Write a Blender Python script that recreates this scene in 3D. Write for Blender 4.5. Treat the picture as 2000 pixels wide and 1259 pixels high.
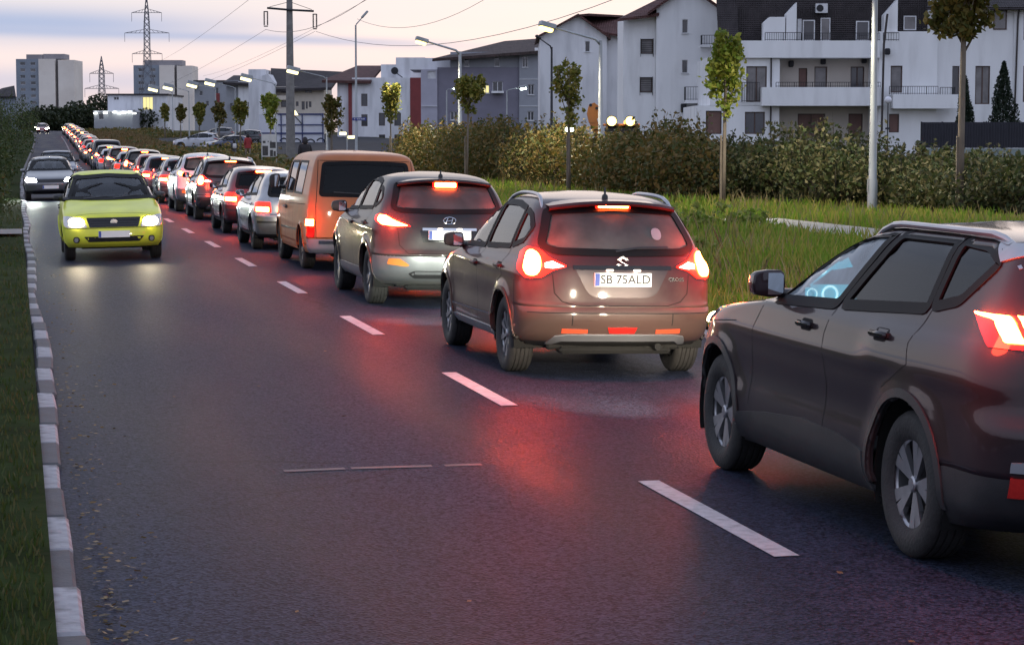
import bpy, bmesh, math, random
import numpy as np
from mathutils import Vector, Matrix
from mathutils.bvhtree import BVHTree
from mathutils.geometry import delaunay_2d_cdt
for o in list(bpy.data.objects): bpy.data.objects.remove(o)
R = math.radians
rnd = random.Random(7)
nrs = np.random.RandomState(11)
SC = bpy.context.scene
COL = SC.collection

# ------------------------------------------------------------------ camera
FPX, PITCH, YAW, CAMZ = 4350.0, R(4.7506), R(12.5288), 2.05
cam_data = bpy.data.cameras.new('camera'); cam = bpy.data.objects.new('camera', cam_data); COL.objects.link(cam)
cam_data.sensor_width = 36.0; cam_data.lens = FPX / 2000.0 * 36.0
cam_data.clip_start = 0.1; cam_data.clip_end = 6000
cam.location = (0, 0, CAMZ); cam.rotation_euler = (math.pi / 2 - PITCH, 0, -YAW)
SC.camera = cam

# ------------------------------------------------------------------ sky: afterglow past sunset, ahead of the camera
world = bpy.data.worlds.new('World'); SC.world = world; world.use_nodes = True
nt = world.node_tree; nt.nodes.clear(); L = nt.links.new
def wn(t, **k):
    n = nt.nodes.new(t)
    for a, b in k.items(): setattr(n, a, b)
    return n
out = wn('ShaderNodeOutputWorld'); bg = wn('ShaderNodeBackground')
sky = wn('ShaderNodeTexSky', sky_type='NISHITA'); sky.sun_disc = False
SUN_AZ = YAW + R(6)                                   # measured from +Y towards +X
sky.sun_elevation = R(1.5); sky.sun_rotation = SUN_AZ; sky.dust_density = 2.0; sky.ozone_density = 2.0
tc = wn('ShaderNodeTexCoord'); sep = wn('ShaderNodeSeparateXYZ'); L(tc.outputs['Generated'], sep.inputs[0])
# azimuth term: 1 towards the afterglow, 0 away from it
dot = wn('ShaderNodeVectorMath', operation='DOT_PRODUCT'); dot.inputs[1].default_value = (math.sin(SUN_AZ), math.cos(SUN_AZ), 0)
L(tc.outputs['Generated'], dot.inputs[0])
az = wn('ShaderNodeMapRange'); az.inputs[1].default_value = -0.15; az.inputs[2].default_value = 1.0; L(dot.outputs['Value'], az.inputs[0])
def ramp(stops):
    r = wn('ShaderNodeValToRGB'); e = r.color_ramp.elements
    while len(e) < len(stops): e.new(0.5)
    for i, (p, c) in enumerate(stops): e[i].position = p; e[i].color = (*c, 1)
    return r
rg = ramp([(0.0, (.76, .65, .67)), (0.015, (.89, .75, .75)), (0.035, (1.0, .85, .82)), (0.06, (1.0, .91, .87)), (0.14, (.90, .87, .88)), (0.35, (.60, .66, .82)), (1.0, (.42, .50, .72))])
rb = ramp([(0.0, (.52, .54, .68)), (0.10, (.78, .80, 1.0)), (0.3, (.78, .87, 1.14)), (1.0, (.46, .54, .76))])
L(sep.outputs['Z'], rg.inputs[0]); L(sep.outputs['Z'], rb.inputs[0])
mixa = wn('ShaderNodeMix', data_type='RGBA'); L(az.outputs[0], mixa.inputs[0]); L(rb.outputs[0], mixa.inputs[6]); L(rg.outputs[0], mixa.inputs[7])
# brighter cream patch where the sun went down
gp = wn('ShaderNodeMath', operation='POWER'); gp.inputs[1].default_value = 45.0; gm = wn('ShaderNodeMath', operation='MAXIMUM'); gm.inputs[1].default_value = 0.0; L(dot.outputs['Value'], gm.inputs[0]); L(gm.outputs[0], gp.inputs[0])
glow = wn('ShaderNodeMix', data_type='RGBA', blend_type='ADD'); glow.inputs[7].default_value = (.06, .02, -.02, 1); L(gp.outputs[0], glow.inputs[0]); L(mixa.outputs[2], glow.inputs[6])
# long flat cloud bands, thinning out towards the glow
mp = wn('ShaderNodeMapping'); mp.inputs['Scale'].default_value = (1.6, 1.6, 26.0); mp.inputs['Rotation'].default_value = (0.03, 0.035, 0.0); mp.inputs['Location'].default_value = (0.6, 0.0, 0.28)
L(tc.outputs['Generated'], mp.inputs[0])
nz = wn('ShaderNodeTexNoise'); nz.inputs['Scale'].default_value = 1.7; nz.inputs['Detail'].default_value = 5; nz.inputs['Roughness'].default_value = 0.42
L(mp.outputs[0], nz.inputs[0])
cr = wn('ShaderNodeMapRange'); cr.inputs[1].default_value = 0.5; cr.inputs[2].default_value = 0.68; cr.interpolation_type = 'SMOOTHSTEP'; L(nz.outputs[0], cr.inputs[0])
clm = wn('ShaderNodeMix', data_type='RGBA'); clm.inputs[7].default_value = (.50, .57, .76, 1)
cm = wn('ShaderNodeMath', operation='MULTIPLY'); ci = wn('ShaderNodeMapRange'); ci.inputs[1].default_value = .25; ci.inputs[2].default_value = .95; ci.inputs[3].default_value = .22; ci.inputs[4].default_value = .05; L(gp.outputs[0], ci.inputs[0]); L(ci.outputs[0], cm.inputs[1]); L(cr.outputs[0], cm.inputs[0]); L(cm.outputs[0], clm.inputs[0]); L(glow.outputs[2], clm.inputs[6])
# one long blue-grey band low on the left, thinning out to the right
rdot = wn('ShaderNodeVectorMath', operation='DOT_PRODUCT'); rdot.inputs[1].default_value = (math.cos(YAW), -math.sin(YAW), 0); L(tc.outputs['Generated'], rdot.inputs[0])
def mth(op, a, b=None):
    n = wn('ShaderNodeMath', operation=op)
    for i, x in enumerate((a, b)):
        if x is None: continue
        if isinstance(x, (int, float)): n.inputs[i].default_value = x
        else: L(x, n.inputs[i])
    return n.outputs[0]
def band(src, z0, slope, wid, r0, r1, amt):
    wob = mth('MULTIPLY', mth('SUBTRACT', nz.outputs[0], .5), .007)
    d = mth('DIVIDE', mth('ADD', mth('SUBTRACT', sep.outputs['Z'], mth('ADD', mth('MULTIPLY', rdot.outputs['Value'], slope), z0)), wob), wid)
    g = mth('EXPONENT', mth('MULTIPLY', mth('MULTIPLY', d, d), -1.0)); f = wn('ShaderNodeMapRange'); f.interpolation_type = 'SMOOTHSTEP'; f.inputs[1].default_value = r0; f.inputs[2].default_value = r1; L(rdot.outputs['Value'], f.inputs[0])
    m = wn('ShaderNodeMix', data_type='RGBA'); m.inputs[7].default_value = (.43, .53, .75, 1); L(mth('MULTIPLY', mth('MULTIPLY', g, f.outputs[0]), amt), m.inputs[0]); L(src, m.inputs[6]); return m.outputs[2]
csrc = band(clm.outputs[2], .0445, -.028, .0078, -.05, -.20, 1.0); csrc = band(csrc, .0400, -.030, .0022, .03, -.10, .75); csrc = band(csrc, .024, .0, .006, .0, -.15, .45)
# a little of the physical sky on top of the measured dusk colours
sk = wn('ShaderNodeMix', data_type='RGBA', blend_type='ADD'); sk.inputs[0].default_value = 0.01
L(csrc, sk.inputs[6]); L(sky.outputs[0], sk.inputs[7])
L(sk.outputs[2], bg.inputs[0]); bg.inputs[1].default_value = 1.0; L(bg.outputs[0], out.inputs[0])

# the sun is already below the roofs: only a very weak, wide glow from its direction is left
sun_d = bpy.data.lights.new('sun', 'SUN'); sun_o = bpy.data.objects.new('sun', sun_d); COL.objects.link(sun_o)
sun_d.energy = 0.12; sun_d.angle = R(25); sun_d.color = (1.0, .78, .66)
sun_o.rotation_euler = (R(80), 0, -SUN_AZ + math.pi); sun_o.location = (60, 200, 60)

SC.view_settings.view_transform = 'Standard'; SC.view_settings.look = 'None'; SC.view_settings.gamma = 1.0
SC.view_settings.exposure = 0.0; SC.view_settings.use_curve_mapping = False
SC.render.engine = 'CYCLES'
cy = SC.cycles
cy.use_denoising = True; cy.max_bounces = 6; cy.diffuse_bounces = 2; cy.glossy_bounces = 3; cy.transparent_max_bounces = 12
cy.sample_clamp_indirect = 6.0; cy.sample_clamp_direct = 0; cy.caustics_reflective = False; cy.caustics_refractive = False
cy.use_light_tree = True
# ------------------------------------------------------------------ helpers: materials
MATS = {}
def pm(name, col, rough=.5, metal=0., coat=0., var=.12, vs=4., bump=0., bs=40., spec=.5, emis=None, es=0., col2=None, v2s=1.5, v2=(.45, .65), stretch=None, croughness=.05):
    """Principled material with noise variation, an optional second colour in patches and a bump."""
    if name in MATS: return MATS[name]
    m = bpy.data.materials.new(name); m.use_nodes = True; t = m.node_tree; b = t.nodes['Principled BSDF']; k = t.links.new
    b.inputs['Roughness'].default_value = rough; b.inputs['Metallic'].default_value = metal
    b.inputs['Coat Weight'].default_value = coat; b.inputs['Coat Roughness'].default_value = croughness
    b.inputs['Specular IOR Level'].default_value = spec
    N = t.nodes.new; c = N('ShaderNodeTexCoord'); vec = c.outputs['Object']
    if stretch:
        mp_ = N('ShaderNodeMapping'); mp_.inputs['Scale'].default_value = stretch; k(vec, mp_.inputs[0]); vec = mp_.outputs[0]
    n = N('ShaderNodeTexNoise'); n.inputs['Scale'].default_value = vs; n.inputs['Detail'].default_value = 6; k(vec, n.inputs[0])
    r = N('ShaderNodeMapRange'); r.inputs[1].default_value = .3; r.inputs[2].default_value = .7; r.inputs[3].default_value = 1 - var; r.inputs[4].default_value = 1 + var; k(n.outputs[0], r.inputs[0])
    x = N('ShaderNodeVectorMath'); x.operation = 'SCALE'; x.inputs[0].default_value = col; k(r.outputs[0], x.inputs['Scale'])
    src = x.outputs[0]
    if col2:
        n2 = N('ShaderNodeTexNoise'); n2.inputs['Scale'].default_value = v2s; n2.inputs['Detail'].default_value = 5; k(vec, n2.inputs[0])
        r2 = N('ShaderNodeMapRange'); r2.inputs[1].default_value = v2[0]; r2.inputs[2].default_value = v2[1]; k(n2.outputs[0], r2.inputs[0])
        mx = N('ShaderNodeMix'); mx.data_type = 'RGBA'; mx.inputs[7].default_value = (*col2, 1); k(r2.outputs[0], mx.inputs[0]); k(src, mx.inputs[6]); src = mx.outputs[2]
    k(src, b.inputs['Base Color'])
    if bump:
        nb = N('ShaderNodeTexNoise'); nb.inputs['Scale'].default_value = bs; nb.inputs['Detail'].default_value = 4; k(vec, nb.inputs[0])
        bp = N('ShaderNodeBump'); bp.inputs['Strength'].default_value = bump; bp.inputs['Distance'].default_value = .02; k(nb.outputs[0], bp.inputs['Height']); k(bp.outputs[0], b.inputs['Normal'])
    if emis:
        b.inputs['Emission Color'].default_value = (*emis, 1); b.inputs['Emission Strength'].default_value = es
    MATS[name] = m; return m
def glass(name, tint, rough=.02, ior=1.5, dust=None, dcol=(.30, .27, .25)):
    if name in MATS: return MATS[name]
    m = bpy.data.materials.new(name); m.use_nodes = True; t = m.node_tree; t.nodes.clear(); N = t.nodes.new; k = t.links.new
    o = N('ShaderNodeOutputMaterial'); mx = N('ShaderNodeMixShader'); tr = N('ShaderNodeBsdfTransparent'); gl = N('ShaderNodeBsdfGlossy'); fr = N('ShaderNodeFresnel')
    tr.inputs[0].default_value = (*tint, 1); gl.inputs['Roughness'].default_value = rough; gl.inputs[0].default_value = (.95, .97, 1, 1); fr.inputs[0].default_value = ior
    k(fr.outputs[0], mx.inputs[0]); k(tr.outputs[0], mx.inputs[1]); k(gl.outputs[0], mx.inputs[2]); k(mx.outputs[0], o.inputs[0])
    if dust:        # pale diffuse film: mist on a side window, an added veil on rear glass
        df = N('ShaderNodeBsdfDiffuse'); df.inputs[0].default_value = (*dcol, 1); m2 = N('ShaderNodeMixShader'); tc_ = N('ShaderNodeTexCoord'); nn = N('ShaderNodeTexNoise'); nn.inputs['Scale'].default_value = 3.5; nn.inputs['Detail'].default_value = 6; k(tc_.outputs['Object'], nn.inputs[0]); mr = N('ShaderNodeMapRange'); mr.inputs[1].default_value = .3; mr.inputs[2].default_value = .7; mr.inputs[3].default_value = dust * .55; mr.inputs[4].default_value = dust * 1.45; k(nn.outputs[0], mr.inputs[0]); k(mr.outputs[0], m2.inputs[0]); k(mx.outputs[0], m2.inputs[1]); k(df.outputs[0], m2.inputs[2]); k(m2.outputs[0], o.inputs[0])
    MATS[name] = m; return m
def emit(name, col, s):
    if name in MATS: return MATS[name]
    m = bpy.data.materials.new(name); m.use_nodes = True; b = m.node_tree.nodes['Principled BSDF']
    b.inputs['Base Color'].default_value = (*[min(.8, c * .6) for c in col], 1); b.inputs['Roughness'].default_value = .25
    b.inputs['Emission Color'].default_value = (*col, 1); b.inputs['Emission Strength'].default_value = s
    MATS[name] = m; return m
def leafmat(name, c1, c2, c3, trans=.3):
    if name in MATS: return MATS[name]
    m = bpy.data.materials.new(name); m.use_nodes = True; t = m.node_tree; N = t.nodes.new; k = t.links.new; b = t.nodes['Principled BSDF']; o = t.nodes['Material Output']
    g = N('ShaderNodeNewGeometry'); rp = N('ShaderNodeValToRGB'); e = rp.color_ramp.elements; e.new(.5)
    for i, c in enumerate((c1, c2, c3)): e[i].position = (0, .55, 1)[i]; e[i].color = (*c, 1)
    tc_ = N('ShaderNodeTexCoord'); n = N('ShaderNodeTexNoise'); n.inputs['Scale'].default_value = .9; n.inputs['Detail'].default_value = 3; k(tc_.outputs['Object'], n.inputs[0])
    ad = N('ShaderNodeMath'); ad.operation = 'ADD'; k(g.outputs['Random Per Island'], ad.inputs[0]); k(n.outputs[0], ad.inputs[1])
    ml = N('ShaderNodeMapRange'); ml.inputs[1].default_value = .25; ml.inputs[2].default_value = 1.3; k(ad.outputs[0], ml.inputs[0]); k(ml.outputs[0], rp.inputs[0])
    b.inputs['Roughness'].default_value = .55; b.inputs['Specular IOR Level'].default_value = .3; k(rp.outputs[0], b.inputs['Base Color'])
    tr = N('ShaderNodeBsdfTranslucent'); k(rp.outputs[0], tr.inputs[0]); mx = N('ShaderNodeMixShader'); mx.inputs[0].default_value = trans
    k(b.outputs[0], mx.inputs[1]); k(tr.outputs[0], mx.inputs[2]); k(mx.outputs[0], o.inputs[0]); MATS[name] = m; return m

# ------------------------------------------------------------------ helpers: objects and meshes
def link(o, parent=None):
    COL.objects.link(o)
    if parent is not None: o.parent = parent
    return o
def tag(o, label=None, cat=None, group=None, kind=None):
    if label: o['label'] = label
    if cat: o['category'] = cat
    if group: o['group'] = group
    if kind: o['kind'] = kind
    return o
def empty(name, loc=(0, 0, 0), rz=0., parent=None):
    o = bpy.data.objects.new(name, None); link(o, parent); o.location = loc; o.rotation_euler = (0, 0, rz); o.empty_display_size = .2; return o
def copy_tree(o, parent=None):
    c = o.copy(); COL.objects.link(c); c.parent = parent
    for ch in o.children: copy_tree(ch, c)
    return c
class MB:
    """collects shapes; build() links them as one mesh object"""
    def __init__(s): s.v = []; s.f = []; s.m = []; s.mi = 0
    def add(s, v, f, M=None):
        b = len(s.v); s.v += [tuple(M @ Vector(p)) for p in v] if M is not None else [tuple(p) for p in v]
        s.f += [tuple(b + i for i in q) for q in f]; s.m += [s.mi] * len(f); return s
    def box(s, x0, x1, y0, y1, z0, z1, M=None):
        v = [(x0, y0, z0), (x1, y0, z0), (x1, y1, z0), (x0, y1, z0), (x0, y0, z1), (x1, y0, z1), (x1, y1, z1), (x0, y1, z1)]
        return s.add(v, [(3, 2, 1, 0), (4, 5, 6, 7), (0, 1, 5, 4), (1, 2, 6, 5), (2, 3, 7, 6), (3, 0, 4, 7)], M)
    def bbox(s, x0, x1, y0, y1, z0, z1, r=.02, M=None):
        """box with chamfered edges"""
        v = []; f = []
        X = (x0, x1); Y = (y0, y1); Z = (z0, z1); idx = {}
        for i in (0, 1):
            for j in (0, 1):
                for k in (0, 1):
                    sx, sy, sz = (1, -1)[i], (1, -1)[j], (1, -1)[k]
                    for a in range(3):
                        p = [X[i], Y[j], Z[k]]
                        for ax, sg in ((0, sx), (1, sy), (2, sz)):
                            if ax != a: p[ax] += sg * r
                        idx[i, j, k, a] = len(v); v.append(tuple(p))
        for a in range(3):
            b, c = [(1, 2), (2, 0), (0, 1)][a]
            for e in (0, 1):
                q = []
                for (jb, jc) in ((0, 0), (1, 0), (1, 1), (0, 1)):
                    t = [0, 0, 0]; t[a] = e; t[b] = jb; t[c] = jc; q.append(idx[(*t, a)])
                f.append(tuple(q) if e else tuple(q[::-1]))
        for a in range(3):      # edge bevels along axis a
            b, c = [(1, 2), (2, 0), (0, 1)][a]
            for jb in (0, 1):
                for jc in (0, 1):
                    t0 = [0, 0, 0]; t1 = [0, 0, 0]; t0[a] = 0; t1[a] = 1
                    for t in (t0, t1): t[b] = jb; t[c] = jc
                    f.append((idx[(*t0, b)], idx[(*t1, b)], idx[(*t1, c)], idx[(*t0, c)]))
        for i in (0, 1):
            for j in (0, 1):
                for k in (0, 1): f.append((idx[i, j, k, 0], idx[i, j, k, 1], idx[i, j, k, 2]))
        return s.add(v, f, M)
    def tube(s, pts, rad, n=8, caps=True):
        pts = [Vector(p) for p in pts]; rad = rad if isinstance(rad, (list, tuple)) else [rad] * len(pts); v = []; f = []
        for i, p in enumerate(pts):
            d = (pts[min(i + 1, len(pts) - 1)] - pts[max(i - 1, 0)]).normalized()
            a = Vector((0, 0, 1)) if abs(d.z) < .9 else Vector((1, 0, 0)); u = d.cross(a).normalized(); w = d.cross(u)
            for k in range(n):
                t = 2 * math.pi * k / n; v.append(p + (u * math.cos(t) + w * math.sin(t)) * rad[i])
        for i in range(len(pts) - 1):
            for k in range(n): f.append((i * n + k, i * n + (k + 1) % n, (i + 1) * n + (k + 1) % n, (i + 1) * n + k))
        if caps: f.append(tuple(range(n))); f.append(tuple(range((len(pts) - 1) * n, len(pts) * n))[::-1])
        return s.add(v, f)
    def lathe(s, prof, n=24, axis='z', c=(0, 0, 0), M=None):
        """prof: (radius, height) pairs turned round an axis"""
        v = []; f = []
        for (r, h) in prof:
            for k in range(n):
                t = 2 * math.pi * k / n; a, b = r * math.cos(t), r * math.sin(t)
                p = {'z': (a, b, h), 'x': (h, a, b), 'y': (b, h, a)}[axis]; v.append((p[0] + c[0], p[1] + c[1], p[2] + c[2]))
        for i in range(len(prof) - 1):
            for k in range(n): f.append((i * n + k, i * n + (k + 1) % n, (i + 1) * n + (k + 1) % n, (i + 1) * n + k))
        return s.add(v, f, M)
    def prism(s, poly, d0, d1, axis='y', M=None):
        """polygon (a, b) extruded along an axis: y -> (a, d, b), x -> (d, a, b), z -> (a, b, d)"""
        n = len(poly); P3 = {'y': lambda a, b, d: (a, d, b), 'x': lambda a, b, d: (d, a, b), 'z': lambda a, b, d: (a, b, d)}[axis]
        v = [P3(a, b, d0) for a, b in poly] + [P3(a, b, d1) for a, b in poly]
        return s.add(v, [tuple(range(n)), tuple(range(n, 2 * n))[::-1]] + [(i, n + i, n + (i + 1) % n, (i + 1) % n) for i in range(n)], M)
    def mesh(s, name, mats, smooth=False):
        me = bpy.data.meshes.new(name); me.from_pydata(s.v, [], s.f); mats = mats if isinstance(mats, (list, tuple)) else [mats]
        for m in mats: me.materials.append(m)
        if any(s.m): me.polygons.foreach_set('material_index', s.m)
        bm = bmesh.new(); bm.from_mesh(me); bmesh.ops.recalc_face_normals(bm, faces=bm.faces); bm.to_mesh(me); bm.free()
        if smooth:
            me.polygons.foreach_set('use_smooth', [True] * len(me.polygons))
            if smooth is not True: me.set_sharp_from_angle(angle=R(smooth))
        return me
    def build(s, name, mats, parent=None, smooth=False, loc=None):
        o = bpy.data.objects.new(name, s.mesh(name, mats, smooth)); link(o, parent)
        if loc: o.location = loc
        return o
def soup(name, V, nv, mat, parent=None):
    """fast mesh of many separate polygons of nv corners from an array (count*nv, 3)"""
    V = np.asarray(V, dtype=np.float32); n = len(V) // nv; me = bpy.data.meshes.new(name)
    me.vertices.add(n * nv); me.vertices.foreach_set('co', V.ravel()); me.loops.add(n * nv); me.loops.foreach_set('vertex_index', np.arange(n * nv, dtype=np.int32))
    me.polygons.add(n); me.polygons.foreach_set('loop_start', np.arange(0, n * nv, nv, dtype=np.int32)); me.polygons.foreach_set('loop_total', np.full(n, nv, dtype=np.int32))
    me.update(calc_edges=True); me.materials.append(mat)
    return link(bpy.data.objects.new(name, me), parent)
def leaf_soup(pts, size, aspect=.6, flat=0.):
    """diamond leaves with random bearing at the points; returns (n*4, 3)"""
    n = len(pts); a = nrs.normal(size=(n, 3)); a[:, 2] *= 1 - flat * .5; a /= np.linalg.norm(a, axis=1)[:, None]
    b = nrs.normal(size=(n, 3)); b -= a * (a * b).sum(1)[:, None]; b /= np.linalg.norm(b, axis=1)[:, None]
    s = size * nrs.uniform(.6, 1.3, (n, 1)); pts = np.asarray(pts)
    return np.stack([pts - a * s, pts + b * s * aspect, pts + a * s, pts - b * s * aspect], 1).reshape(-1, 3)
def text_mesh(name, s, size, mat, parent, M, extrude=.002, bold=0.0):
    cu = bpy.data.curves.new(name, 'FONT'); cu.body = s; cu.size = size; cu.extrude = extrude; cu.align_x = 'CENTER'; cu.align_y = 'CENTER'; cu.offset = bold; cu.resolution_u = 3
    t = bpy.data.objects.new(name + '_tmp', cu); COL.objects.link(t); bpy.context.view_layer.update()
    me = bpy.data.meshes.new_from_object(t.evaluated_get(bpy.context.evaluated_depsgraph_get())); bpy.data.objects.remove(t); bpy.data.curves.remove(cu)
    me.transform(M); me.name = name; me.materials.clear(); me.materials.append(mat)
    return link(bpy.data.objects.new(name, me), parent)
def pchip(pts):
    x = np.array([p[0] for p in pts], float); y = np.array([p[1] for p in pts], float); h = np.diff(x); d = np.diff(y) / h; m = np.zeros(len(x))
    m[0], m[-1] = d[0], d[-1]
    for i in range(1, len(x) - 1):
        if d[i - 1] * d[i] > 0: w1, w2 = 2 * h[i] + h[i - 1], h[i] + 2 * h[i - 1]; m[i] = (w1 + w2) / (w1 / d[i - 1] + w2 / d[i])
    def f(t):
        t = min(max(t, x[0]), x[-1]); i = min(max(int(np.searchsorted(x, t)) - 1, 0), len(h) - 1); s = (t - x[i]) / h[i]
        return float(y[i] * (1 + 2 * s) * (1 - s) ** 2 + m[i] * h[i] * s * (1 - s) ** 2 + y[i + 1] * s * s * (3 - 2 * s) + m[i + 1] * h[i] * s * s * (s - 1))
    return f
def inpoly(p, poly):
    x, y = p; c = False; j = len(poly) - 1
    for i in range(len(poly)):
        (x1, y1), (x2, y2) = poly[i], poly[j]
        if (y1 > y) != (y2 > y) and x < (x2 - x1) * (y - y1) / (y2 - y1) + x1: c = not c
        j = i
    return c
def sst(a, b, x): t = min(max((x - a) / (b - a), 0.), 1.); return t * t * (3 - 2 * t)
# ground heights: the road has a crown and climbs gently far ahead
def gz(Y): return 3.2 * sst(110, 430, Y)
CROWN = 3.65
def rz(X, Y): return gz(Y) + .012 - .02 * abs(X - CROWN)      # X across the road, before its bend
def cx(Y): return 2.4 * sst(85, 330, Y)                      # the road drifts to the right far ahead
HF = Vector((math.sin(YAW), math.cos(YAW), 0)); HR = Vector((math.cos(YAW), -math.sin(YAW), 0))
def spot_at(px, D):
    """ground point at bearing px (photo column), D metres down the view axis"""
    p = HF * D + HR * ((px - 1000) / FPX * D); return p
def zat(py, D): return CAMZ + (268 - py) / FPX * D
# ------------------------------------------------------------------ ground, road, kerbs, markings
M_GROUND = pm('bare_soil_grass', (.055, .06, .022), .95, var=.35, vs=.6, spec=.05, col2=(.07, .055, .035), v2s=.25, bump=.4, bs=9)
def sheet(name, xs, ys, zf, mat, parent=None, kind='structure'):
    v = [(x + (cx(y) if abs(x) < 70 else 0), y, zf(x, y)) for y in ys for x in xs]; n = len(xs)
    b = MB(); b.add(v, [(j * n + i, j * n + i + 1, (j + 1) * n + i + 1, (j + 1) * n + i) for j in range(len(ys) - 1) for i in range(n - 1)]); o = b.build(name, mat, parent, True); tag(o, kind=kind); return o
YS = [-30, -10] + list(range(0, 120, 10)) + list(range(120, 440, 10)) + [480, 540, 600, 800, 1150]
ground = sheet('ground', [-1200, -300, -60, -10, .1, 3.6, 7.2, 30, 80, 400, 1200], YS, lambda x, y: gz(y) - .16, M_GROUND)

def asphalt():
    m = bpy.data.materials.new('asphalt'); m.use_nodes = True; t = m.node_tree; N = t.nodes.new; k = t.links.new; b = t.nodes['Principled BSDF']
    c = N('ShaderNodeTexCoord'); mp_ = N('ShaderNodeMapping'); mp_.inputs['Scale'].default_value = (1, .12, 1); k(c.outputs['Object'], mp_.inputs[0])
    n1 = N('ShaderNodeTexNoise'); n1.inputs['Scale'].default_value = .9; n1.inputs['Detail'].default_value = 5; k(mp_.outputs[0], n1.inputs[0])
    n2 = N('ShaderNodeTexNoise'); n2.inputs['Scale'].default_value = 70; n2.inputs['Detail'].default_value = 3; k(c.outputs['Object'], n2.inputs[0])
    vo = N('ShaderNodeTexVoronoi'); vo.inputs['Scale'].default_value = 62; k(c.outputs['Object'], vo.inputs[0])
    # two polished wheel tracks per lane
    sx = N('ShaderNodeSeparateXYZ'); k(c.outputs['Object'], sx.inputs[0]); w = N('ShaderNodeMath'); w.operation = 'SINE'; a = N('ShaderNodeMath'); a.operation = 'MULTIPLY_ADD'; a.inputs[1].default_value = 3.7; a.inputs[2].default_value = -1.0; k(sx.outputs[0], a.inputs[0]); k(a.outputs[0], w.inputs[0])
    cr_ = N('ShaderNodeValToRGB'); e = cr_.color_ramp.elements; e[0].position = .30; e[0].color = (.014, .018, .032, 1); e[1].position = .72; e[1].color = (.036, .042, .066, 1)
    mm = N('ShaderNodeMath'); mm.operation = 'MULTIPLY_ADD'; mm.inputs[1].default_value = .05; k(w.outputs[0], mm.inputs[0]); k(n1.outputs[0], mm.inputs[2]); 
    m3 = N('ShaderNodeMath'); m3.operation = 'MULTIPLY_ADD'; m3.inputs[1].default_value = .9; m3.inputs[2].default_value = -.45; k(n2.outputs[0], m3.inputs[0]); m4 = N('ShaderNodeMath'); k(mm.outputs[0], m4.inputs[0]); k(m3.outputs[0], m4.inputs[1]); k(m4.outputs[0], cr_.inputs[0])
    # a few wandering hairline cracks, dark with dirt
    wp = N('ShaderNodeTexNoise'); wp.inputs['Scale'].default_value = 1.6; wp.inputs['Detail'].default_value = 6; k(c.outputs['Object'], wp.inputs[0]); wv = N('ShaderNodeMix'); wv.data_type = 'VECTOR'; wv.inputs[0].default_value = .22; k(c.outputs['Object'], wv.inputs[4]); k(wp.outputs['Color'], wv.inputs[5])
    ve = N('ShaderNodeTexVoronoi'); ve.feature = 'DISTANCE_TO_EDGE'; ve.inputs['Scale'].default_value = .34; k(wv.outputs[1], ve.inputs[0]); cm_ = N('ShaderNodeMapRange'); cm_.inputs[1].default_value = .0; cm_.inputs[2].default_value = .006; cm_.inputs[3].default_value = .65; cm_.inputs[4].default_value = 0; k(ve.outputs[0], cm_.inputs[0])
    nm = N('ShaderNodeTexNoise'); nm.inputs['Scale'].default_value = .21; k(c.outputs['Object'], nm.inputs[0]); nr_ = N('ShaderNodeMapRange'); nr_.inputs[1].default_value = .50; nr_.inputs[2].default_value = .58; k(nm.outputs[0], nr_.inputs[0]); cmu = N('ShaderNodeMath'); cmu.operation = 'MULTIPLY'; k(cm_.outputs[0], cmu.inputs[0]); k(nr_.outputs[0], cmu.inputs[1])
    # pale and dark stones in the tar
    va = N('ShaderNodeTexVoronoi'); va.inputs['Scale'].default_value = 62; k(c.outputs['Object'], va.inputs[0]); sr = N('ShaderNodeSeparateColor'); k(va.outputs['Color'], sr.inputs[0]); mr_ = N('ShaderNodeMapRange'); mr_.inputs[3].default_value = .35; mr_.inputs[4].default_value = 1.75; k(sr.outputs[0], mr_.inputs[0]); sc_ = N('ShaderNodeVectorMath'); sc_.operation = 'SCALE'; k(cr_.outputs[0], sc_.inputs[0]); k(mr_.outputs[0], sc_.inputs['Scale'])
    cmx = N('ShaderNodeMix'); cmx.data_type = 'RGBA'; cmx.inputs[7].default_value = (.004, .004, .005, 1); k(cmu.outputs[0], cmx.inputs[0]); k(sc_.outputs[0], cmx.inputs[6])
    k(cmx.outputs[2], b.inputs['Base Color'])
    rr = N('ShaderNodeMapRange'); rr.inputs[1].default_value = .3; rr.inputs[2].default_value = .7; rr.inputs[3].default_value = .44; rr.inputs[4].default_value = .58; k(mm.outputs[0], rr.inputs[0]); k(rr.outputs[0], b.inputs['Roughness'])
    bp = N('ShaderNodeBump'); bp.inputs['Strength'].default_value = .5; bp.inputs['Distance'].default_value = .006; k(vo.outputs[0], bp.inputs['Height']); k(bp.outputs[0], b.inputs['Normal']); b.inputs['Specular IOR Level'].default_value = .025
    return m
M_ASPH = asphalt()
XL, XR = .28, 7.05
road = sheet('road', [.14, .6, 1.5, 2.6, CROWN, 4.7, 5.8, 6.7, XR + .01], YS[:-3], rz, M_ASPH)
M_WHITE = pm('road_paint', (.50, .50, .51), .6, var=.12, vs=20, col2=(.30, .30, .31), v2s=14, v2=(.52, .72), bump=.2, bs=60)
M_WORN = pm('worn_road_paint', (.056, .055, .068), .5, var=.4, vs=9, col2=(.03, .032, .045), v2s=9, v2=(.38, .58))
y = 10.19 - 6.27 * 2
while y < 300:
    n = 4; w = .065; v = []
    for i in range(n + 1):
        yy = y + 2.45 * i / n
        for x in (3.64 - w, 3.64, 3.64 + w): v.append((x + cx(yy), yy, rz(x, yy) + .005))
    b = MB(); b.add(v, [(3 * i + j, 3 * i + j + 1, 3 * i + 4 + j, 3 * i + 3 + j) for i in range(n) for j in range(2)]); b.build('lane_marking', M_WHITE, road); y += 6.27
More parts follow.
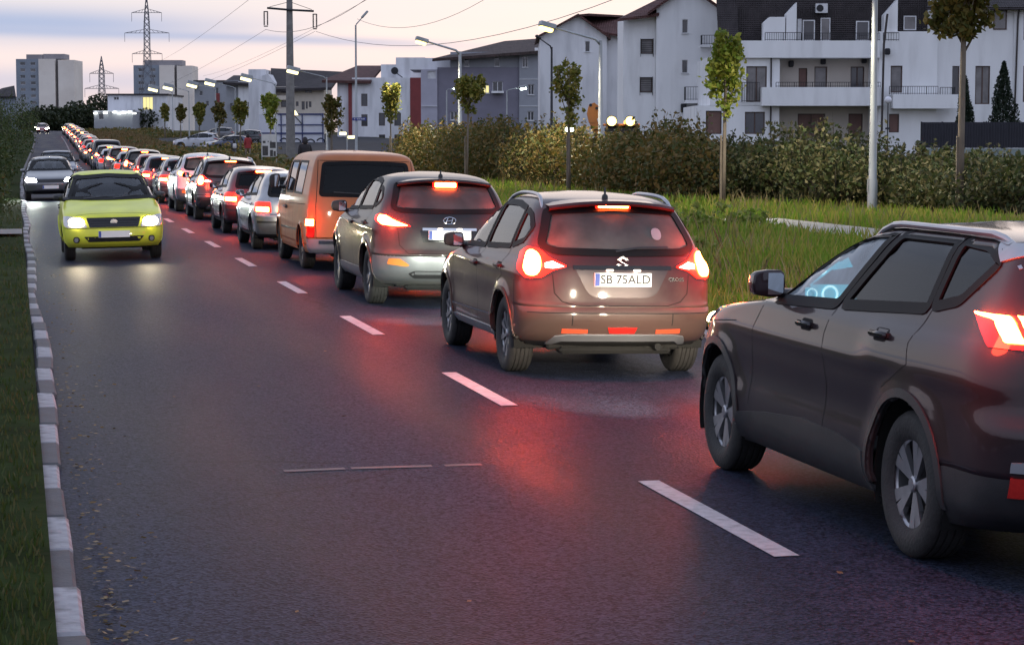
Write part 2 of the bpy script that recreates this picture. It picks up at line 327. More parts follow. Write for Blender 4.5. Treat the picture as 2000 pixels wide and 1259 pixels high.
for x0, x1, ya, yb in ((1.60, 1.98, 13.73, 13.70), (2.02, 2.52, 13.70, 13.62), (2.60, 2.83, 13.61, 13.58)):
    b = MB(); b.add([(x0, ya, rz(x0, ya) + .004), (x1, yb, rz(x1, yb) + .004), (x1, yb + .08, rz(x1, yb) + .004), (x0, ya + .08, rz(x0, ya) + .004)], [(0, 1, 2, 3)]); b.build('worn_line', M_WORN, road)
M_KERBW = pm('painted_kerb', (.34, .34, .36), .7, var=.25, vs=7, col2=(.14, .138, .14), v2s=6, v2=(.46, .66), bump=.3, bs=30)
M_KERB = pm('bare_kerb', (.11, .11, .115), .85, var=.25, vs=5, col2=(.10, .095, .09), v2s=3, bump=.35, bs=30)
def kerb(name, x0, x1, y0, y1, first):
    root = empty(name, (x0, 0, 0)); tag(root, kind='structure'); me = []
    for mt in (M_KERBW, M_KERB): b = MB(); b.bbox(0, x1 - x0, 0, .985, -.25, 0, .018); me.append(b.mesh('kerb_stone', mt))
    y = y0; k = first
    while y < y1:
        o = bpy.data.objects.new('kerb_stone', me[k % 2]); link(o, root); xe = x1 if x0 < 1 else x0
        o.location = (cx(y) + rnd.uniform(-.012, .012) + (.035 * math.sin(y * .37) if x0 < 1 else 0), y, rz(xe, y) + .05 + rnd.uniform(-.008, .008)); o.rotation_euler = (math.atan(gz(y + 1) - gz(y)), 0, rnd.uniform(-.012, .012)); k += 1; y += 1.0
    b = MB(); [b.box(0, x1 - x0, y1 + i * 10, y1 + i * 10 + 10, -.2, .1) for i in range(int((430 - y1) / 10))]; f = b.build('kerb_run', M_KERB, root); tag(f, kind='stuff')
    for v in f.data.vertices: v.co.z += rz(x0, v.co.y); v.co.x += cx(v.co.y)
    return root
kerb('kerb_near_side', .12, .27, 2.3, 130.0, 1)
kerb('kerb_far_side', 7.06, 7.21, 4.3, 110.0, 0)

# verges and the footpath
M_SOIL = pm('verge_soil', (.06, .065, .02), .95, var=.4, vs=1.5, col2=(.09, .07, .035), v2s=.8, spec=.05, bump=.5, bs=14)
def vz(x, y): return gz(y) + .05 + .10 * sst(7.2, 12, x) - .06 * sst(20, 26, x)
sheet('verge_right', [7.2, 8, 9, 10, 12, 15.0, 17.2, 20, 24, 30, 45], YS[:-3], lambda x, y: vz(x, y) - .02, M_SOIL)
sheet('verge_left', [-60, -20, -8, -3, -1, .13], YS[:-3], lambda x, y: gz(y) + .02 + .05 * sst(-2, -8, x), pm('dark_turf', (.022, .034, .010), .95, var=.4, vs=1.5, spec=.03, bump=.5, bs=14))
sheet('footpath', [15.3, 17.2], [0, 10, 20, 30, 40, 49], lambda x, y: vz(x, y) + .035, pm('path_paving', (.34, .31, .26), .85, var=.15, vs=3, bump=.3, bs=25))
sheet('side_path', [-30, .10], [46.5, 49.0], lambda x, y: gz(y) + .09, pm('path_left', (.20, .19, .18), .85, var=.2, vs=2))

sheet('car_park', [13.2, 20, 30, 44], [188, 200, 220, 240, 260, 280, 300, 318], lambda x, y: vz(x, y) + .012, pm('car_park_asphalt', (.045, .045, .05), .8, var=.25, vs=.8, bump=.3, bs=20, spec=.1))
# grass: blades over both verges
M_GRASS = leafmat('grass_blades', (.11, .24, .018), (.20, .31, .03), (.36, .32, .07), .45)
M_GRASSD = leafmat('grass_blades_dark', (.03, .055, .012), (.05, .08, .016), (.09, .09, .03), .3)
def blades(name, n, x0, x1, y0, y1, h, mat, zf, dens=None, w=.006):
    u = nrs.uniform(0, 1, n); X = nrs.uniform(x0, x1, n); Y = 1 / (1 / y0 + u * (1 / y1 - 1 / y0)) if y0 > 0 else nrs.uniform(y0, y1, n)
    cl = np.sin(X * 1.3 + .6 * np.sin(Y * .7)) * np.sin(Y * .9 + X * .4) + .5 * np.sin(X * 3.1 + Y * 2.3)
    H = h * (.55 + .35 * nrs.uniform(0, 1, n) + .28 * cl); H = np.clip(H, h * .25, None)
    if dens is not None: keep = dens(X, Y); X, Y, H = X[keep], Y[keep], H[keep]
    n = len(X); Z = np.array([zf(a, b) for a, b in zip(X, Y)]); t = nrs.uniform(0, 2 * math.pi, n); lean = nrs.uniform(.05, .6, n) * H; la = nrs.uniform(0, 2 * math.pi, n)
    ww = w * (1 + Y / 18.0); bx, by = np.cos(t) * ww, np.sin(t) * ww
    base = np.stack([X + np.array([cx(q) for q in Y]), Y, Z - .02], 1); tip = base + np.stack([np.cos(la) * lean, np.sin(la) * lean, H], 1); d = np.stack([bx, by, 0 * bx], 1); mid = base * .5 + tip * .5 + np.stack([0 * H, 0 * H, H * .12], 1)
    V = np.stack([base - d, base + d, mid + d * .8, tip, mid - d * .8], 1).reshape(-1, 3); o = soup(name, V, 5, mat); tag(o, kind='stuff'); return o
g = blades('grass', 100000, 7.25, 23.0, 13, 130, .32, M_GRASS, vz, lambda X, Y: ~((X > 15.2) & (X < 17.3) & (Y < 49.5))); tag(g, 'long green grass on the verge beyond the queue', 'grass')
g = blades('grass', 45000, 7.4, 13.0, 112, 320, .62, leafmat('dry_grass_blades', (.07, .06, .02), (.13, .095, .035), (.22, .15, .07), .3), vz, w=.008); tag(g, 'tall dry brownish weeds along the far part of the queue', 'grass')
g = blades('grass', 60000, -9, .10, 7, 80, .085, M_GRASSD, lambda x, y: gz(y) + .03, w=.004); tag(g, 'short dark grass beside the painted kerb', 'grass')
# fallen leaves and grit along the kerb and here and there on the road
n = 700; Y = 1 / (1 / 6.5 + nrs.uniform(0, 1, n) * (1 / 70 - 1 / 6.5)); X = .30 + np.abs(nrs.normal(0, .16, n)); k_ = nrs.uniform(0, 1, n) < .06; X[k_] = nrs.uniform(.4, 6.9, k_.sum()); P_ = np.stack([X, Y, np.array([rz(a, b) for a, b in zip(X, Y)]) + .012], 1)
V_ = leaf_soup(P_, .022, .7).reshape(-1, 4, 3); V_[:, :, 2] = P_[:, None, 2] + (V_[:, :, 2] - P_[:, None, 2]) * .25; lt = soup('leaf_litter', V_.reshape(-1, 3), 4, leafmat('fallen_leaves', (.05, .035, .015), (.12, .08, .03), (.22, .15, .06), .1)); tag(lt, 'fallen leaves and grit along the kerb', 'litter', kind='stuff')
g = blades('grass', 9000, 7.6, 22.5, 16, 110, .58, leafmat('seeding_stalks', (.14, .13, .04), (.24, .19, .08), (.36, .28, .14), .3), vz, lambda X, Y: (np.sin(X * .9 + Y * .31) * np.sin(Y * .53 - X * .4) > -.05) & ~((X > 15.2) & (X < 17.3) & (Y < 49.5)), w=.0028); tag(g, 'pale seeding stalks scattered through the long verge grass', 'grass')
# ------------------------------------------------------------------ buildings: each in its own frame, front face at depth D, u to the right
M_STUCCO = pm('white_render', (.80, .80, .80), .85, var=.05, vs=1.2, col2=(.60, .595, .59), v2s=.9, v2=(.5, .78), bump=.12, bs=40, stretch=(1, 1, .22))
M_STUCCO2 = pm('grey_white_render', (.72, .72, .74), .85, var=.06, vs=1.2, col2=(.55, .55, .57), v2s=.9, bump=.12, bs=40, stretch=(1, 1, .22))
M_GREYR = pm('grey_render', (.30, .31, .34), .85, var=.06, vs=1.1, bump=.1, bs=40)
M_DGREYR = pm('dark_grey_render', (.20, .19, .235), .85, var=.06, vs=1.1, bump=.1, bs=40)
M_REDR = pm('red_cladding', (.20, .035, .035), .7, var=.1, vs=1.3)
M_CREAM = pm('cream_render', (.58, .52, .44), .85, var=.06, vs=1.)
M_SHADEIN = pm('shaded_render', (.50, .45, .40), .85, var=.06, vs=1.)  # loggia rear walls: shade of the recess put into a darker render
def tiles(name, c):
    if name in MATS: return MATS[name]
    m = pm(name, c, .8, var=.3, vs=1.5, bump=.0); t = m.node_tree; N = t.nodes.new; k = t.links.new; co = N('ShaderNodeTexCoord')
    w = N('ShaderNodeTexWave'); w.wave_type = 'BANDS'; w.bands_direction = 'Z'; w.inputs['Scale'].default_value = 2.6; w.inputs['Distortion'].default_value = .4; k(co.outputs['Object'], w.inputs[0])
    w2 = N('ShaderNodeTexWave'); w2.bands_direction = 'X'; w2.inputs['Scale'].default_value = 2.2; k(co.outputs['Object'], w2.inputs[0]); ad = N('ShaderNodeMath'); k(w.outputs[1], ad.inputs[0]); k(w2.outputs[1], ad.inputs[1])
    bp = N('ShaderNodeBump'); bp.inputs['Distance'].default_value = .06; bp.inputs['Strength'].default_value = .9; k(ad.outputs[0], bp.inputs['Height']); k(bp.outputs[0], t.nodes['Principled BSDF'].inputs['Normal']); return m
M_ROOFR = tiles('red_brown_tiles', (.105, .045, .040)); M_ROOFD = tiles('dark_tiles', (.042, .034, .036)); M_ROOFB = tiles('brown_tiles', (.075, .05, .045))
M_PANE = pm('window_pane', (.035, .037, .045), .06, var=.3, vs=.8, spec=.8); M_PANEW = pm('curtained_pane', (.16, .15, .15), .12, var=.35, vs=1.2, spec=.6)
M_PANER = pm('roller_blind', (.15, .075, .06), .5, var=.15, vs=2); M_PVC = pm('white_frame', (.62, .62, .63), .4); M_BROWNF = pm('brown_frame', (.07, .035, .025), .5)
M_IRON = pm('wrought_iron', (.018, .018, .022), .55, .3); M_LITW = emit('lit_window', (1.0, .86, .35), .9)
M_DOWN = pm('downpipe', (.03, .022, .022), .5)
class House:
    def __init__(s, name, D, label, cat='building', group=None, yaw=0., px0=None):
        s.D = D; c = spot_at(px0 or 1000, D); s.u0 = ((px0 or 1000) - 1000) / FPX * D
        s.root = empty(name, (c.x, c.y, 0), -YAW + yaw); tag(s.root, label, cat, group); s.zg = gz(c.y) - .3
    def U(s, px): return (px - 1000) / FPX * s.D - s.u0
    def Z(s, py): return zat(py, s.D)
    def rect(s, r): a, b, c, d = r; return s.U(a), s.U(c), s.Z(d), s.Z(b)      # (left, top, right, bottom) in photo pixels
    def wall(s, x0, x1, z0, z1, y0, y1, mat, holes=(), name='wall', parent=None):
        """front wall with recessed openings + the block behind it; y grows away from the viewer"""
        b = MB(); us = sorted({x0, x1} | {min(max(h[i], x0), x1) for h in holes for i in (0, 1)}); zs = sorted({z0, z1} | {min(max(h[i], z0), z1) for h in holes for i in (2, 3)})
        for i in range(len(us) - 1):
            for j in range(len(zs) - 1):
                cu, cz = (us[i] + us[i + 1]) / 2, (zs[j] + zs[j + 1]) / 2
                if any(h[0] < cu < h[1] and h[2] < cz < h[3] for h in holes): continue
                b.add([(us[i], y0, zs[j]), (us[i + 1], y0, zs[j]), (us[i + 1], y0, zs[j + 1]), (us[i], y0, zs[j + 1])], [(0, 1, 2, 3)])
        dp = .22
        for h in holes:
            a, c, e, f = h[:4]; v = [(a, y0, e), (c, y0, e), (c, y0, f), (a, y0, f), (a, y0 + dp, e), (c, y0 + dp, e), (c, y0 + dp, f), (a, y0 + dp, f)]; b.add(v, [(0, 1, 5, 4), (1, 2, 6, 5), (2, 3, 7, 6), (3, 0, 4, 7)])
        b.add([(x0, y0, z0), (x1, y0, z0), (x1, y1, z0), (x0, y1, z0), (x0, y0, z1), (x1, y0, z1), (x1, y1, z1), (x0, y1, z1)], [(0, 3, 7, 4), (1, 5, 6, 2), (4, 7, 6, 5), (3, 2, 6, 7)])
        o = b.build(name, mat, parent or s.root); me = o.data
        bm = bmesh.new(); bm.from_mesh(me); bmesh.ops.remove_doubles(bm, verts=bm.verts, dist=1e-4); bm.to_mesh(me); bm.free(); return o
    def window(s, h, y0, pane=M_PANE, frame=M_PVC, sill=True, mull=1, parent=None, name='window'):
        a, c, e, f = h[:4]; b = MB(); y = y0 + .14; t = min(.07, (c - a) * .1)
        b.box(a, c, y, y + .05, e, e + t); b.box(a, c, y, y + .05, f - t, f); b.box(a, a + t, y, y + .05, e + t, f - t); b.box(c - t, c, y, y + .05, e + t, f - t)
        for i in range(1, mull + 1): u = a + (c - a) * i / (mull + 1); b.box(u - t / 2, u + t / 2, y - .005, y + .045, e + t, f - t)
        w = b.build(name, frame, parent or s.root); n = mull + 1
        for i in range(n):
            u0, u1 = a + (c - a) * i / n, a + (c - a) * (i + 1) / n; p = MB(); p.box(u0 + .002, u1 - .002, y + .03, y + .04, e + .002, f - .002); p.build('pane', pane, w)
        if sill: p = MB(); p.box(a - .06, c + .06, y0 - .10, y0 + .10, e - .06, e + .003); p.build('sill', frame, w)
        return w
    def punched(s, rects, x0, x1, z0, z1, y0, y1, mat, **k):
        hs = [(s.rect(r[:4]) + tuple(r[4:])) for r in rects]; w = s.wall(x0, x1, z0, z1, y0, y1, mat, hs)
        for h in hs: s.window(h, y0, *(h[4:5] or (M_PANE,)), **dict(k, **(h[5] if len(h) > 5 else {})))
        return w
    def box(s, name, mat, x0, x1, y0, y1, z0, z1, parent=None): b = MB(); b.box(x0, x1, y0, y1, z0, z1); return b.build(name, mat, parent or s.root)
    def poly(s, name, mat, pts, y0, y1, parent=None): b = MB(); b.prism(pts, y0, y1, 'y'); return b.build(name, mat, parent or s.root)
    def railing(s, x0, x1, z0, z1, y, parent=None, step=.14, mat=M_IRON, side=None):
        b = MB(); b.box(x0, x1, y - .02, y + .02, z1 - .035, z1); b.box(x0, x1, y - .015, y + .015, z0 + .05, z0 + .08); n = max(2, int((x1 - x0) / step))
        for i in range(n + 1): u = x0 + (x1 - x0) * i / n; t = .022 if i % 8 == 0 else .010; b.box(u - t, u + t, y - .012, y + .012, z0, z1 - .036)
        if side is not None:
            for xs in side:
                b.box(xs - .015, xs + .015, y + .02, y + 1.2, z1 - .035, z1)
                for i in range(8): b.box(xs - .01, xs + .01, y + .1 + i * .14, y + .12 + i * .14, z0, z1 - .036)
        return b.build('railing', mat, parent or s.root)
    def pipe(s, pts, r=.05, y=-.08, mat=M_DOWN): b = MB(); b.tube([(s.U(a), y, s.Z(c)) for a, c in pts], r, 8); return b.build('downpipe', mat, s.root)
    def roof(s, pts_eave_ridge, name='roof', mat=M_ROOFR, t=.18, parent=None):
        """quads or triangles in local space, thickened"""
        b = MB()
        for q in pts_eave_ridge:
            v = [tuple(p) for p in q]; n = len(v); lo = [(p[0], p[1], p[2] - t) for p in v]; b.add(v + lo, [tuple(range(n)), tuple(range(n, 2 * n))[::-1]] + [(i, n + i, n + (i + 1) % n, (i + 1) % n) for i in range(n)])
        return b.build(name, mat, parent or s.root)

# A: the long white block with balconies
A = House('apartment_block', 140, 'long white apartment block with balconies and dark mansard behind the bushes', 'building', px0=1620)
zg = A.zg; U, Z = A.U, A.Z
# ground floor, first floor: rear wall of the loggias is 1.6 m behind the front
A.punched([(1377, 217, 1408, 262, M_PANER, dict(mull=0)), (1453, 219, 1492, 262, M_PANE, dict(mull=1))], U(1356), U(1505), zg, Z(207), 0, 10, M_STUCCO, frame=M_BROWNF, sill=False)
A.punched([(1455, 131, 1495, 200, M_PANEW, dict(mull=1))], U(1385), U(1505), Z(207) + .02, Z(112), 0, 10, M_STUCCO, frame=M_BROWNF, sill=False)
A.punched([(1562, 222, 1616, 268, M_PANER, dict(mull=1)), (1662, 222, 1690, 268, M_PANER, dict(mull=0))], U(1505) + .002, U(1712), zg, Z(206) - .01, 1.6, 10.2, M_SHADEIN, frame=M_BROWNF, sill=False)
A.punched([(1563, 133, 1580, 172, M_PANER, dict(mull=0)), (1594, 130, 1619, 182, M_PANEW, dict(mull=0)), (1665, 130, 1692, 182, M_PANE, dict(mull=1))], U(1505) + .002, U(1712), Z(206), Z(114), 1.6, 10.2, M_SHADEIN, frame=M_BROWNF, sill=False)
A.box('balcony_slab', M_STUCCO, U(1483), U(1718), -.9, 1.6, Z(207) - .02, Z(172)); A.box('balcony_slab', M_STUCCO, U(1440), U(1712), -.35, 1.6, Z(115), Z(82))
A.box('loggia_pier', M_STUCCO, U(1505), U(1520), .05, 1.58, zg, Z(116)); A.box('loggia_pier', M_STUCCO, U(1700), U(1712), .05, 1.58, zg, Z(116))
A.railing(U(1510), U(1712), Z(172), Z(162), -.8); A.railing(U(1446), U(1480), Z(200), Z(162), -.35, side=[U(1446)])
A.punched([(1735, 130, 1758, 182, M_PANEW, dict(mull=0)), (1733, 223, 1753, 259, M_PANER, dict(mull=0))], U(1712) + .002, U(1825), zg, Z(64), -.05, 10, M_STUCCO, frame=M_BROWNF, sill=False)
A.box('balcony_slab', M_STUCCO, U(1735), U(1862), -1.1, -.06, Z(213), Z(186)); A.railing(U(1728), U(1822), Z(186), Z(170), -1.0); A.railing(U(1826), U(1855), Z(203), Z(172), -1.0, side=[U(1855)])
A.punched([(1858, 130, 1872, 200, M_PANE, dict(mull=0)), (1903, 130, 1932, 204, M_PANEW, dict(mull=1))], U(1825) + .002, U(1976), zg, Z(20), .5, 10, M_STUCCO, frame=M_BROWNF, sill=False)
A.punched([(1994, 20, 2006, 80, M_PANE, dict(mull=0)), (1995, 130, 2015, 200, M_PANE, dict(mull=0))], U(1976) + .002, U(2090), zg, Z(20), .3, 10, M_STUCCO, frame=M_BROWNF, sill=False)
# attic storey: dark mansard with white dormer cheeks
A.roof([[(U(1400), -.2, Z(85)), (U(1440), -.2, Z(85)), (U(1440), 3.0, Z(-80)), (U(1400), 3.0, Z(-80))]], mat=M_ROOFD)
A.box('attic_wall', M_ROOFD, U(1440) + .01, U(1825), 1.2, 9, Z(82) + .02, Z(-60))
A.roof([[(U(1395), -.6, Z(22)), (U(1712), -.6, Z(22)), (U(1712), 6, Z(-110)), (U(1395), 6, Z(-110))]], mat=M_ROOFD) if False else None
for pl in ([(1488, 82), (1488, 47), (1500, 36), (1530, 36), (1530, 82)], [(1532, 82), (1532, 30), (1552, 8), (1552, 82)], [(1722, 82), (1722, 32), (1748, 2), (1748, 82)]): A.poly('dormer_cheek', M_STUCCO, [(U(a), Z(c)) for a, c in pl], .1, 1.19)
for r, pn in (((1558, 38, 1566, 80), M_PVC), ((1568, 40, 1592, 80), M_PANE), ((1603, 36, 1622, 80), M_PANEW), ((1672, 42, 1698, 80), M_PANE), ((1765, 32, 1790, 60), M_PANEW)):
    a, c, e, f = A.rect(r); A.window((a, c, e, f), .98, pn, M_PVC, False, 0, name='attic_window')
A.box('mansard_cladding', M_ROOFD, U(1552), U(1712), .35, 1.0, Z(82), Z(81)); A.railing(U(1490), U(1560), Z(82), Z(66), -.25); A.railing(U(1566), U(1712), Z(82), Z(67), -.25); A.railing(U(1720), U(1750), Z(82), Z(66), -.05)
ac = A.box('air_conditioner', M_PVC, U(1592), U(1615), .75, 1.18, Z(27), Z(9)); b = MB(); b.lathe([(.22, 0), (.22, -.02), (.0, -.02)], 20, 'y', (U(1600), .75, Z(18))); b.build('fan_grille', M_IRON, ac)
A.roof([[(U(1800), -.5, Z(18)), (U(2100), -.5, Z(18)), (U(2100), 5, Z(-60)), (U(1850), 5, Z(-60))]], mat=M_ROOFD)
A.poly('attic_gable', M_STUCCO, [(U(1825), Z(64) + .02), (U(1825), Z(-20)), (U(1812), Z(-20)), (U(1812), Z(64) + .02)], .0, 3)
A.window(A.rect((1936, 15, 1962, 60)), .3, M_PANEW, M_BROWNF, False, 0)
A.pipe([(1503, 112), (1503, 268)]); A.pipe([(1722, 32), (1716, 90), (1714, 262)], .07, -1.05); A.pipe([(1984, 20), (1982, 40), (1978, 262)], .06, .2)
for x, y_ in ((1727, 103), (1690, 118), (1610, 120), (1547, 125)): b = MB(); b.bbox(-.16, .16, -.25, .05, -.2, .2, .06); b.build('wall_lamp', M_IRON, A.root, loc=(U(x), -.2 if x > 1700 else 1.5, Z(y_)))

# B: plain gable wall with two slit windows, C: the lower gables beyond it
def gable(H, x0, x1, ze, zr, xr, y0, y1, mat, holes=(), over=.7, rm=M_ROOFR, left=True, right=True, steps=None):
    zg = H.zg; hs = [H.rect(r[:4]) for r in holes]; H.wall(x0, x1, zg, ze, y0, y1, mat, hs)
    for h, r in zip(hs, holes): H.window(h, y0, M_PANE, M_PVC, True, 0)
    top = [(x0, ze), (x1, ze)] + (steps or [(xr, zr)]); b = MB(); b.prism(top, y0 - .001, y1, 'y'); b.build('gable', mat, H.root)
    zl = lambda x: ze + (zr - ze) * (x - x0) / (xr - x0) if x < xr else ze + (zr - ze) * (x1 - x) / (x1 - xr)
    o = over; t = .16
    if left: H.roof([[(x0 - o, y0 - .5, zl(x0) - (zr - ze) / (xr - x0) * o + t), (xr, y0 - .5, zr + t), (xr, y1 + .4, zr + t), (x0 - o, y1 + .4, zl(x0) - (zr - ze) / (xr - x0) * o + t)]], mat=rm)
    if right: H.roof([[(xr, y0 - .5, zr + t), (x1 + o, y0 - .5, ze - (zr - ze) / (x1 - xr) * o + t), (x1 + o, y1 + .4, ze - (zr - ze) / (x1 - xr) * o + t), (xr, y1 + .4, zr + t)]], mat=rm)
Bh = House('gabled_apartment_block', 150, 'tall white gabled block with two slit windows and barred windows', 'building', px0=1300, yaw=R(0))
U, Z = Bh.U, Bh.Z
gable(Bh, U(1280), U(1400), Z(20), Z(-22), U(1340), 0, 9, M_STUCCO, [(1330, 41, 1341, 67), (1330, 119, 1341, 144)], over=.6, right=True)
Bh.punched([(1251, 78, 1275, 106, M_PANEW, dict(mull=0)), (1250, 152, 1274, 181, M_PANEW, dict(mull=0))], U(1217), U(1280) - .01, Bh.zg, Z(32), .8, 9, M_STUCCO, frame=M_BROWNF, sill=False)
Bh.roof([[(U(1205), -.2, Z(40)), (U(1283), -.2, Z(30)), (U(1340), 4.5, Z(-28)), (U(1288), 4.5, Z(-5))]], mat=M_ROOFR)
for r in ((1251, 78, 1275, 106), (1250, 152, 1274, 181)):
    a, c, e, f = Bh.rect(r); b = MB()
    for i in range(8): z = e + (f - e) * i / 7; b.box(a, c, .70, .72, z - .015, z + .015)
    b.box(a - .02, a + .01, .70, .73, e - .2, f + .05); b.box(c - .01, c + .03, .70, .73, e - .2, f + .05); b.build('window_bars', M_IRON, Bh.root)
Bh.box('balcony_slab', M_STUCCO, U(1335), U(1372), -1.0, -.01, Z(203), Z(197)); Bh.railing(U(1335), U(1370), Z(197), Z(171), -.95, step=.16, side=[U(1335)]); Bh.railing(U(1366), U(1395), Z(90), Z(72), -.9, step=.16, side=[U(1366)])
Bh.box('balcony_slab', M_STUCCO, U(1364), U(1396), -1.0, -.01, Z(95), Z(91)); b = MB(); b.bbox(-.18, .18, -.3, .0, -.3, .3, .05); b.build('wall_lamp', M_IRON, Bh.root, loc=(U(1333), -.02, Z(212)))
Bh.roof([[(U(1395), -.6, Z(22)), (U(1470), -.6, Z(22)), (U(1470), 6, Z(-60)), (U(1420), 6, Z(-60))]], mat=M_ROOFD)
Ch = House('gabled_apartment_block', 178, 'white gabled block behind the bent-arm street lamp, one slit window', 'building', px0=1130)
U, Z = Ch.U, Ch.Z
gable(Ch, U(1054), U(1184), Z(74), Z(34), U(1128), 0, 12, M_STUCCO2, [(1142, 83, 1151, 103)], over=.3)
Ch.wall(U(1184) + .01, U(1222), Ch.zg, Z(68), 1.5, 12, M_STUCCO2)
Ch.roof([[(U(1150), .8, Z(58)), (U(1240), .8, Z(75)), (U(1240), 6, Z(25)), (U(1140), 6, Z(27))]], mat=M_ROOFR); Ch.roof([[(U(1128), 1.0, Z(30)), (U(1150), 1.0, Z(28)), (U(1240), 6, Z(26)), (U(1140), 6, Z(26))]], mat=M_ROOFR, name='roof')

# D: grey block under a hipped brown roof
Dh = House('grey_apartment_block', 235, 'grey apartment block with dark grey centre, one lit window and brown hipped roof', 'building', px0=940)
U, Z = Dh.U, Dh.Z; zg = Dh.zg
Dh.punched([(1020, 112, 1031, 133), (1031, 166, 1043, 186), (1030, 218, 1043, 236)], U(1014), U(1062), zg, Z(103), 0, 14, M_GREYR, mull=1)
Dh.punched([(942, 167, 956, 183, M_LITW), (962, 160, 982, 180, M_PANE), (893, 165, 903, 182, M_PANE), (880, 218, 894, 235, M_PANE)], U(855), U(1014) - .01, zg, Z(133), .3, 14, M_DGREYR, mull=1)
Dh.punched([(907, 112, 917, 131), (966, 112, 976, 131)], U(880), U(1014) - .01, Z(133) + .02, Z(103), .5, 14, M_GREYR, mull=0)
Dh.punched([(836, 140, 852, 155, M_PVC)], U(823), U(855) - .01, zg, Z(137), .1, 14, pm('lilac_grey_render', (.40, .39, .45), .85, var=.06, vs=1.), mull=0, sill=False)
Dh.box('balcony_slab', M_STUCCO, U(960), U(984), -.9, .3, Z(183), Z(179)); Dh.box('storey_band', M_STUCCO, U(1014), U(1055), -.06, -.005, Z(156.5), Z(155.5)); Dh.box('storey_band', M_STUCCO, U(1014), U(1055), -.06, -.005, Z(208.5), Z(207.5)); Dh.box('storey_band', M_STUCCO, U(824), U(855), -.06, .05, Z(208.5), Z(207.5))
x0, x1 = U(846), U(1066); Dh.roof([[(x0, -1.2, Z(117)), (x1, -1.2, Z(101)), (x1, 8, Z(70)), (U(985), 8, Z(76))]], mat=M_ROOFB, t=.3)
Dh.box('attic_wall', M_STUCCO2, U(800), U(880), 1.5, 13, Z(137) + .02, Z(114)); Dh.box('terrace_canopy', M_STUCCO, U(1044), U(1058), -1.0, .2, Z(103), Z(96))

# E: white block with red pilasters, flat white upper storeys
Eh = House('white_apartment_block', 300, 'white block with vertical red bands beside the street name sign', 'building', px0=740)
U, Z = Eh.U, Eh.Z; zg = Eh.zg
Eh.punched([(707, 184, 719, 208), (707, 224, 719, 247), (741, 221, 753, 246), (771, 221, 784, 246), (741, 263, 753, 283), (771, 263, 784, 283)], U(689), U(802), zg, Z(153), 0, 16, M_STUCCO2, mull=0, sill=False, frame=M_BROWNF)
Eh.box('pilaster', M_REDR, U(682), U(689) - .01, -.15, 8, zg, Z(158)); Eh.box('pilaster', M_REDR, U(802) + .01, U(823), -.1, 15, zg, Z(153)); Eh.wall(U(660), U(682) - .01, zg, Z(160), .4, 14, M_STUCCO2)
Eh.box('upper_storey', M_STUCCO2, U(773), U(830), 2.0, 14, Z(153) + .02, Z(113)); Eh.box('upper_storey', M_STUCCO2, U(743), U(773) - .02, 3.0, 14, Z(153) + .02, Z(126))
Eh.roof([[(U(632), -1, Z(158)), (U(726), -1, Z(160)), (U(742), 10, Z(125)), (U(690), 10, Z(125))]], mat=M_ROOFR, t=.35)
b = MB(); b.tube([(U(771), 1.9, Z(140)), (U(778), 1.2, Z(146)), (U(786), 1.6, Z(152))], .06, 6); b.lathe([(.5, 0), (.45, -.12), (.0, -.18)], 12, 'y', (U(771), 1.5, Z(139))); b.build('satellite_dish', M_IRON, Eh.root)

# F: long dark-roofed block, pale cream front with little windows, in front of it the white hoarding
Fh = House('dark_roofed_block', 330, 'cream block under a big dark roof behind the concrete power pole', 'building', px0=585)
U, Z = Fh.U, Fh.Z; zg = Fh.zg
Fh.punched([(551, 172, 563, 182), (598, 173, 604, 182), (605, 173, 611, 182), (551, 198, 563, 210), (580, 199, 585, 208), (591, 199, 597, 215), (599, 199, 603, 213), (605, 199, 610, 210)], U(540), U(634), zg, Z(170), 0, 15, M_CREAM, mull=0, frame=M_BROWNF, sill=False)
Fh.roof([[(U(532), -1.2, Z(176)), (U(650), -1.2, Z(172)), (U(662), 9, Z(138)), (U(519), 9, Z(131))]], mat=M_ROOFD, t=.4)
b = MB(); b.prism([(U(510), zg), (U(541), zg), (U(541), Z(163)), (U(528), Z(146)), (U(516), Z(150)), (U(510), Z(165))], -1.5, 10, 'y'); b.build('gable', M_STUCCO2, Fh.root); Fh.box('stair_tower', M_STUCCO2, U(485), U(518), 2, 12, zg, Z(136)); Fh.box('balcony_slab', M_CREAM, U(541), U(562), -1, .2, Z(196), Z(188)); Fh.box('balcony_slab', M_CREAM, U(541), U(562), -1, .2, Z(222), Z(213))
Gh = House('grey_gabled_block', 360, 'grey block with dark gabled roof left of the concrete power pole', 'building', px0=470)
U, Z = Gh.U, Gh.Z; zg = Gh.zg
Gh.punched([(500, 198, 508, 212), (500, 226, 508, 240), (452, 202, 457, 216), (474, 200, 480, 215), (486, 200, 491, 215)], U(468), U(512), zg, Z(160), 0, 14, M_STUCCO2, mull=0, frame=M_BROWNF, sill=False); Gh.wall(U(444), U(468) - .02, zg, Z(158), .6, 14, M_GREYR)
Gh.roof([[(U(440), -1, Z(162)), (U(516), -1, Z(166)), (U(510), 7, Z(147)), (U(449), 7, Z(146))]], mat=M_ROOFD, t=.4)
Hh = House('flat_roofed_block', 400, 'small grey flat-roofed block with a red stripe, near the lit lamps', 'building', px0=410)
U, Z = Hh.U, Hh.Z; zg = Hh.zg
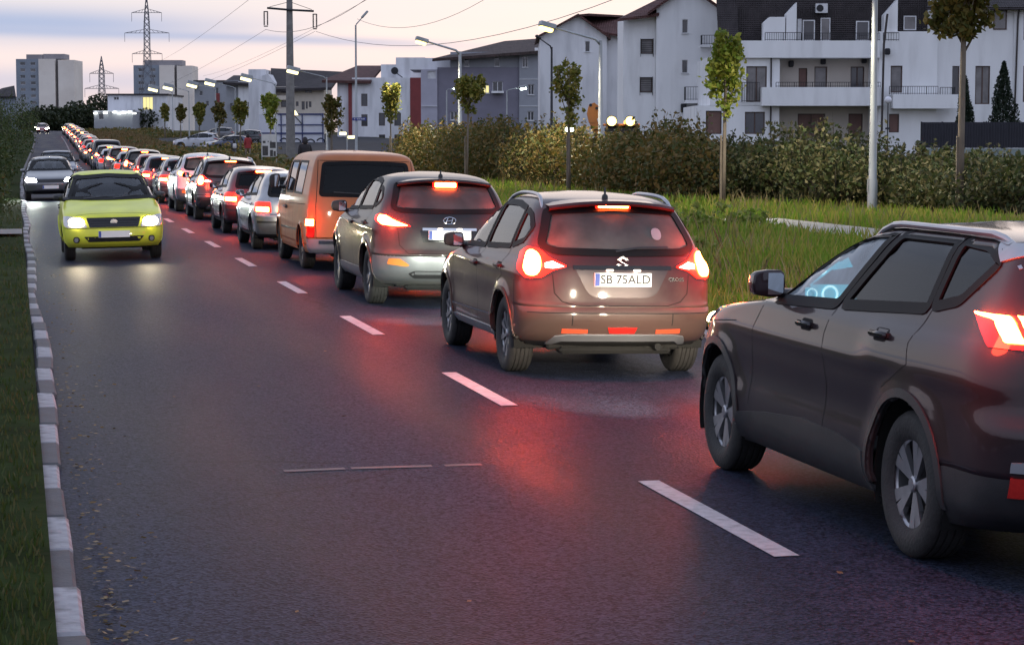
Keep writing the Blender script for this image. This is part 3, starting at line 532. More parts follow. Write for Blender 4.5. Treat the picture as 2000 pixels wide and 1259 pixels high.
Hh.punched([(392, 178, 399, 188), (405, 198, 411, 208), (424, 172, 430, 184), (424, 196, 430, 208)], U(383), U(446), zg, Z(160), 0, 14, M_GREYR, mull=0, frame=M_PVC, sill=False); Hh.box('pilaster', M_REDR, U(425), U(432), -.12, -.01, Z(205), Z(183)); Hh.box('canopy', M_IRON, U(370), U(390), -1.5, 3, Z(172), Z(168)); Hh.box('roof_slab', M_ROOFD, U(381), U(448), -.3, 14.3, Z(160), Z(158))
# low white commercial sheds far down the road
Sh = House('white_shed', 430, 'white shed with dark roof edge below the tower blocks', 'building', px0=270)
U, Z = Sh.U, Sh.Z; zg = Sh.zg
Sh.punched([(226, 190, 236, 196), (282, 190, 302, 215, M_LITW, dict(mull=2))], U(214), U(330), zg, Z(187), 0, 20, M_STUCCO2, mull=1, sill=False); Sh.box('roof_edge', M_ROOFD, U(212), U(332), -.5, 20.5, Z(187), Z(184))
S2 = House('grey_shed', 420, 'low grey market shed under the row of bright lamps', 'building', px0=245)
U, Z = S2.U, S2.Z
S2.punched([(196, 222, 206, 234)], U(187), U(262), S2.zg, Z(219), 0, 15, M_GREYR, mull=0, sill=False); S2.box('roof_edge', M_STUCCO2, U(186), U(263), -.3, 15.2, Z(219), Z(217))
for i, px in enumerate((191, 210, 228, 237, 246, 256, 266)): b = MB(); b.bbox(-.35, .35, -.3, 0, -.12, .12, .03); b.build('shed_lamp', emit('shed_lamp', (.95, 1, .95), 7), S2.root, loc=(U(px), -.35, Z(222 - (i % 3))))
# tower blocks
def tower(D, px, edge, segs, label, top):
    T = House('tower_block', D, label, 'building', px0=px); U, Z = T.U, T.Z; zg = T.zg
    for nm, (a, c, t, m, y0) in segs.items():
        hs = []
        if m is M_DGREYR2:
            n = 9; 
            for r in range(n):
                zt = t + 6 + r * 12.5
                for q in (.18, .62): hs.append(T.rect((a + (c - a) * q, zt, a + (c - a) * (q + .22), zt + 6)))
        T.wall(U(a), U(c), zg, Z(t), y0, y0 + 14, m, hs)
        for h in hs: T.window(h, y0, M_PANE if rnd.random() < .7 else M_PANEW, M_PVC, False, 0)
    for a, c, t, b_ in top: T.box('roof_housing', M_TOWERTOP, U(a), U(c), 1, 9, Z(b_) + .05, Z(t))
    return T
M_DGREYR2 = pm('grey_panel_wall', (.24, .27, .32), .85, var=.12, vs=.3); M_TOWERL = pm('beige_panel_wall', (.80, .73, .66), .85, var=.08, vs=.15, col2=(.68, .60, .53), v2s=.08); M_TOWERG = pm('grey_panel_slot', (.18, .17, .17), .85); M_TOWERTOP = pm('roof_housing_wall', (.28, .26, .27), .85, var=.1, vs=.3)
tower(700, 95, 82, dict(a=(37, 82, 117, M_DGREYR2, 0), b=(82, 114, 117, M_TOWERL, -1), c=(114, 120, 118, M_TOWERG, .6), d=(120, 151, 119, M_TOWERL, -1)), 'taller tower block with beige end wall at the far left', [(56, 88, 108, 117), (89, 130, 107, 117)])
tower(760, 322, 318, dict(a=(265, 316, 129, M_DGREYR2, 0), b=(316, 345, 129, M_TOWERL, -1), c=(345, 350, 129, M_TOWERG, .6), d=(350, 380, 130, M_TOWERL, -1)), 'tower block with grey windowed side in front of the big pylon', [(285, 322, 119, 129), (322, 359, 119, 129)])
Lh = House('low_house', 520, 'low dark-roofed house left of the tower block', 'building', px0=14); U, Z = Lh.U, Lh.Z
Lh.wall(U(-20), U(36), Lh.zg, Z(190), 0, 12, M_DGREYR2); Lh.roof([[(U(-24), -1, Z(189)), (U(38), -1, Z(189)), (U(22), 6, Z(167)), (U(-2), 6, Z(172))]], mat=M_ROOFD, t=.3)
# dark metal fence and white plinth wall at the right
Fx = House('metal_fence', 118, 'dark corrugated metal fence in front of the two conifers', 'fence', px0=1900); U, Z = Fx.U, Fx.Z
n = 46
for i in range(n):
    u0 = U(1797) + (U(2040) - U(1797)) * i / n; u1 = U(1797) + (U(2040) - U(1797)) * (i + 1) / n; b = MB(); m_ = (u0 + u1) / 2; b.prism([(u0, 0), (u0 + .03, -.035), (m_ - .03, -.035), (m_, 0), (m_, .01), (u0, .01)], Z(289) + rnd.uniform(-.01, .01), Z(239), 'z'); b.box(m_, u1, 0, .01, Z(289), Z(239)); b.build('fence_sheet', pm('anthracite_sheet', (.028, .028, .038), .55, .3, var=.12, vs=2), Fx.root)
for i in range(7): u = U(1797) + (U(2040) - U(1797)) * i / 6; Fx.box('fence_post', M_IRON, u - .04, u + .04, .02, .10, Fx.zg, Z(238))
Fx.box('plinth', pm('grey_green_plinth', (.22, .26, .25), .9, var=.15, vs=1.5), U(1790), U(2040), -.05, .25, Fx.zg, Z(290)); 
# ------------------------------------------------------------------ trees, hedges, bushes
M_BARK = pm('young_bark', (.16, .13, .10), .9, var=.25, vs=9, bump=.5, bs=40, stretch=(1, 1, .25)); M_BARKD = pm('dark_bark', (.05, .04, .03), .9, var=.25, vs=8, bump=.5, bs=30)
L_MAPLE = leafmat('maple_leaves', (.06, .085, .012), (.13, .15, .024), (.26, .22, .045), .35)
L_LIT = leafmat('lamplit_maple_leaves', (.09, .15, .015), (.18, .25, .03), (.34, .34, .06), .4)  # maple leaves with lamplight put into a brighter colour
L_AUT = leafmat('autumn_maple_leaves', (.05, .06, .014), (.10, .10, .022), (.19, .14, .035), .35)
L_HEDGE = leafmat('hedge_leaves', (.040, .066, .014), (.085, .090, .020), (.20, .13, .038), .3)
L_BUSH = leafmat('bush_leaves', (.028, .048, .013), (.055, .072, .020), (.13, .115, .05), .3)
L_THICK = leafmat('thicket_leaves', (.025, .045, .012), (.045, .07, .018), (.08, .10, .03), .3)
L_DARK = leafmat('dark_leaves', (.012, .022, .008), (.022, .034, .012), (.04, .045, .018), .2)
L_FIR = leafmat('conifer_leaves', (.008, .018, .010), (.014, .026, .014), (.025, .035, .018), .15)
def street_tree(X, Y, h, crown, leaves, n, mat, label, name='street_tree', spread=.55, lsize=.075, trunk_r=.065):
    z0 = vz(X, Y) - .05; r = empty(name, (X, Y, z0)); tag(r, label, 'tree', 'young street trees on the verge')
    b = MB(); st = crown[0]; bx, by = rnd.uniform(-.05, .05), rnd.uniform(-.05, .05)
    b.tube([(0, 0, 0), (bx * .5, by * .5, st * .5), (bx, by, st), (bx * 1.5, by, (st + h) / 2), (bx * 2, by, h * .93)], [trunk_r, trunk_r * .85, trunk_r * .7, trunk_r * .4, .012], 8); P = []
    nb = leaves
    for i in range(nb):
        t = i / nb; z = st + (h - st) * .62 * t * rnd.uniform(.7, 1.1); a = i * 2.4 + rnd.uniform(-.4, .4); L_ = (h - z) * rnd.uniform(.55, .8); sp = spread * rnd.uniform(.6, 1.05) * (1 - .35 * t)
        p0 = Vector((bx, by, z)); p1 = p0 + Vector((math.cos(a) * sp * .7, math.sin(a) * sp * .7, L_ * .45)); p2 = p0 + Vector((math.cos(a) * sp, math.sin(a) * sp, L_)); b.tube([p0, p1, p2], [trunk_r * .35, .014, .005], 5)
        cl = [(rnd.random() ** .8, rnd.gauss(0, .12), rnd.gauss(0, .12)) for _ in range(6)]
        for k in range(int(n / nb)):
            cu, ca, cb = rnd.choice(cl); u = min(max(cu + rnd.gauss(0, .05), 0), 1); q = (p0.lerp(p1, u * 2) if u < .5 else p1.lerp(p2, u * 2 - 1)) ; g = .055 + .07 * (1 - abs(2 * u - 1)); P.append(q + Vector((ca, cb, 0)) * spread * 1.4 + Vector((rnd.gauss(0, g), rnd.gauss(0, g), rnd.gauss(0, g * 1.1))))
    b.build('trunk', M_BARK, r, True); V = leaf_soup(np.array([tuple(p) for p in P]), lsize, .75); soup('crown', V, 4, mat, r)
    if h > 3:
        b = MB(); b.box(-.10, -.05, -.02, .03, 0, min(2.0, st)); b.build('stake', M_BARK, r)
    return r
TX = lambda px: None
def on_row(px, X):
    """where the tree row at X crosses the photo column px"""
    t = math.tan(YAW + math.atan((px - 1000) / FPX)); return X / t
rows = [(1873, 22.6, 7.9, 4.0, 9, 4200, L_AUT, 'large street tree with brownish crown before the dark metal fence', .95, .10, .105), (1412, 18.9, 5.35, 2.55, 8, 2300, L_LIT, 'slender street tree with bright green leaves before the white block', .42, .075, .07), (1112, 19.2, 5.1, 2.3, 7, 900, L_MAPLE, 'sparse street tree with bare twigs behind the brown crossover', .5, .08, .06),
        (912, 19.2, 5.0, 2.9, 9, 1700, L_MAPLE, 'round-headed street tree before the grey apartment block', .68, .085, .055), (765, 19.2, 5.2, 2.5, 7, 1500, L_MAPLE, 'narrow street tree with an open heart in its crown', .42, .085, .05), (650, 19.2, 5.1, 1.9, 8, 1700, L_AUT, 'brownish street tree beside the white hoarding', .55, .09, .055),
        (530, 19.2, 5.5, 2.4, 8, 2200, L_LIT, 'bright yellow-green street tree under the lit lamp, beside the poster board', .62, .10, .06), (472, 19.2, 5.3, 2.2, 8, 1500, L_MAPLE, 'dark green street tree left of the bright yellow-green one', .65, .11, .06), (430, 19.2, 5.2, 2.2, 8, 1300, L_AUT, 'small olive street tree among the lit lamps', .6, .12, .06), (392, 19.2, 5.2, 2.2, 8, 1300, L_MAPLE, 'small street tree right of the far market shed lamps', .6, .13, .06), (356, 19.2, 4.8, 2.0, 8, 1100, L_AUT, 'smallest street tree near the far end of the row', .6, .14, .06), (325, 19.2, 4.8, 2.0, 8, 1000, L_MAPLE, 'farthest green street tree of the row', .6, .15, .06)]
for px, X, h, st, nb, n, m, lab, sp, ls, tr in rows: X = 18.1 if X == 19.2 else X; h *= .96; street_tree(X, on_row(px, X), h, (st,), nb, n, m, lab, spread=sp, lsize=ls, trunk_r=tr)

def bush(name, label, X, Y, rx, ry, h, n, mat, ls=.06, group=None, cat='bush', zb=None, lumps=7, low=0.):
    """shrub: several stems and leaves packed in uneven lumps"""
    z0 = (vz(X, Y) if X > 7 else gz(Y)) if zb is None else zb; r = empty(name, (X, Y, z0 - .05)); tag(r, label, cat, group); b = MB(); P = []
    L_ = []
    for i in range(lumps):
        a = rnd.uniform(0, 6.28); d = math.sqrt(rnd.random()) * .75; cz = h * rnd.uniform(.30, .78); L_.append((math.cos(a) * d * rx, math.sin(a) * d * ry, cz, rnd.uniform(.30, .5)))
    for (x, y, z, k) in L_:
        b.tube([(x * .25, y * .25, 0), (x * .7, y * .7, z * .6), (x, y, z)], [.03, .02, .008], 5)
        m = int(n / lumps); d = nrs.normal(size=(m, 3)); d /= np.linalg.norm(d, axis=1)[:, None]; rr = nrs.uniform(.35, 1.06, (m, 1)) ** .6; q = d * rr * np.array([rx * k * 1.35, ry * k * 1.35, h * k]) + np.array([x, y, z]); q[:, 2] = np.clip(q[:, 2], .03 + low, h * 1.12); P.append(q)
    sp_ = int(n * .10); a = nrs.uniform(0, 6.28, sp_); rr = np.sqrt(nrs.uniform(0, 1, sp_)); P.append(np.stack([np.cos(a) * rr * rx, np.sin(a) * rr * ry, nrs.uniform(.02, h * .75, sp_)], 1))
    for i in range(int(6 + rx * 5) if rx > .8 else 3):        # loose shoots standing out of the top
        a = rnd.uniform(0, 6.28); d = rnd.random() * .85; x, y = math.cos(a) * d * rx, math.sin(a) * d * ry; t0 = h * rnd.uniform(.6, .85); t1 = h * rnd.uniform(1.0, 1.32); lx, ly = rnd.gauss(0, .12), rnd.gauss(0, .12)
        b.tube([(x, y, t0), (x + lx * .4, y + ly * .4, (t0 + t1) / 2), (x + lx, y + ly, t1)], [.012, .008, .003], 4); q = nrs.uniform(.15, 1.0, 16); P.append(np.stack([x + lx * q + nrs.normal(0, .05, 16), y + ly * q + nrs.normal(0, .05, 16), t0 + (t1 - t0) * q], 1))
    tag(b.build('stems', M_BARKD, r, True), kind='stuff'); soup('foliage', leaf_soup(np.concatenate(P), ls, .55), 4, mat, r); return r
# the tall hedge behind the crossover: overlapping shrubs
HG = 'overgrown hedge beyond the verge'
hs = [(812, 2.75), (850, 2.6), (890, 2.6), (935, 2.55), (985, 2.75), (1030, 2.7), (1080, 2.75), (1135, 2.6), (1190, 2.25), (1245, 2.3), (1300, 2.75), (1345, 2.2)]
desc = ['leftmost hedge shrub, yellow-topped, beside the red band of the white block', 'hedge shrub left of the round-headed street tree', 'hedge shrub right behind the round-headed street tree', 'hedge shrub below the lit window of the grey block', 'hedge shrub below the thin white lamp post', 'hedge shrub below the dark bent lamp post', 'greenish hedge shrub left of the twin white lights', 'tall hedge shrub before the orange digger arm', 'hedge shrub just left of the round work lights', 'tall hedge shrub right below the work lights', 'dark rounded hedge shrub right of the work lights', 'rightmost low end shrub of the tall hedge']
for (px, h), lab in zip(hs, desc):
    X = 20.4 + rnd.uniform(-.4, .4); Y = on_row(px, X); bush('hedge_shrub', lab, X, Y, 1.7, 3.4, h * rnd.uniform(.78, .92), 5200, L_HEDGE, .085, HG, 'shrub', lumps=11)
bs = [(1388, 1.5, 1.3, 'low bush left of the slender bright street tree'), (1432, 1.9, 1.6, 'leafy bush right behind the slender bright street tree'), (1478, 1.95, 1.5, 'bush with pale leaf undersides below the brown window'), (1530, 1.9, 1.5, 'bush before the loggia downpipe'), (1580, 2.35, 1.7, 'tall rusty bush before the ground-floor blind'), (1632, 2.1, 1.5, 'bush between the rusty bush and the steel lamp post'), (1680, 2.0, 1.5, 'bush right behind the steel lamp post foot'), (1735, 1.5, 1.6, 'low bush under the globe lamp'), (1790, 1.35, 1.8, 'low dark bush left of the brownish street tree trunk'), (1845, 1.6, 1.8, 'dark bush touching the brownish street tree trunk'), (1905, 1.5, 1.9, 'dark bush right of the brownish street tree trunk'), (1965, 1.5, 1.9, 'dark bush below the metal fence, right edge of frame')]
for px, h, rx, lab in bs:
    X = (21.7 if px < 1660 else 23.6) + rnd.uniform(-.4, .4); Y = on_row(px, X); bush('bush', lab, X, Y, rx, 2.0, h * .90, 3800, L_BUSH, .075, 'bushes before the long white block', lumps=9)
for i in range(9): X = 23.6 + rnd.uniform(0, 1); px = 1372 + i * 78; bush('bush', '%s dense bush from the hedge end in the row behind, before the long white block' % 'first second third fourth fifth sixth seventh eighth ninth'.split()[i], X + 1.2, on_row(px, X + 1.2), 2.0, 2.0, rnd.uniform(1.2, 1.6), 1600, L_BUSH, .085, 'second row of bushes before the long white block')
# weeds on the verge
for i, (px, X, Y, h) in enumerate(((1505, 13.6, 43.5, .5), (1545, 14.6, 43.2, .42), (1440, 12.6, 42.5, .36), (1470, 10.5, 34.5, .34), (1420, 14.0, 48.0, .36))): bush('weed_clump', ['broad-leaved weed clump left of the pale footpath', 'small weed clump at the edge of the pale footpath', 'weed clump on the verge right of the brown crossover roof', 'low weed clump near the kerb behind the dark SUV mirror', 'weed clump below the slender bright street tree'][i], X, Y, .6, .6, h, 260, leafmat('weed_leaves', (.09, .17, .02), (.16, .24, .03), (.28, .30, .08), .4), .07, 'weed clumps on the verge', 'weeds', lumps=5)
# left side: dark thicket along the kerb, woods far ahead
for i, (X, Y, rx, h, lab) in enumerate(((-1.2, 66, .9, 1.3, 'nearest dark bush on the left verge, at the frame edge'), (-1.5, 84, 1.1, 2.1, 'second dark bush on the left verge, taller than the nearest'), (-1.3, 100, 1.2, 2.5, 'third dark bush on the left verge'), (-1.4, 118, 1.6, 3.2, 'fourth dark bush on the left verge, broad'), (-1.2, 140, 1.8, 3.4, 'fifth dark bush on the left verge'), (-1.0, 168, 2.2, 3.8, 'sixth dark bush on the left verge'), (-.6, 205, 2.6, 4.4, 'seventh dark bush on the left verge, farthest'))): bush('thicket_bush', lab, X, Y, rx, 4.0, h, 3000, L_THICK, .085, 'dark bushes along the left verge', lumps=9)
wood = []
for i in range(26):
    px = rnd.uniform(60, 300); D = rnd.uniform(430, 520); c = spot_at(px, D); h = rnd.uniform(6.5, 8.5) if 155 < px < 215 else rnd.uniform(3.6, 5.2); d = nrs.normal(size=(1500, 3)); d /= np.linalg.norm(d, axis=1)[:, None]; wood.append(d * nrs.uniform(.5, 1, (1500, 1)) * np.array([4.5, 4.5, h * .55]) + np.array([c.x, c.y, gz(c.y) + h * .48]))
und = []
for i in range(190):
    Y = rnd.uniform(115, 400) if i < 120 else rnd.uniform(115, 200); X = rnd.uniform(9.5, 22 if Y > 190 else 15) + cx(Y); h = rnd.uniform(.35, .9) if i < 120 else rnd.uniform(.6, 1.25); d = nrs.normal(size=(110, 3)); d /= np.linalg.norm(d, axis=1)[:, None]; und.append(d * nrs.uniform(.4, 1, (110, 1)) * np.array([1.8, 2.5, h * .6]) + np.array([X, Y, gz(Y) + h * .45]))
w = soup('undergrowth', leaf_soup(np.concatenate(und), .17, .6), 4, L_HEDGE); tag(w, 'brownish undergrowth scattered along the far verge', 'undergrowth', kind='stuff')
w = soup('far_wood', leaf_soup(np.concatenate(wood), .34, .7), 4, L_DARK); tag(w, 'dark wood closing the road far ahead', 'wood', kind='stuff')
def conifer(px, D, top, bot, hw, label):
    c = spot_at(px, D); z0 = zat(bot, D); h = zat(top, D) - z0; r = empty('conifer', (c.x, c.y, gz(c.y) - .1)); tag(r, label, 'tree', 'conifers behind the metal fence'); b = MB(); b.tube([(0, 0, 0), (0, 0, z0 + h * .9)], [.1, .02], 6); b.build('trunk', M_BARKD, r); n = 4200; t = nrs.uniform(0, 1, n) ** 1.3; a = nrs.uniform(0, 6.28, n); k = hw * (1 - t) ** .8 * (.8 + .25 * np.sin(a * 3 + t * 9)) * nrs.uniform(.6, 1.05, n)
    soup('crown', leaf_soup(np.stack([np.cos(a) * k, np.sin(a) * k, z0 + t * h - r.location.z], 1), .11, .35), 4, L_FIR, r)
conifer(1955, 122, 122, 260, 1.05, 'larger pointed dark conifer behind the metal fence'); conifer(1880, 122, 150, 255, .62, 'narrow dark conifer left of the larger pointed one')
# ------------------------------------------------------------------ cars: a body is a stack of horizontal plan outlines
M_TYRE = pm('tyre_rubber', (.022, .021, .021), .75, var=.25, vs=14, bump=.25, bs=60)
M_BLACK = pm('black_plastic', (.022, .022, .024), .5, var=.15, vs=9, bump=.15, bs=250)
M_GLOSS = pm('gloss_black', (.010, .010, .012), .12, var=.05)
M_FRAME = pm('window_rubber', (.008, .008, .009), .55, var=.1, spec=.15)
M_SEAM = pm('shut_line', (.004, .004, .004), .9, var=.1)
M_LINER = pm('cabin_lining', (.035, .034, .034), .85, var=.1)
M_SEAT = pm('seat_fabric', (.03, .03, .033), .9, var=.2, vs=20, bump=.3, bs=180)
M_ALLOY = pm('alloy_rim', (.42, .42, .44), .32, .85, var=.12, vs=12)
M_DARKALLOY = pm('dark_rim', (.03, .03, .032), .4, .5, var=.15)
M_CHROME = pm('chrome', (.62, .63, .66), .12, 1., var=.04)
M_SILVER = pm('silver_trim', (.45, .46, .49), .33, .7, var=.1)
M_PLATE = pm('number_plate', (.80, .80, .78), .35, var=.04)
M_PLATEBLUE = pm('plate_blue', (.02, .06, .35), .4)
M_INK = pm('plate_ink', (.01, .01, .012), .5)
M_MIRROR = pm('mirror_glass', (.7, .72, .75), .03, 1., var=.02)
M_REFLEX = pm('red_reflector', (.45, .02, .015), .2, coat=.6, var=.1, vs=60)
M_LENS = pm('red_lens', (.30, .012, .010), .12, coat=.7, var=.15, vs=30)
M_AMBER = pm('amber_lens', (.6, .22, .05), .15, coat=.6)
M_REDLIT = emit('red_lens_lit', (1.0, .014, .006), 4.0)
M_REDHOT = emit('brake_lamp_core', (1.0, .10, .016), 130.0)
M_REDHOT_FAR = emit('brake_lamp_core_far', (1.0, .09, .014), 130.0)
M_TAILDIM = emit('tail_lamp_dim', (1.0, .02, .008), 3.0)
M_HEAD = emit('head_lamp_warm', (1.0, .80, .48), 40.0)
M_HEADCOLD = emit('head_lamp_cold', (.92, 1.0, .92), 400.0)
M_REVERSE = emit('white_lamp', (1.0, .85, .70), 6.0)
M_LAMPCLEAR = pm('clear_lens', (.5, .5, .52), .08, .3, coat=1., var=.1, vs=20)
M_DASH = emit('instrument_glow', (.55, .95, 1.0), 1.7)
M_DASHBLUE = emit('screen_glow', (.05, .55, .75), .9)
G_CLEAR = glass('clear_glass', (.80, .84, .83)); G_DARK = glass('privacy_glass', (.10, .10, .11), .02, 1.3); G_MID = glass('tinted_glass', (.33, .36, .36))
def paint(name, col, metal=.35, rough=.38, coat=1., dirt=(.11, .10, .09), spec=.5, dust=0):
    m = MATS.get('paint_' + name)
    if m: return m
    m = pm('paint_' + name, col, rough, metal, coat, var=.10, vs=2.5, col2=tuple(.55 * c + .45 * d for c, d in zip(col, dirt)), v2s=2.2, v2=(.5, .72), croughness=.07, spec=spec)
    if dust:        # road dust on the lower panels, headlight brightness put into its tone; ragged top
        t = m.node_tree; N = t.nodes.new; k = t.links.new; b = t.nodes['Principled BSDF']; old = b.inputs['Base Color'].links[0].from_socket
        c = N('ShaderNodeTexCoord'); sx = N('ShaderNodeSeparateXYZ'); k(c.outputs['Object'], sx.inputs[0]); n = N('ShaderNodeTexNoise'); n.inputs['Scale'].default_value = 5; n.inputs['Detail'].default_value = 7; k(c.outputs['Object'], n.inputs[0])
        ma = N('ShaderNodeMath'); ma.operation = 'MULTIPLY_ADD'; ma.inputs[1].default_value = .5; k(n.outputs[0], ma.inputs[0]); k(sx.outputs[2], ma.inputs[2])
        mr = N('ShaderNodeMapRange'); mr.inputs[1].default_value = 1.16; mr.inputs[2].default_value = .80; mr.inputs[3].default_value = 0; mr.inputs[4].default_value = dust; k(ma.outputs[0], mr.inputs[0])
        mx = N('ShaderNodeMix'); mx.data_type = 'RGBA'; mx.inputs[7].default_value = (.15, .11, .085, 1); k(mr.outputs[0], mx.inputs[0]); k(old, mx.inputs[6]); k(mx.outputs[2], b.inputs['Base Color'])
    return m

class Shape:
    NR, NM, NF = 22, 66, 16
    def __init__(s, P):
        s.P = P; s.fyr, s.fyf, s.fw = pchip(P['yr']), pchip(P['yf']), pchip(P['w'])
        s.fLr, s.fLf = pchip(P['Lr']), pchip(P['Lf']); s.nr, s.nf = P.get('nr', 3.0), P.get('nf', 2.8)
        z0, z1 = P['yr'][0][0], P['yr'][-1][0]; keys = sorted(set([z0, z1] + P.get('zkeys', []))); zs = []
        for a, b in zip(keys[:-1], keys[1:]):
            n = max(1, round((b - a) / P.get('dz', .03))); zs += [a + (b - a) * i / n for i in range(n)]
        zs.append(z1)
        top = P.get('ztop', z1 - .14)        # denser near the roof, where outlines close in
        zs = [z for z in zs if z < top] + [z1 - (z1 - top) * (1 - t) ** 2 for t in np.linspace(0, 1, 16)]
        s.zs = zs; s.rows = [s.contour(z) for z in zs]; n = len(s.rows[0])
        V = []; F = []; s.info = []
        for r, z in zip(s.rows, zs):
            for (x, y) in r: V.append((-x, y, z))
        for r, z in zip(s.rows, zs):
            for (x, y) in r: V.append((x, y, z))
        off = len(zs) * n
        for i in range(len(zs) - 1):
            for j in range(n - 1):
                a = i * n + j; q = (a, a + n, a + n + 1, a + 1); F.append(q); s.info.append((i, j))
                F.append(tuple(off + k for k in q[::-1])); s.info.append((i, j))
        s.V, s.F, s.n = V, F, n
        capb = [j for j in range(n)] + [off + j for j in range(n - 2, 0, -1)]; t0 = (len(zs) - 1) * n
        capt = [t0 + j for j in range(n)] + [off + t0 + j for j in range(n - 2, 0, -1)]
        s.caps = [tuple(capb[::-1]), tuple(capt)]
        s.bvh = BVHTree.FromPolygons([Vector(v) for v in V], F + s.caps)
    def contour(s, z):
        P = s.P; yr, yf, w, Lr, Lf = s.fyr(z), s.fyf(z), s.fw(z), s.fLr(z), s.fLf(z)
        m = yf - yr
        if Lr + Lf > m * .9: k = m * .9 / (Lr + Lf); Lr *= k; Lf *= k
        def quad(n, Lq, e):
            t = np.linspace(0, math.pi / 2, 90); x = w * np.sin(t) ** (2 / e); y = Lq * (1 - np.cos(t) ** (2 / e))
            d = np.concatenate([[0], np.cumsum(np.hypot(np.diff(x), np.diff(y)))]); q = np.linspace(0, d[-1], n + 1)
            return np.interp(q, d, x), np.interp(q, d, y)
        xr, yq = quad(s.NR, Lr, s.nr); xf, yp = quad(s.NF, Lf, s.nf)
        ym = np.linspace(yr + Lr, yf - Lf, s.NM + 1)
        X = np.concatenate([xr, np.full(s.NM - 1, w), xf[::-1]]); Y = np.concatenate([yr + yq, ym[1:-1], (yf - yp)[::-1]])
        out = []
        tp = P.get('taper', (0., 0.)); y0, y1 = P['yr_all'], P['yf_all']; mid = (y0 + y1) / 2
        for x, y in zip(X, Y):
            u = (y - mid) / (y1 - mid); k = 1 - (tp[1] if u > 0 else tp[0]) * abs(u) ** 2.2; x *= k
            if w > .3:
                e = (x / w) ** 6; d = 0
                for yc in (0., P['wb']):
                    r = math.hypot(y - yc, z - P['R']); d += P.get('flare', .02) * (1 - sst(P['Ra'] + .01, P['Ra'] + P.get('flare_w', .10), r)) if r > P['Ra'] - .3 else 0
                for f in P.get('disp', []): d += f(y, z)
                x += d * e
            out.append((float(x), float(y)))
        return out
    def ray(s, axis, a, b):
        if axis == 'L': o, d = Vector((-4, a, b)), Vector((1, 0, 0))
        elif axis == 'B': o, d = Vector((a, -6, b)), Vector((0, 1, 0))
        elif axis == 'F': o, d = Vector((a, 12, b)), Vector((0, -1, 0))
        elif axis == 'T': o, d = Vector((a, b, 6)), Vector((0, 0, -1))
        elif axis in ('A', 'AF'):      # a is the arc length round the outline from the rear (or front) centre, to the left side
            c = s.contour(b); c = c if axis == 'A' else c[::-1]; acc = 0
            for (x0, y0), (x1, y1) in zip(c[:-1], c[1:]):
                l = math.hypot(x1 - x0, y1 - y0)
                if acc + l >= abs(a): t = (abs(a) - acc) / max(l, 1e-6); p = Vector((-(x0 + (x1 - x0) * t) * (1 if a >= 0 else -1), y0 + (y1 - y0) * t, b)); break
                acc += l
            else: p = Vector((-c[-1][0], c[-1][1], b))
            q, nrm, _, _ = s.bvh.find_nearest(p); nrm = s.outn(q, nrm); return q, nrm
        q, nrm, _, _ = s.bvh.ray_cast(o, d)
        if q is None:
            q, nrm, _, _ = s.bvh.find_nearest(o + d * (4 - .8 if axis == 'L' else 5)); return q, s.outn(q, nrm)
        if nrm.dot(d) > 0: nrm = -nrm
        return q, nrm
    def outn(s, q, n):
        c = Vector((0, s.P['wb'] / 2, .8)); c.y = min(max(q.y, c.y - 1.1), c.y + 1.1)
        return n if n.dot(q - c) > 0 else -n
    def arc_s(s, z, y):
        """arc length from the rear centre to the side point at y"""
        c = s.contour(z); acc = 0
        for (x0, y0), (x1, y1) in zip(c[:-1], c[1:]):
            if y1 >= y and x1 > .3 * s.fw(z): return acc
            acc += math.hypot(x1 - x0, y1 - y0)
        return acc

def offset_poly(poly, d):
    n = len(poly); A = sum(poly[i][0] * poly[(i + 1) % n][1] - poly[(i + 1) % n][0] * poly[i][1] for i in range(n)); sg = 1 if A > 0 else -1; out = []
    for i in range(n):
        p0, p1, p2 = Vector(poly[i - 1]), Vector(poly[i]), Vector(poly[(i + 1) % n]); e1 = (p1 - p0).normalized(); e2 = (p2 - p1).normalized()
        n1 = Vector((e1.y, -e1.x)) * sg; n2 = Vector((e2.y, -e2.x)) * sg; b = n1 + n2; b = b.normalized() if b.length > 1e-6 else n1
        out.append(tuple(p1 + b * (d / max(.45, b.dot(n1)))))
    return out
def round_poly(poly, r=.03, k=3):
    out = []; n = len(poly)
    for i in range(n):
        p0, p1, p2 = Vector(poly[i - 1]), Vector(poly[i]), Vector(poly[(i + 1) % n]); a = p1 + (p0 - p1).normalized() * min(r, (p0 - p1).length * .45); b = p1 + (p2 - p1).normalized() * min(r, (p2 - p1).length * .45)
        for j in range(k + 1):
            t = j / k; out.append(tuple(a * (1 - t) ** 2 + p1 * 2 * t * (1 - t) + b * t * t))
    return out
def resample(poly, res, closed=True):
    out = []; n = len(poly)
    for i in range(n if closed else n - 1):
        a, b = Vector(poly[i]), Vector(poly[(i + 1) % n]); m = max(1, math.ceil((b - a).length / res))
        out += [tuple(a.lerp(b, j / m)) for j in range(m)]
    if not closed: out.append(tuple(poly[-1]))
    return out
def mirrored(v, f): return [(-a, b, c) for a, b, c in v], [q[::-1] for q in f]
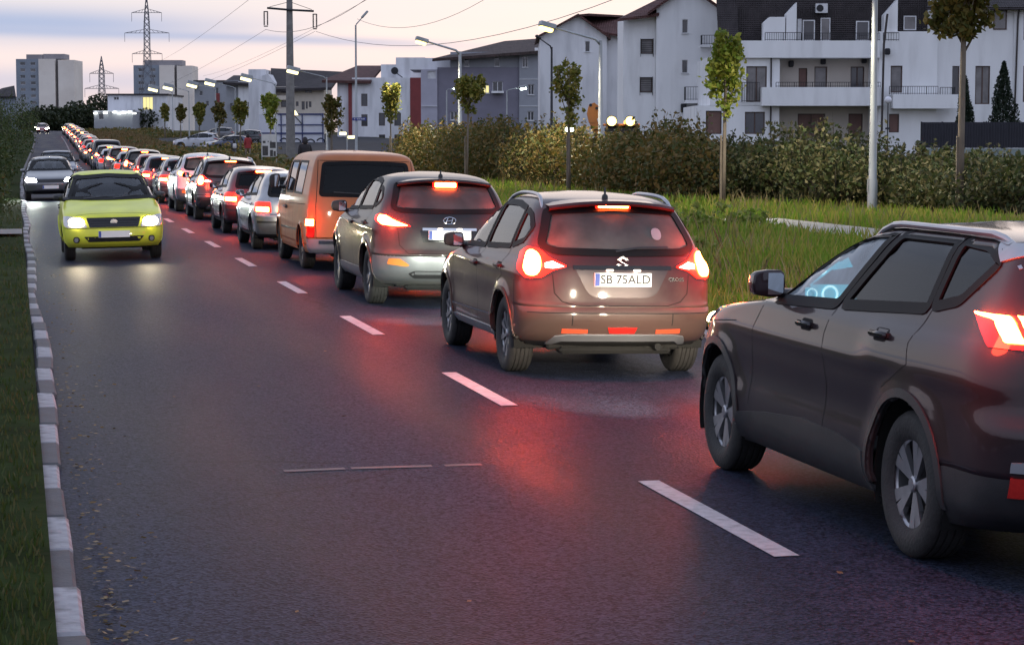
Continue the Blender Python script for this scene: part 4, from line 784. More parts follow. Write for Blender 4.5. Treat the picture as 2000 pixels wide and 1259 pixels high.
def patch(S, poly, axis, off=.004, res=.05, skirt=.014):
    """a polygon laid on the body: curved like it, standing off by off, with a turned-in rim"""
    ol = resample(poly, res); n = len(ol); pts = [Vector(p) for p in ol]
    xs = [p[0] for p in ol]; ys = [p[1] for p in ol]; inn = offset_poly(ol, -res * .45)
    g = max(res, .012)
    for i in range(int((max(xs) - min(xs)) / g) + 1):
        for j in range(int((max(ys) - min(ys)) / g) + 1):
            p = (min(xs) + g * (i + .5), min(ys) + g * (j + .5))
            if inpoly(p, inn): pts.append(Vector(p))
    r = delaunay_2d_cdt(pts, [(i, (i + 1) % n) for i in range(n)], [], 1, 1e-6)
    v2, fs = r[0], r[2]; V = []; Nn = []
    for p in v2: q, nn = S.ray(axis, p[0], p[1]); V.append(tuple(q + nn * off)); Nn.append(nn)
    F = [tuple(f) for f in fs]
    if skirt:
        cnt = {}
        for f in F:
            for i in range(len(f)):
                e = (f[i], f[(i + 1) % len(f)]); cnt[tuple(sorted(e))] = cnt.get(tuple(sorted(e)), []) + [e]
        low = {}
        for k, e in cnt.items():
            if len(e) == 1:
                for i in k:
                    if i not in low: low[i] = len(V); V.append(tuple(Vector(V[i]) - Nn[i] * skirt))
                a, b = e[0]; F.append((b, a, low[a], low[b]))
    return V, F
def ring(S, poly, axis, w_in, w_out, off=.006, res=.05, skirt=.01):
    ol = resample(poly, res); a = offset_poly(ol, w_out); b = offset_poly(ol, -w_in); n = len(ol); V = []; F = []
    for pl, o in ((a, off - skirt), (a, off), (b, off), (b, off - skirt * 2)):
        for p in pl: q, nn = S.ray(axis, p[0], p[1]); V.append(tuple(q + nn * o))
    for k in range(3):
        for i in range(n): F.append((k * n + i, k * n + (i + 1) % n, (k + 1) * n + (i + 1) % n, (k + 1) * n + i))
    return V, F
def strip(S, line, axis, w=.006, off=.0012, res=.04):
    ol = resample(line, res, closed=False); n = len(ol); V = []
    for i, p in enumerate(ol):
        d = (Vector(ol[min(i + 1, n - 1)]) - Vector(ol[max(i - 1, 0)])).normalized(); k = Vector((-d.y, d.x)) * w / 2
        for s_ in (-1, 1): q, nn = S.ray(axis, p[0] + k.x * s_, p[1] + k.y * s_); V.append(tuple(q + nn * off))
    return V, [(2 * i, 2 * i + 1, 2 * i + 3, 2 * i + 2) for i in range(n - 1)]
class Car:
    def __init__(s, P, pt):
        s.P, s.pt = P, pt; s.root = empty(P['name']); s.S = S = Shape(P); s.body()
    def put(s, name, vf, mat, parent=None, both=False, smooth=40):
        """one part, or its mirrored pair as two objects"""
        par = parent or s.root; v, f = vf; b = MB(); b.add(v, f); o = b.build(name, mat, par, smooth)
        if both:
            v, f = mirrored(v, f); b = MB(); b.add(v, f); o2 = b.build(name, mat, par if not isinstance(parent, tuple) else parent[1], smooth); return o, o2
        return o
    def one(s, name, vf, mat, parent=None):
        v, f = vf; b = MB(); b.add(v, f); v, f = mirrored(v, f); b.add(v, f); return b.build(name, mat, parent or s.root, 40)
    def body(s):
        P, S = s.P, s.S; V = [Vector(v) for v in S.V]; wb, Rw, Ra = P['wb'], P['R'], P['Ra']; holes = set()
        near = .037
        for v in V:                    # pull the grid onto the wheel-arch circles
            if abs(v.x) > .55 * P['W']:
                for yc in (0., wb):
                    d = Vector((v.y - yc, v.z - Rw)); 
                    if abs(d.length - Ra) < near and d.length > 0: d = d.normalized() * Ra; v.y, v.z = yc + d.x, Rw + d.y
        cls = {}; cf = P.get('cls')
        for k, q in enumerate(S.F):
            c = sum((V[i] for i in q), Vector()) / 4; nn = (V[q[1]] - V[q[0]]).cross(V[q[3]] - V[q[0]])
            if nn.length > 0: nn.normalize()
            hole = False
            if abs(c.x) > .55 * P['W']:
                for yc in (0., wb):
                    if math.hypot(c.y - yc, c.z - Rw) < Ra - .004 : hole = True
            if abs(nn.x) > .55 and not hole:
                hole = any(inpoly((c.y, c.z), w[0]) for w in P['side_windows'])
            if abs(nn.y) > .15 and not hole and abs(nn.x) < .8:
                if c.y < wb * .45 and P.get('rear_window') and inpoly((abs(c.x), c.z), P['rear_window']): hole = True
                if c.y > wb * .45 and P.get('windscreen') and inpoly((abs(c.x), c.z), P['windscreen']): hole = True
            if hole: continue
            nm = cf(c, S.info[k]) if cf else 'body'
            cls.setdefault(nm, []).append(q)
        cls.setdefault('body', [])
        for nm, fs in cls.items():
            fs = list(fs)
            if nm == 'body': fs.append(S.caps[1])
            if nm == P.get('under', 'body'): fs.append(S.caps[0])
            used = sorted({i for q in fs for i in q}); mp_ = {i: k for k, i in enumerate(used)}
            me = bpy.data.meshes.new(nm); me.from_pydata([V[i] for i in used], [], [tuple(mp_[i] for i in q) for q in fs])
            bm = bmesh.new(); bm.from_mesh(me); bmesh.ops.remove_doubles(bm, verts=bm.verts, dist=1e-5); bmesh.ops.recalc_face_normals(bm, faces=bm.faces); bm.to_mesh(me); bm.free()
            # recalc can flip an open shell: test against the outline
            me.update(); flip = 0
            for p in list(me.polygons)[::37]:
                cc = p.center; flip += 1 if (S.outn(cc, p.normal) - p.normal).length > 1 else -1
            if flip > 0: me.flip_normals()
            me.polygons.foreach_set('use_smooth', [True] * len(me.polygons)); me.set_sharp_from_angle(angle=R(38))
            mat = s.pt if nm in ('body', 'front_bumper', 'rear_bumper') and nm not in P.get('cls_mat', {}) else P.get('cls_mat', {}).get(nm, M_BLACK)
            me.materials.append(mat); o = link(bpy.data.objects.new(nm, me), s.root)
            if nm == 'body':
                me.materials.append(M_LINER); sd = o.modifiers.new('thickness', 'SOLIDIFY'); sd.thickness = .02; sd.offset = -1; sd.material_offset = 1; sd.material_offset_rim = 1
                s.body_o = o
        # arch lips and dark wells
        for yc in (0., wb):
            v = []; f = []; a0 = math.asin(max(-1, min(1, (S.zs[0] + P.get('lip_up', .07) - Rw) / Ra))); N = 30
            for i in range(N + 1):
                t = a0 + (math.pi - 2 * a0) * i / N; y, z = yc + Ra * math.cos(t), Rw + Ra * math.sin(t)
                q, nn = S.ray('L', yc + (Ra + .012) * math.cos(t), Rw + (Ra + .012) * math.sin(t)); lip = P.get('lip', .03)
                qo, n2 = S.ray('L', yc + (Ra + lip) * math.cos(t), Rw + (Ra + lip) * math.sin(t))
                v += [(qo.x - .0005, qo.y, qo.z), (qo.x - .009, qo.y, qo.z), (q.x - .010, y, z), (q.x + .035, y, z)]
            for i in range(N):
                for k in range(3): f.append((4 * i + k, 4 * i + k + 1, 4 * i + 5 + k, 4 * i + 4 + k))
            s.put('wheel_arch', (v, f), P.get('arch_mat') or s.pt, both=True)
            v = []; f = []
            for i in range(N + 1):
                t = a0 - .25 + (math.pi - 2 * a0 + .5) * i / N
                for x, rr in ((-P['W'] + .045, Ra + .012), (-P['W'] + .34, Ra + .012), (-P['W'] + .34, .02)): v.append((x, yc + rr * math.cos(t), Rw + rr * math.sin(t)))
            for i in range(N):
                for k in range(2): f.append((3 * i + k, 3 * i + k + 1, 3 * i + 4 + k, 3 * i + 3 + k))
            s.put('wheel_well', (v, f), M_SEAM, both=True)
        b = MB(); b.bbox(-P['W'] + .3, P['W'] - .3, -.55, wb + .5, S.zs[0] - .03, S.zs[0] + .03, .02); b.tube([(.35, -.3, S.zs[0] - .03), (.35, P['yr_all'] + .14, S.zs[0] + .01)], .03, 10); b.bbox(-.5, .5, P['yr_all'] + .22, P['yr_all'] + .45, S.zs[0] - .06, S.zs[0], .03)
        b.tube([(-P['W'] + .25, 0, Rw - .02), (P['W'] - .25, 0, Rw - .02)], .045, 8); b.build('underbody', M_SEAM, s.root)
        # windows
        for w in P['side_windows']:
            poly = round_poly(w[0], .035); fr = ring(S, poly, 'L', w[2] if len(w) > 2 else .022, w[3] if len(w) > 3 else .026); pn = patch(S, offset_poly(poly, -.004), 'L', -.004, .09, 0)
            for side in (0, 1):
                a = MB(); a.add(*(pn if not side else mirrored(*pn))); g = a.build('window', w[1], s.root, 40)
                a = MB(); a.add(*(fr if not side else mirrored(*fr))); a.build('window_frame', M_FRAME, g, 40)
        for nm, key, ax, gl in (('rear_window', 'rear_window', 'B', P.get('rear_glass', G_DARK)), ('windscreen', 'windscreen', 'F', G_CLEAR)):
            if not P.get(key): continue
            hp = P[key]; full = round_poly([(x, z) for x, z in hp] + [(-x, z) for x, z in hp[::-1] if x > 0], .05)
            full = [p for i, p in enumerate(full) if i == 0 or (Vector(p) - Vector(full[i - 1])).length > 1e-4]
            g = s.put(nm, patch(S, full, ax, -.003, .1, 0), gl); s.put('window_frame', ring(S, full, ax, .035, .024, .005), M_FRAME, g)
    def wheels(s, rim):
        P = s.P; Rw = P['R']; tw = P.get('tw', .215) / 2
        pr = [(Rw * .60, -tw * .75), (Rw * .66, -tw * .92), (Rw * .78, -tw * 1.02), (Rw * .90, -tw * .98), (Rw * .965, -tw * .86)]
        ng = 4; e = [-tw * .86 + 1.72 * tw * i / (ng + 1) for i in range(ng + 2)]
        for i in range(ng + 1):
            a, c = e[i], e[i + 1]; gw = .006
            pr += [(Rw * .985 if i in (0,) else Rw, a + (gw if i else .012)), (Rw, (a + c) / 2), (Rw * .985 if i == ng else Rw, c - (gw if i < ng else .012))]
            if i < ng: pr += [(Rw - .009, c - gw * .6), (Rw - .009, c + gw * .6)]
        pr += [(Rw * .965, tw * .86), (Rw * .90, tw * .98), (Rw * .78, tw * 1.02), (Rw * .66, tw * .92), (Rw * .60, tw * .75)]
        tm = MB().lathe(pr, 56, 'x').mesh('tyre', M_TYRE, 50)
        rm = rim(Rw * .665, tw)
        for yc in (0., P['wb']):
            for sd in (-1, 1):
                w = empty('wheel', (sd * (P['W'] - tw - P.get('inset', .035)), yc, Rw), 0, s.root)
                if sd > 0: w.rotation_euler = (0, 0, math.pi)
                w.rotation_euler[0] = rnd.uniform(0, 6) * (1 if sd < 0 else -1) if not P.get('rimang') else P['rimang']
                link(bpy.data.objects.new('tyre', tm), w); link(bpy.data.objects.new('rim', rm), w)
    def mirrors(s, y, z, x, w=.20, h=.14, mat=None, d=.13):
        for sd in (-1, 1):
            b = MB(); prof = []
            cx = sd * (x + w / 2 + .035); n = 12; v = []; f = []
            rings = [(-d * .55, .90), (-d * .5, 1.0), (-d * .1, 1.0), (d * .3, .82), (d * .55, .45), (d * .6, .05)]
            for yy, k in rings:
                for i in range(n):
                    t = 2 * math.pi * i / n; ex = .55; cxx = abs(math.cos(t)) ** ex * (1 if math.cos(t) >= 0 else -1); szz = abs(math.sin(t)) ** ex * (1 if math.sin(t) >= 0 else -1)
                    v.append((cx + cxx * w / 2 * k, y + yy - sd * cxx * .02, z + szz * h / 2 * k * (1 - .12 * sd * cxx)))
            for i in range(len(rings) - 1):
                for k in range(n): f.append((i * n + k, i * n + (k + 1) % n, (i + 1) * n + (k + 1) % n, (i + 1) * n + k))
            f.append(tuple(range(n))); b.add(v, f); b.tube([(sd * (x - .10), y + .05, z - h * .45), (sd * (x + .02), y + .02, z - h * .40), (cx - sd * w * .2, y, z - h * .25)], [.035, .03, .03], 8)
            m = b.build('mirror', mat or s.pt, s.root, 45)
            g = MB(); k = .80; pts = [(cx + a * w / 2 * k, y - d * .56, z + c * h / 2 * k) for a, c in ((-1, -.8), (-.8, -1), (.8, -1), (1, -.8), (1, .8), (.8, 1), (-.8, 1), (-1, .8))]; g.add(pts, [tuple(range(8))]); g.build('mirror_glass', M_MIRROR, m)
    def cabin(s, yd, zd, ys, zseat=.52, zh=1.32, wheel=True):
        """dashboard at yd, seat rows at ys"""
        P = s.P; W = P['W'] - .17
        b = MB(); b.bbox(-W, W, yd - .12, yd + .05, zd - .42, zd - .04, .05); b.build('dashboard', M_LINER, s.root)
        b = MB(); b.box(-W, W, ys[-1] - .25, yd + .3, .30, .34); b.build('cabin_floor', M_LINER, s.root)
        if wheel:
            b = MB(); v = [(-.36 + .18 * math.cos(t), yd - .26 - .06 * math.sin(t), zd - .13 + .17 * math.sin(t)) for t in np.linspace(0, 2 * math.pi, 22)]; b.tube(v, .014, 6, False)
            b.tube([(-.36, yd - .26, zd - .13), (-.36, yd - .05, zd - .2)], .03, 6); b.tube([(-.53, yd - .26, zd - .13), (-.19, yd - .26, zd - .13)], .015, 6); b.build('steering_wheel', M_BLACK, s.root)
        for i, y in enumerate(ys):
            for x in ((-.37, .37) if i == 0 else (-.42, 0, .42)):
                b = MB(); hw = .24 if i == 0 else .2; M = Matrix.Translation((x, y, zseat)) @ Matrix.Rotation(R(12), 4, 'X')
                b.bbox(-hw, hw, -.12, .02, 0, zh - zseat - .22, .05, M); b.bbox(-hw, hw, -.08, .45, -.14, .02, .05, Matrix.Translation((x, y, zseat))); st = b.build('seat', M_SEAT, s.root, 45)
                b = MB(); b.bbox(-.13, .13, -.10, .01, zh - zseat - .20, zh - zseat + .02, .04, M); b.tube([tuple(M @ Vector((-.06, -.05, zh - zseat - .26))), tuple(M @ Vector((-.06, -.05, zh - zseat - .15)))], .008, 6); b.build('headrest', M_SEAT, st, 45)
    def plate(s, x, z, axis='B', w=.52, h=.11, text=None, off=.012, lamps=0):
        q, n = s.S.ray(axis, x, z); sg = -1 if axis == 'B' else 1
        for dx in (-w / 2, w / 2):
            q2, _ = s.S.ray(axis, x + dx, z)
            if (q2.y - q.y) * sg > 0: q = Vector((q.x, q2.y, q.z))
        q.x = x; b = MB(); y0 = q.y + sg * off; b.box(x - w / 2, x + w / 2, min(q.y, y0), max(q.y, y0), z - h / 2, z + h / 2); p = b.build('number_plate', M_PLATE, s.root)
        b = MB(); sx = -1 if axis == 'B' else 1; bx = x + (-w / 2 + .004 if axis == 'B' else w / 2 - .044); b.box(bx, bx + .04, min(y0, y0 + sg * .002), max(y0, y0 + sg * .002), z - h / 2 + .004, z + h / 2 - .004); b.build('plate_band', M_PLATEBLUE, p)
        if text:
            M = Matrix.Translation((x + .02 * (1 if axis == 'B' else -1), y0 + sg * .002, z)) @ (Matrix.Rotation(R(90), 4, 'X') if axis == 'B' else Matrix.Rotation(R(180), 4, 'Z') @ Matrix.Rotation(R(90), 4, 'X'))
            text_mesh('plate_text', text, .105, M_INK, p, M, .001, .0012)
        if lamps:       # two little lamps over the plate
            for sx in (-.12, .12):
                b = MB(); b.bbox(x + sx - .03, x + sx + .03, y0 - .012, y0 + .008, z + h / 2 + .016, z + h / 2 + .03, .003); b.build('plate_lamp', M_REVERSE, p)
                l = bpy.data.lights.new('plate_light', 'POINT'); o = bpy.data.objects.new('plate_light', l); link(o, s.root); l.energy = lamps; l.color = (1, .88, .72); l.shadow_soft_size = .01; o.location = (x + sx, y0 - .035, z + h / 2 + .01)
        return p
    def seams(s, lines, w=.006, name='shut_line', mat=None):
        for ax, ln, both in lines:
            v, f = strip(s.S, ln, ax, w)
            s.put(name, (v, f), mat or M_SEAM, None, both)
    def handles(s, pts, mat=None):
        for y, z in pts:
            q, n = s.S.ray('L', y, z); b = MB(); b.bbox(q.x - .035, q.x - .008, y - .11, y + .11, z - .017, z + .017, .012); b.box(q.x - .02, q.x + .01, y - .10, y - .07, z - .012, z + .012); b.box(q.x - .02, q.x + .01, y + .07, y + .10, z - .012, z + .012)
            s.put('door_handle', (b.v, b.f), mat or s.pt, None, True)
            s.put('handle_shade', patch(s.S, round_poly([(y - .085, z - .035), (y + .085, z - .035), (y + .085, z + .03), (y - .085, z + .03)], .03), 'L', .0012, .04, 0), M_SEAM, None, True)  # flat near-black patch: shade of the handle hollow put into the colour
    def rails(s, y0, y1, x0, x1, mat=M_SILVER, h=.045):
        pts = []
        for i in range(15):
            t = i / 14; y = y0 + (y1 - y0) * t; x = -(x0 + (x1 - x0) * (2 * t - 1) ** 2); q, n = s.S.ray('T', x, y); k = sst(0, .12, t) * (1 - sst(.88, 1, t)); pts.append((x, y, q.z - .012 + (h + .012) * k))
        b = MB(); b.tube(pts, [.010] + [.017] * 13 + [.010], 8); s.put('roof_rail', (b.v, b.f), mat, None, True)
    def antenna(s, x, y, h=.09, fin=False):
        q, n = s.S.ray('T', x, y); b = MB()
        if fin: b.prism([(y - .10, q.z - .01), (y - .09, q.z + .055), (y - .05, q.z + .06), (y + .09, q.z - .01)], x - .018, x + .018, 'x')
        else: b.lathe([(.03, 0), (.026, .03), (.010, .045), (.008, h), (.0, h)], 10, 'z', (x, y, q.z - .008))
        b.build('antenna', M_BLACK, s.root, 45)
    def head_beams(s, y, z, x, power, col=(1, .86, .66), down=3.0, size=85, blend=1.0):
        for sd in (-1, 1):
            l = bpy.data.lights.new('head_beam', 'SPOT'); o = bpy.data.objects.new('head_beam', l); link(o, s.root); l.energy = power; l.color = col; l.spot_size = R(size); l.spot_blend = blend; l.shadow_soft_size = .06
            o.location = (sd * x, y, z); o.rotation_euler = (R(90 - down), 0, 0)
def spokes_rim(n=5, twin=.16, dark=True, wide=.10, lip=True, fan=1.0):
    def f(r, tw):
        b = MB(); b.lathe([(r * .93, tw * .6), (r * .9, tw * .2), (r * .9, -tw * .55), (r * 1.0, -tw * .80), (r * 1.04, -tw * .86), (r * 1.05, -tw * .80)], 40, 'x')
        b.mi = 1; b.lathe([(r * .9, tw * .1), (r * .45, tw * .1), (.01, tw * .1)], 30, 'x'); b.lathe([(r * .55, -tw * .05), (r * .55, -tw * .1), (.02, -tw * .1)], 24, 'x')
        b.mi = 0
        for k in range(n):
            t = 2 * math.pi * k / n + .1
            for d in ((-twin, twin) if twin else (0,)):
                t1 = t + d * fan; w0, w1 = r * wide * .5, r * wide * 1.35
                c0 = Vector((0, math.cos(t + d * .25), math.sin(t + d * .25))); c1 = Vector((0, math.cos(t1), math.sin(t1))); e0 = Vector((0, -c0.z, c0.y)); e1 = Vector((0, -c1.z, c1.y)); xo = -tw * .72; xi = -tw * .45
                p = [c0 * r * .12 - e0 * w0, c0 * r * .12 + e0 * w0, c1 * r * .97 + e1 * w1, c1 * r * .97 - e1 * w1]
                v = [(xo + (.012 if i < 2 else -.004), q.y, q.z) for i, q in enumerate(p)] + [(xi, q.y, q.z) for q in p]
                b.add(v, [(0, 1, 2, 3), (4, 7, 6, 5), (0, 4, 5, 1), (1, 5, 6, 2), (2, 6, 7, 3), (3, 7, 4, 0)])
        b.lathe([(r * .17, -tw * .5), (r * .17, -tw * .70), (r * .13, -tw * .76), (.0, -tw * .76)], 20, 'x')
        return b.mesh('rim', [M_ALLOY, M_DARKALLOY], 30)
    return f
# ------------------------------------------------------------------ the car models, origin on the ground under the rear axle, nose towards +Y
def crease(y0, y1, z0, dz, amp, slope=0.):
    def f(y, z):
        zz = z0 + slope * (y - y0); t = (z - zz) / dz
        return amp * math.exp(-t * t) * sst(y0 - .2, y0 + .1, y) * (1 - sst(y1 - .1, y1 + .2, y))
    return f
def lamp_pair(C, lens, axis, mat, core=None, coremat=None, off=.010, res=.03, name='tail_light', skirt=.02, coreoff=.026, corename='lamp_core', glow=None):
    v, f = patch(C.S, lens, axis, off, res, skirt); objs = C.put(name, (v, f), mat, None, True)
    for cpoly in core or []:
        cv, cf = patch(C.S, cpoly, axis, coreoff, .025, coreoff - .006)
        for i, o in enumerate(objs):
            b = MB(); b.add(*((cv, cf) if i == 0 else mirrored(cv, cf))); b.build(corename, coremat or M_REDHOT, o, 40)
    if glow and core:        # added point light outside the lens, reddens the bodywork like the lamp's halo
        cc = core[0]; q, n = C.S.ray(axis, sum(p[0] for p in cc) / len(cc), sum(p[1] for p in cc) / len(cc))
        for sd in (1, -1): added_glow(C, (q.x * sd, q.y, q.z), (n.x * sd, n.y, n.z), glow)
    return objs
def added_glow(C, q, n, power, d=.22, col=(1, .05, .02)):
    l = bpy.data.lights.new('added_glow', 'POINT'); o = bpy.data.objects.new('added_glow', l); link(o, C.root); l.energy = power; l.color = col; l.shadow_soft_size = .10; o.location = Vector(q) + Vector(n) * d
def ell(cx, cy, rx, ry, n=18, p=2.3):
    return [(cx + rx * abs(math.cos(t)) ** (2 / p) * (1 if math.cos(t) >= 0 else -1), cy + ry * abs(math.sin(t)) ** (2 / p) * (1 if math.sin(t) >= 0 else -1)) for t in [2 * math.pi * i / n for i in range(n)]]
def center_brake(C, z, hw, h, mat=M_REDHOT, yoff=.03, glow=0):
    q, n = C.S.ray('B', 0, z); b = MB(); b.bbox(-hw - .02, hw + .02, q.y - yoff - .01, q.y + .02, z - h / 2 - .012, z + h / 2 + .012, .008); hb = b.build('high_brake_halo', M_REDLIT, C.root); b = MB(); b.bbox(-hw, hw, q.y - yoff - .024, q.y + .01, z - h / 2, z + h / 2, .006); added_glow(C, (0, q.y - yoff - .02, z), (0, -1, -.75), glow, .22) if glow else None; return b.build('high_brake_light', mat, hb)  # glowing red surround added round the bar as its halo
def spoiler(C, z, y_out, hw, h=.05, mat=None):
    """lip over the rear window, following the roof edge"""
    n = 16; v = []; f = []
    for i in range(n + 1):
        x = -hw + 2 * hw * i / n; k = 1 - .55 * abs(x / hw) ** 3; q, _ = C.S.ray('T', x * .98, y_out + .26 * 1.0); dz = .05 * abs(x / hw) ** 2.2
        yo = y_out + .10 * abs(x / hw) ** 3
        v += [(x, y_out + .30, q.z + .004), (x, yo + .02, z - dz + .012), (x, yo, z - dz - .010), (x, yo + .02, z - dz - h * .6), (x, y_out + .26, q.z - .05)]
    for i in range(n):
        for k in range(4): f.append((5 * i + k, 5 * i + k + 1, 5 * i + 6 + k, 5 * i + 5 + k))
    return C.put('spoiler', (v, f), mat or C.pt)
def emblem_s(C, x, z, k=.055):
    q, n = C.S.ray('B', x, z); s = [(0, 1), (1, .40), (.70, .22), (0, .58), (-.45, .32), (1, -.42), (0, -1), (-1, -.40), (-.70, -.22), (0, -.58), (.45, -.32), (-1, .42)]
    b = MB(); b.prism([(x + a * k * .95, z + c * k) for a, c in s], q.y - .012, q.y + .01, 'y'); b.build('emblem', M_CHROME, C.root)
def emblem_h(C, x, z, k=.06):
    q, n = C.S.ray('B', x, z); b = MB(); y = q.y - .008
    b.tube([(x + 1.25 * k * math.cos(t), y, z + .7 * k * math.sin(t)) for t in np.linspace(0, 2 * math.pi, 25)], .007, 6, False)
    for sx in (-1, 1): b.tube([(x + sx * .62 * k - .2 * k, y - .003, z - .52 * k), (x + sx * .5 * k + .2 * k, y - .003, z + .52 * k)], .007, 6)
    b.tube([(x - .5 * k, y - .003, z - .12 * k), (x + .5 * k, y - .003, z + .12 * k)], .006, 6); b.build('emblem', M_CHROME, C.root)

# --- dark grey-brown SUV, cut off by the frame
def model_dark_suv():
    P = dict(name='dark_suv', wb=2.97, R=.36, Ra=.425, W=.92, tw=.225, yr_all=-1.12, yf_all=3.85, dz=.03, flare=.022, flare_w=.15, lip=.045,
        yr=[(.24, -.80), (.34, -1.02), (.50, -1.10), (.72, -1.12), (.82, -1.06), (1.0, -1.05), (1.20, -1.02), (1.28, -.96), (1.42, -.85), (1.50, -.81), (1.56, -.72), (1.59, -.55), (1.61, -.2), (1.63, .55)],
        yf=[(.24, 3.5), (.40, 3.78), (.60, 3.85), (.80, 3.83), (.92, 3.74), (1.00, 3.45), (1.06, 2.95), (1.11, 2.52), (1.16, 2.32), (1.35, 1.93), (1.50, 1.50), (1.57, 1.22), (1.605, 1.0), (1.63, .75)],
        w=[(.24, .84), (.36, .905), (.55, .918), (.78, .92), (.95, .91), (1.08, .885), (1.14, .845), (1.22, .81), (1.40, .73), (1.53, .66), (1.57, .60), (1.605, .45), (1.63, .12)],
        Lr=[(.24, .45), (1.1, .46), (1.3, .30), (1.5, .20), (1.58, .25), (1.63, .45)], Lf=[(.24, .75), (.9, .85), (1.1, .5), (1.3, .55), (1.63, .45)], nr=3.0, nf=2.7, taper=(.06, .05),
        zkeys=[.30, .52, 1.12], disp=[crease(-.9, 3.3, .92, .05, .012), crease(.3, 2.6, .66, .12, -.014), crease(-.8, .5, 1.0, .09, .016)],
        side_windows=[([(2.02, 1.13), (1.72, 1.36), (1.36, 1.485), (1.08, 1.54), (.80, 1.555), (1.13, 1.165)], glass('misted_glass', (.85, .9, .9), .03, 1.5, .42, (.50, .56, .60)), .022, .035), ([(1.03, 1.17), (.68, 1.555), (.02, 1.555), (.01, 1.225)], G_DARK, .022, .035), ([(-.06, 1.24), (-.06, 1.55), (-.36, 1.535), (-.53, 1.475), (-.30, 1.285)], G_DARK, .02, .035)],
        rear_window=[(0, 1.20), (.66, 1.22), (.56, 1.47), (0, 1.50)], windscreen=[(0, 1.15), (.74, 1.17), (.60, 1.50), (0, 1.545)],
        cls=lambda c, i: 'lower_cladding' if c.z < .30 or (c.z < .52 and c.y < -.25) or (c.z < .46 and c.y > 3.2) else 'body', arch_mat=M_BLACK, under='lower_cladding', rimang=.55)
    C = Car(P, paint('umber_grey', (.019, .011, .014), .0, .5, .7, dirt=(.03, .022, .024), spec=.15)); S = C.S
    C.wheels(spokes_rim(5, .11, True, .11, fan=1.7))
    C.put('sill_cladding', patch(S, [(.44, .27), (.50, .455), (.85, .50), (1.40, .515), (2.05, .47), (2.50, .42), (2.56, .27)], 'L', .012, .06, .02), M_BLACK, None, True)
    C.mirrors(2.06, 1.215, .79, .21, .155, C.pt, .17); C.cabin(2.25, 1.12, [1.02, .05], .58, 1.40)
    C.handles([(1.42, 1.03), (.36, 1.065)], M_GLOSS)
    C.rails(1.22, -.52, .59, .59, M_SILVER, .03)
    C.put('roof_accent', patch(S, [(-.38, 1.562), (-.54, 1.475), (-.66, 1.50), (-.80, 1.535), (-.70, 1.556)], 'L', .009, .04, .01), M_SILVER, None, True)
    C.put('chrome_strip', strip(S, [(1.98, 1.20), (1.74, 1.395), (1.38, 1.518), (1.08, 1.568), (.8, 1.580), (.2, 1.580), (-.30, 1.572), (-.5, 1.555)], 'L', .016, .010), M_SILVER, None, True)
    C.seams([('L', [(1.10, 1.14), (1.14, 1.0), (1.06, .75), (1.10, .50), (1.16, .30)], True), ('L', [(2.18, 1.10), (2.28, .95), (2.30, .70), (2.36, .48)], True), ('L', [(-.05, 1.22), (.02, 1.05), (-.02, .95), (.30, .80)], True),
             ('L', [(3.55, .90), (3.3, 1.0), (2.8, 1.055), (2.25, 1.10)], True), ('L', [(3.30, .90), (2.62, .955)], True)])
    s0 = lambda z, y: S.arc_s(z, y)
    lens = [(1.10, 1.246), (1.09, 1.215), (.93, 1.10), (.42, 1.09), (.42, 1.246)]
    claws = [[(1.07, 1.240), (1.07, 1.231), (.93, 1.224), (.885, 1.213), (.83, 1.125), (.735, 1.125), (.79, 1.240)]] + [[(.755 - k, 1.240), (.735 - k, 1.2), (.695 - k, 1.125), (.615 - k, 1.125), (.665 - k, 1.240)] for k in (0, .15)]
    lamp_pair(C, lens, 'A', M_LENS, claws, M_REDHOT, .006, .04, glow=24)
    C.put('tailgate_band', patch(S, [(-.42, 1.06), (.42, 1.06), (.42, 1.2), (-.42, 1.2)], 'B', .006, .06), M_GLOSS); center_brake(C, 1.53, .2, .03); spoiler(C, 1.555, -.86, .6)
    C.plate(0, .86, text=None)
    C.put('bumper_reflector', patch(S, [(s0(.5, -.93), .44), (s0(.5, -.93), .53), (.62, .53), (.62, .44)], 'A', .012, .04), M_REFLEX, None, True)
    C.put('exhaust_trim', patch(S, [(s0(.56, -.95), .555), (s0(.6, -.92), .60), (.45, .62), (.45, .555)], 'A', .014, .04), M_SILVER, None, True)
    ho = lamp_pair(C, round_poly([(.50, .93), (.62, 1.0), (1.05, .985), (1.12, .95), (1.08, .90), (.80, .84), (.52, .85)], .02), 'AF', M_LAMPCLEAR, [ell(.88, .90, .10, .03)], M_HEAD, .008, .05, 'headlight')
    C.put('grille', patch(S, [(-.5, .60), (.5, .60), (.55, .88), (-.55, .88)], 'F', .008, .07), M_GLOSS)
    # lit instruments behind the wheel
    b = MB(); b.bbox(-.68, -.34, 2.09, 2.14, 1.09, 1.21, .01); cl = b.build('instrument_cluster', M_LINER, C.root)
    b = MB(); b.box(-.67, -.35, 2.084, 2.088, 1.095, 1.205); b.build('screen', M_DASHBLUE, cl)
    b = MB(); b.tube([(-.52 + .045 * math.cos(t), 2.078, 1.15 + .045 * math.sin(t)) for t in np.linspace(-.6, math.pi + .9, 18)], .007, 6); b.tube([(-.63 + .03 * math.cos(t), 2.078, 1.15 + .03 * math.sin(t)) for t in np.linspace(-.6, math.pi + .6, 14)], .004, 6)
    for i in range(5): b.box(-.45 + i * .018, -.442 + i * .018, 2.076, 2.080, 1.12, 1.15 + .006 * i)
    b.build('gauge', M_DASH, cl)
    C.head_beams(3.86, .90, .66, 1700, down=11, size=38)
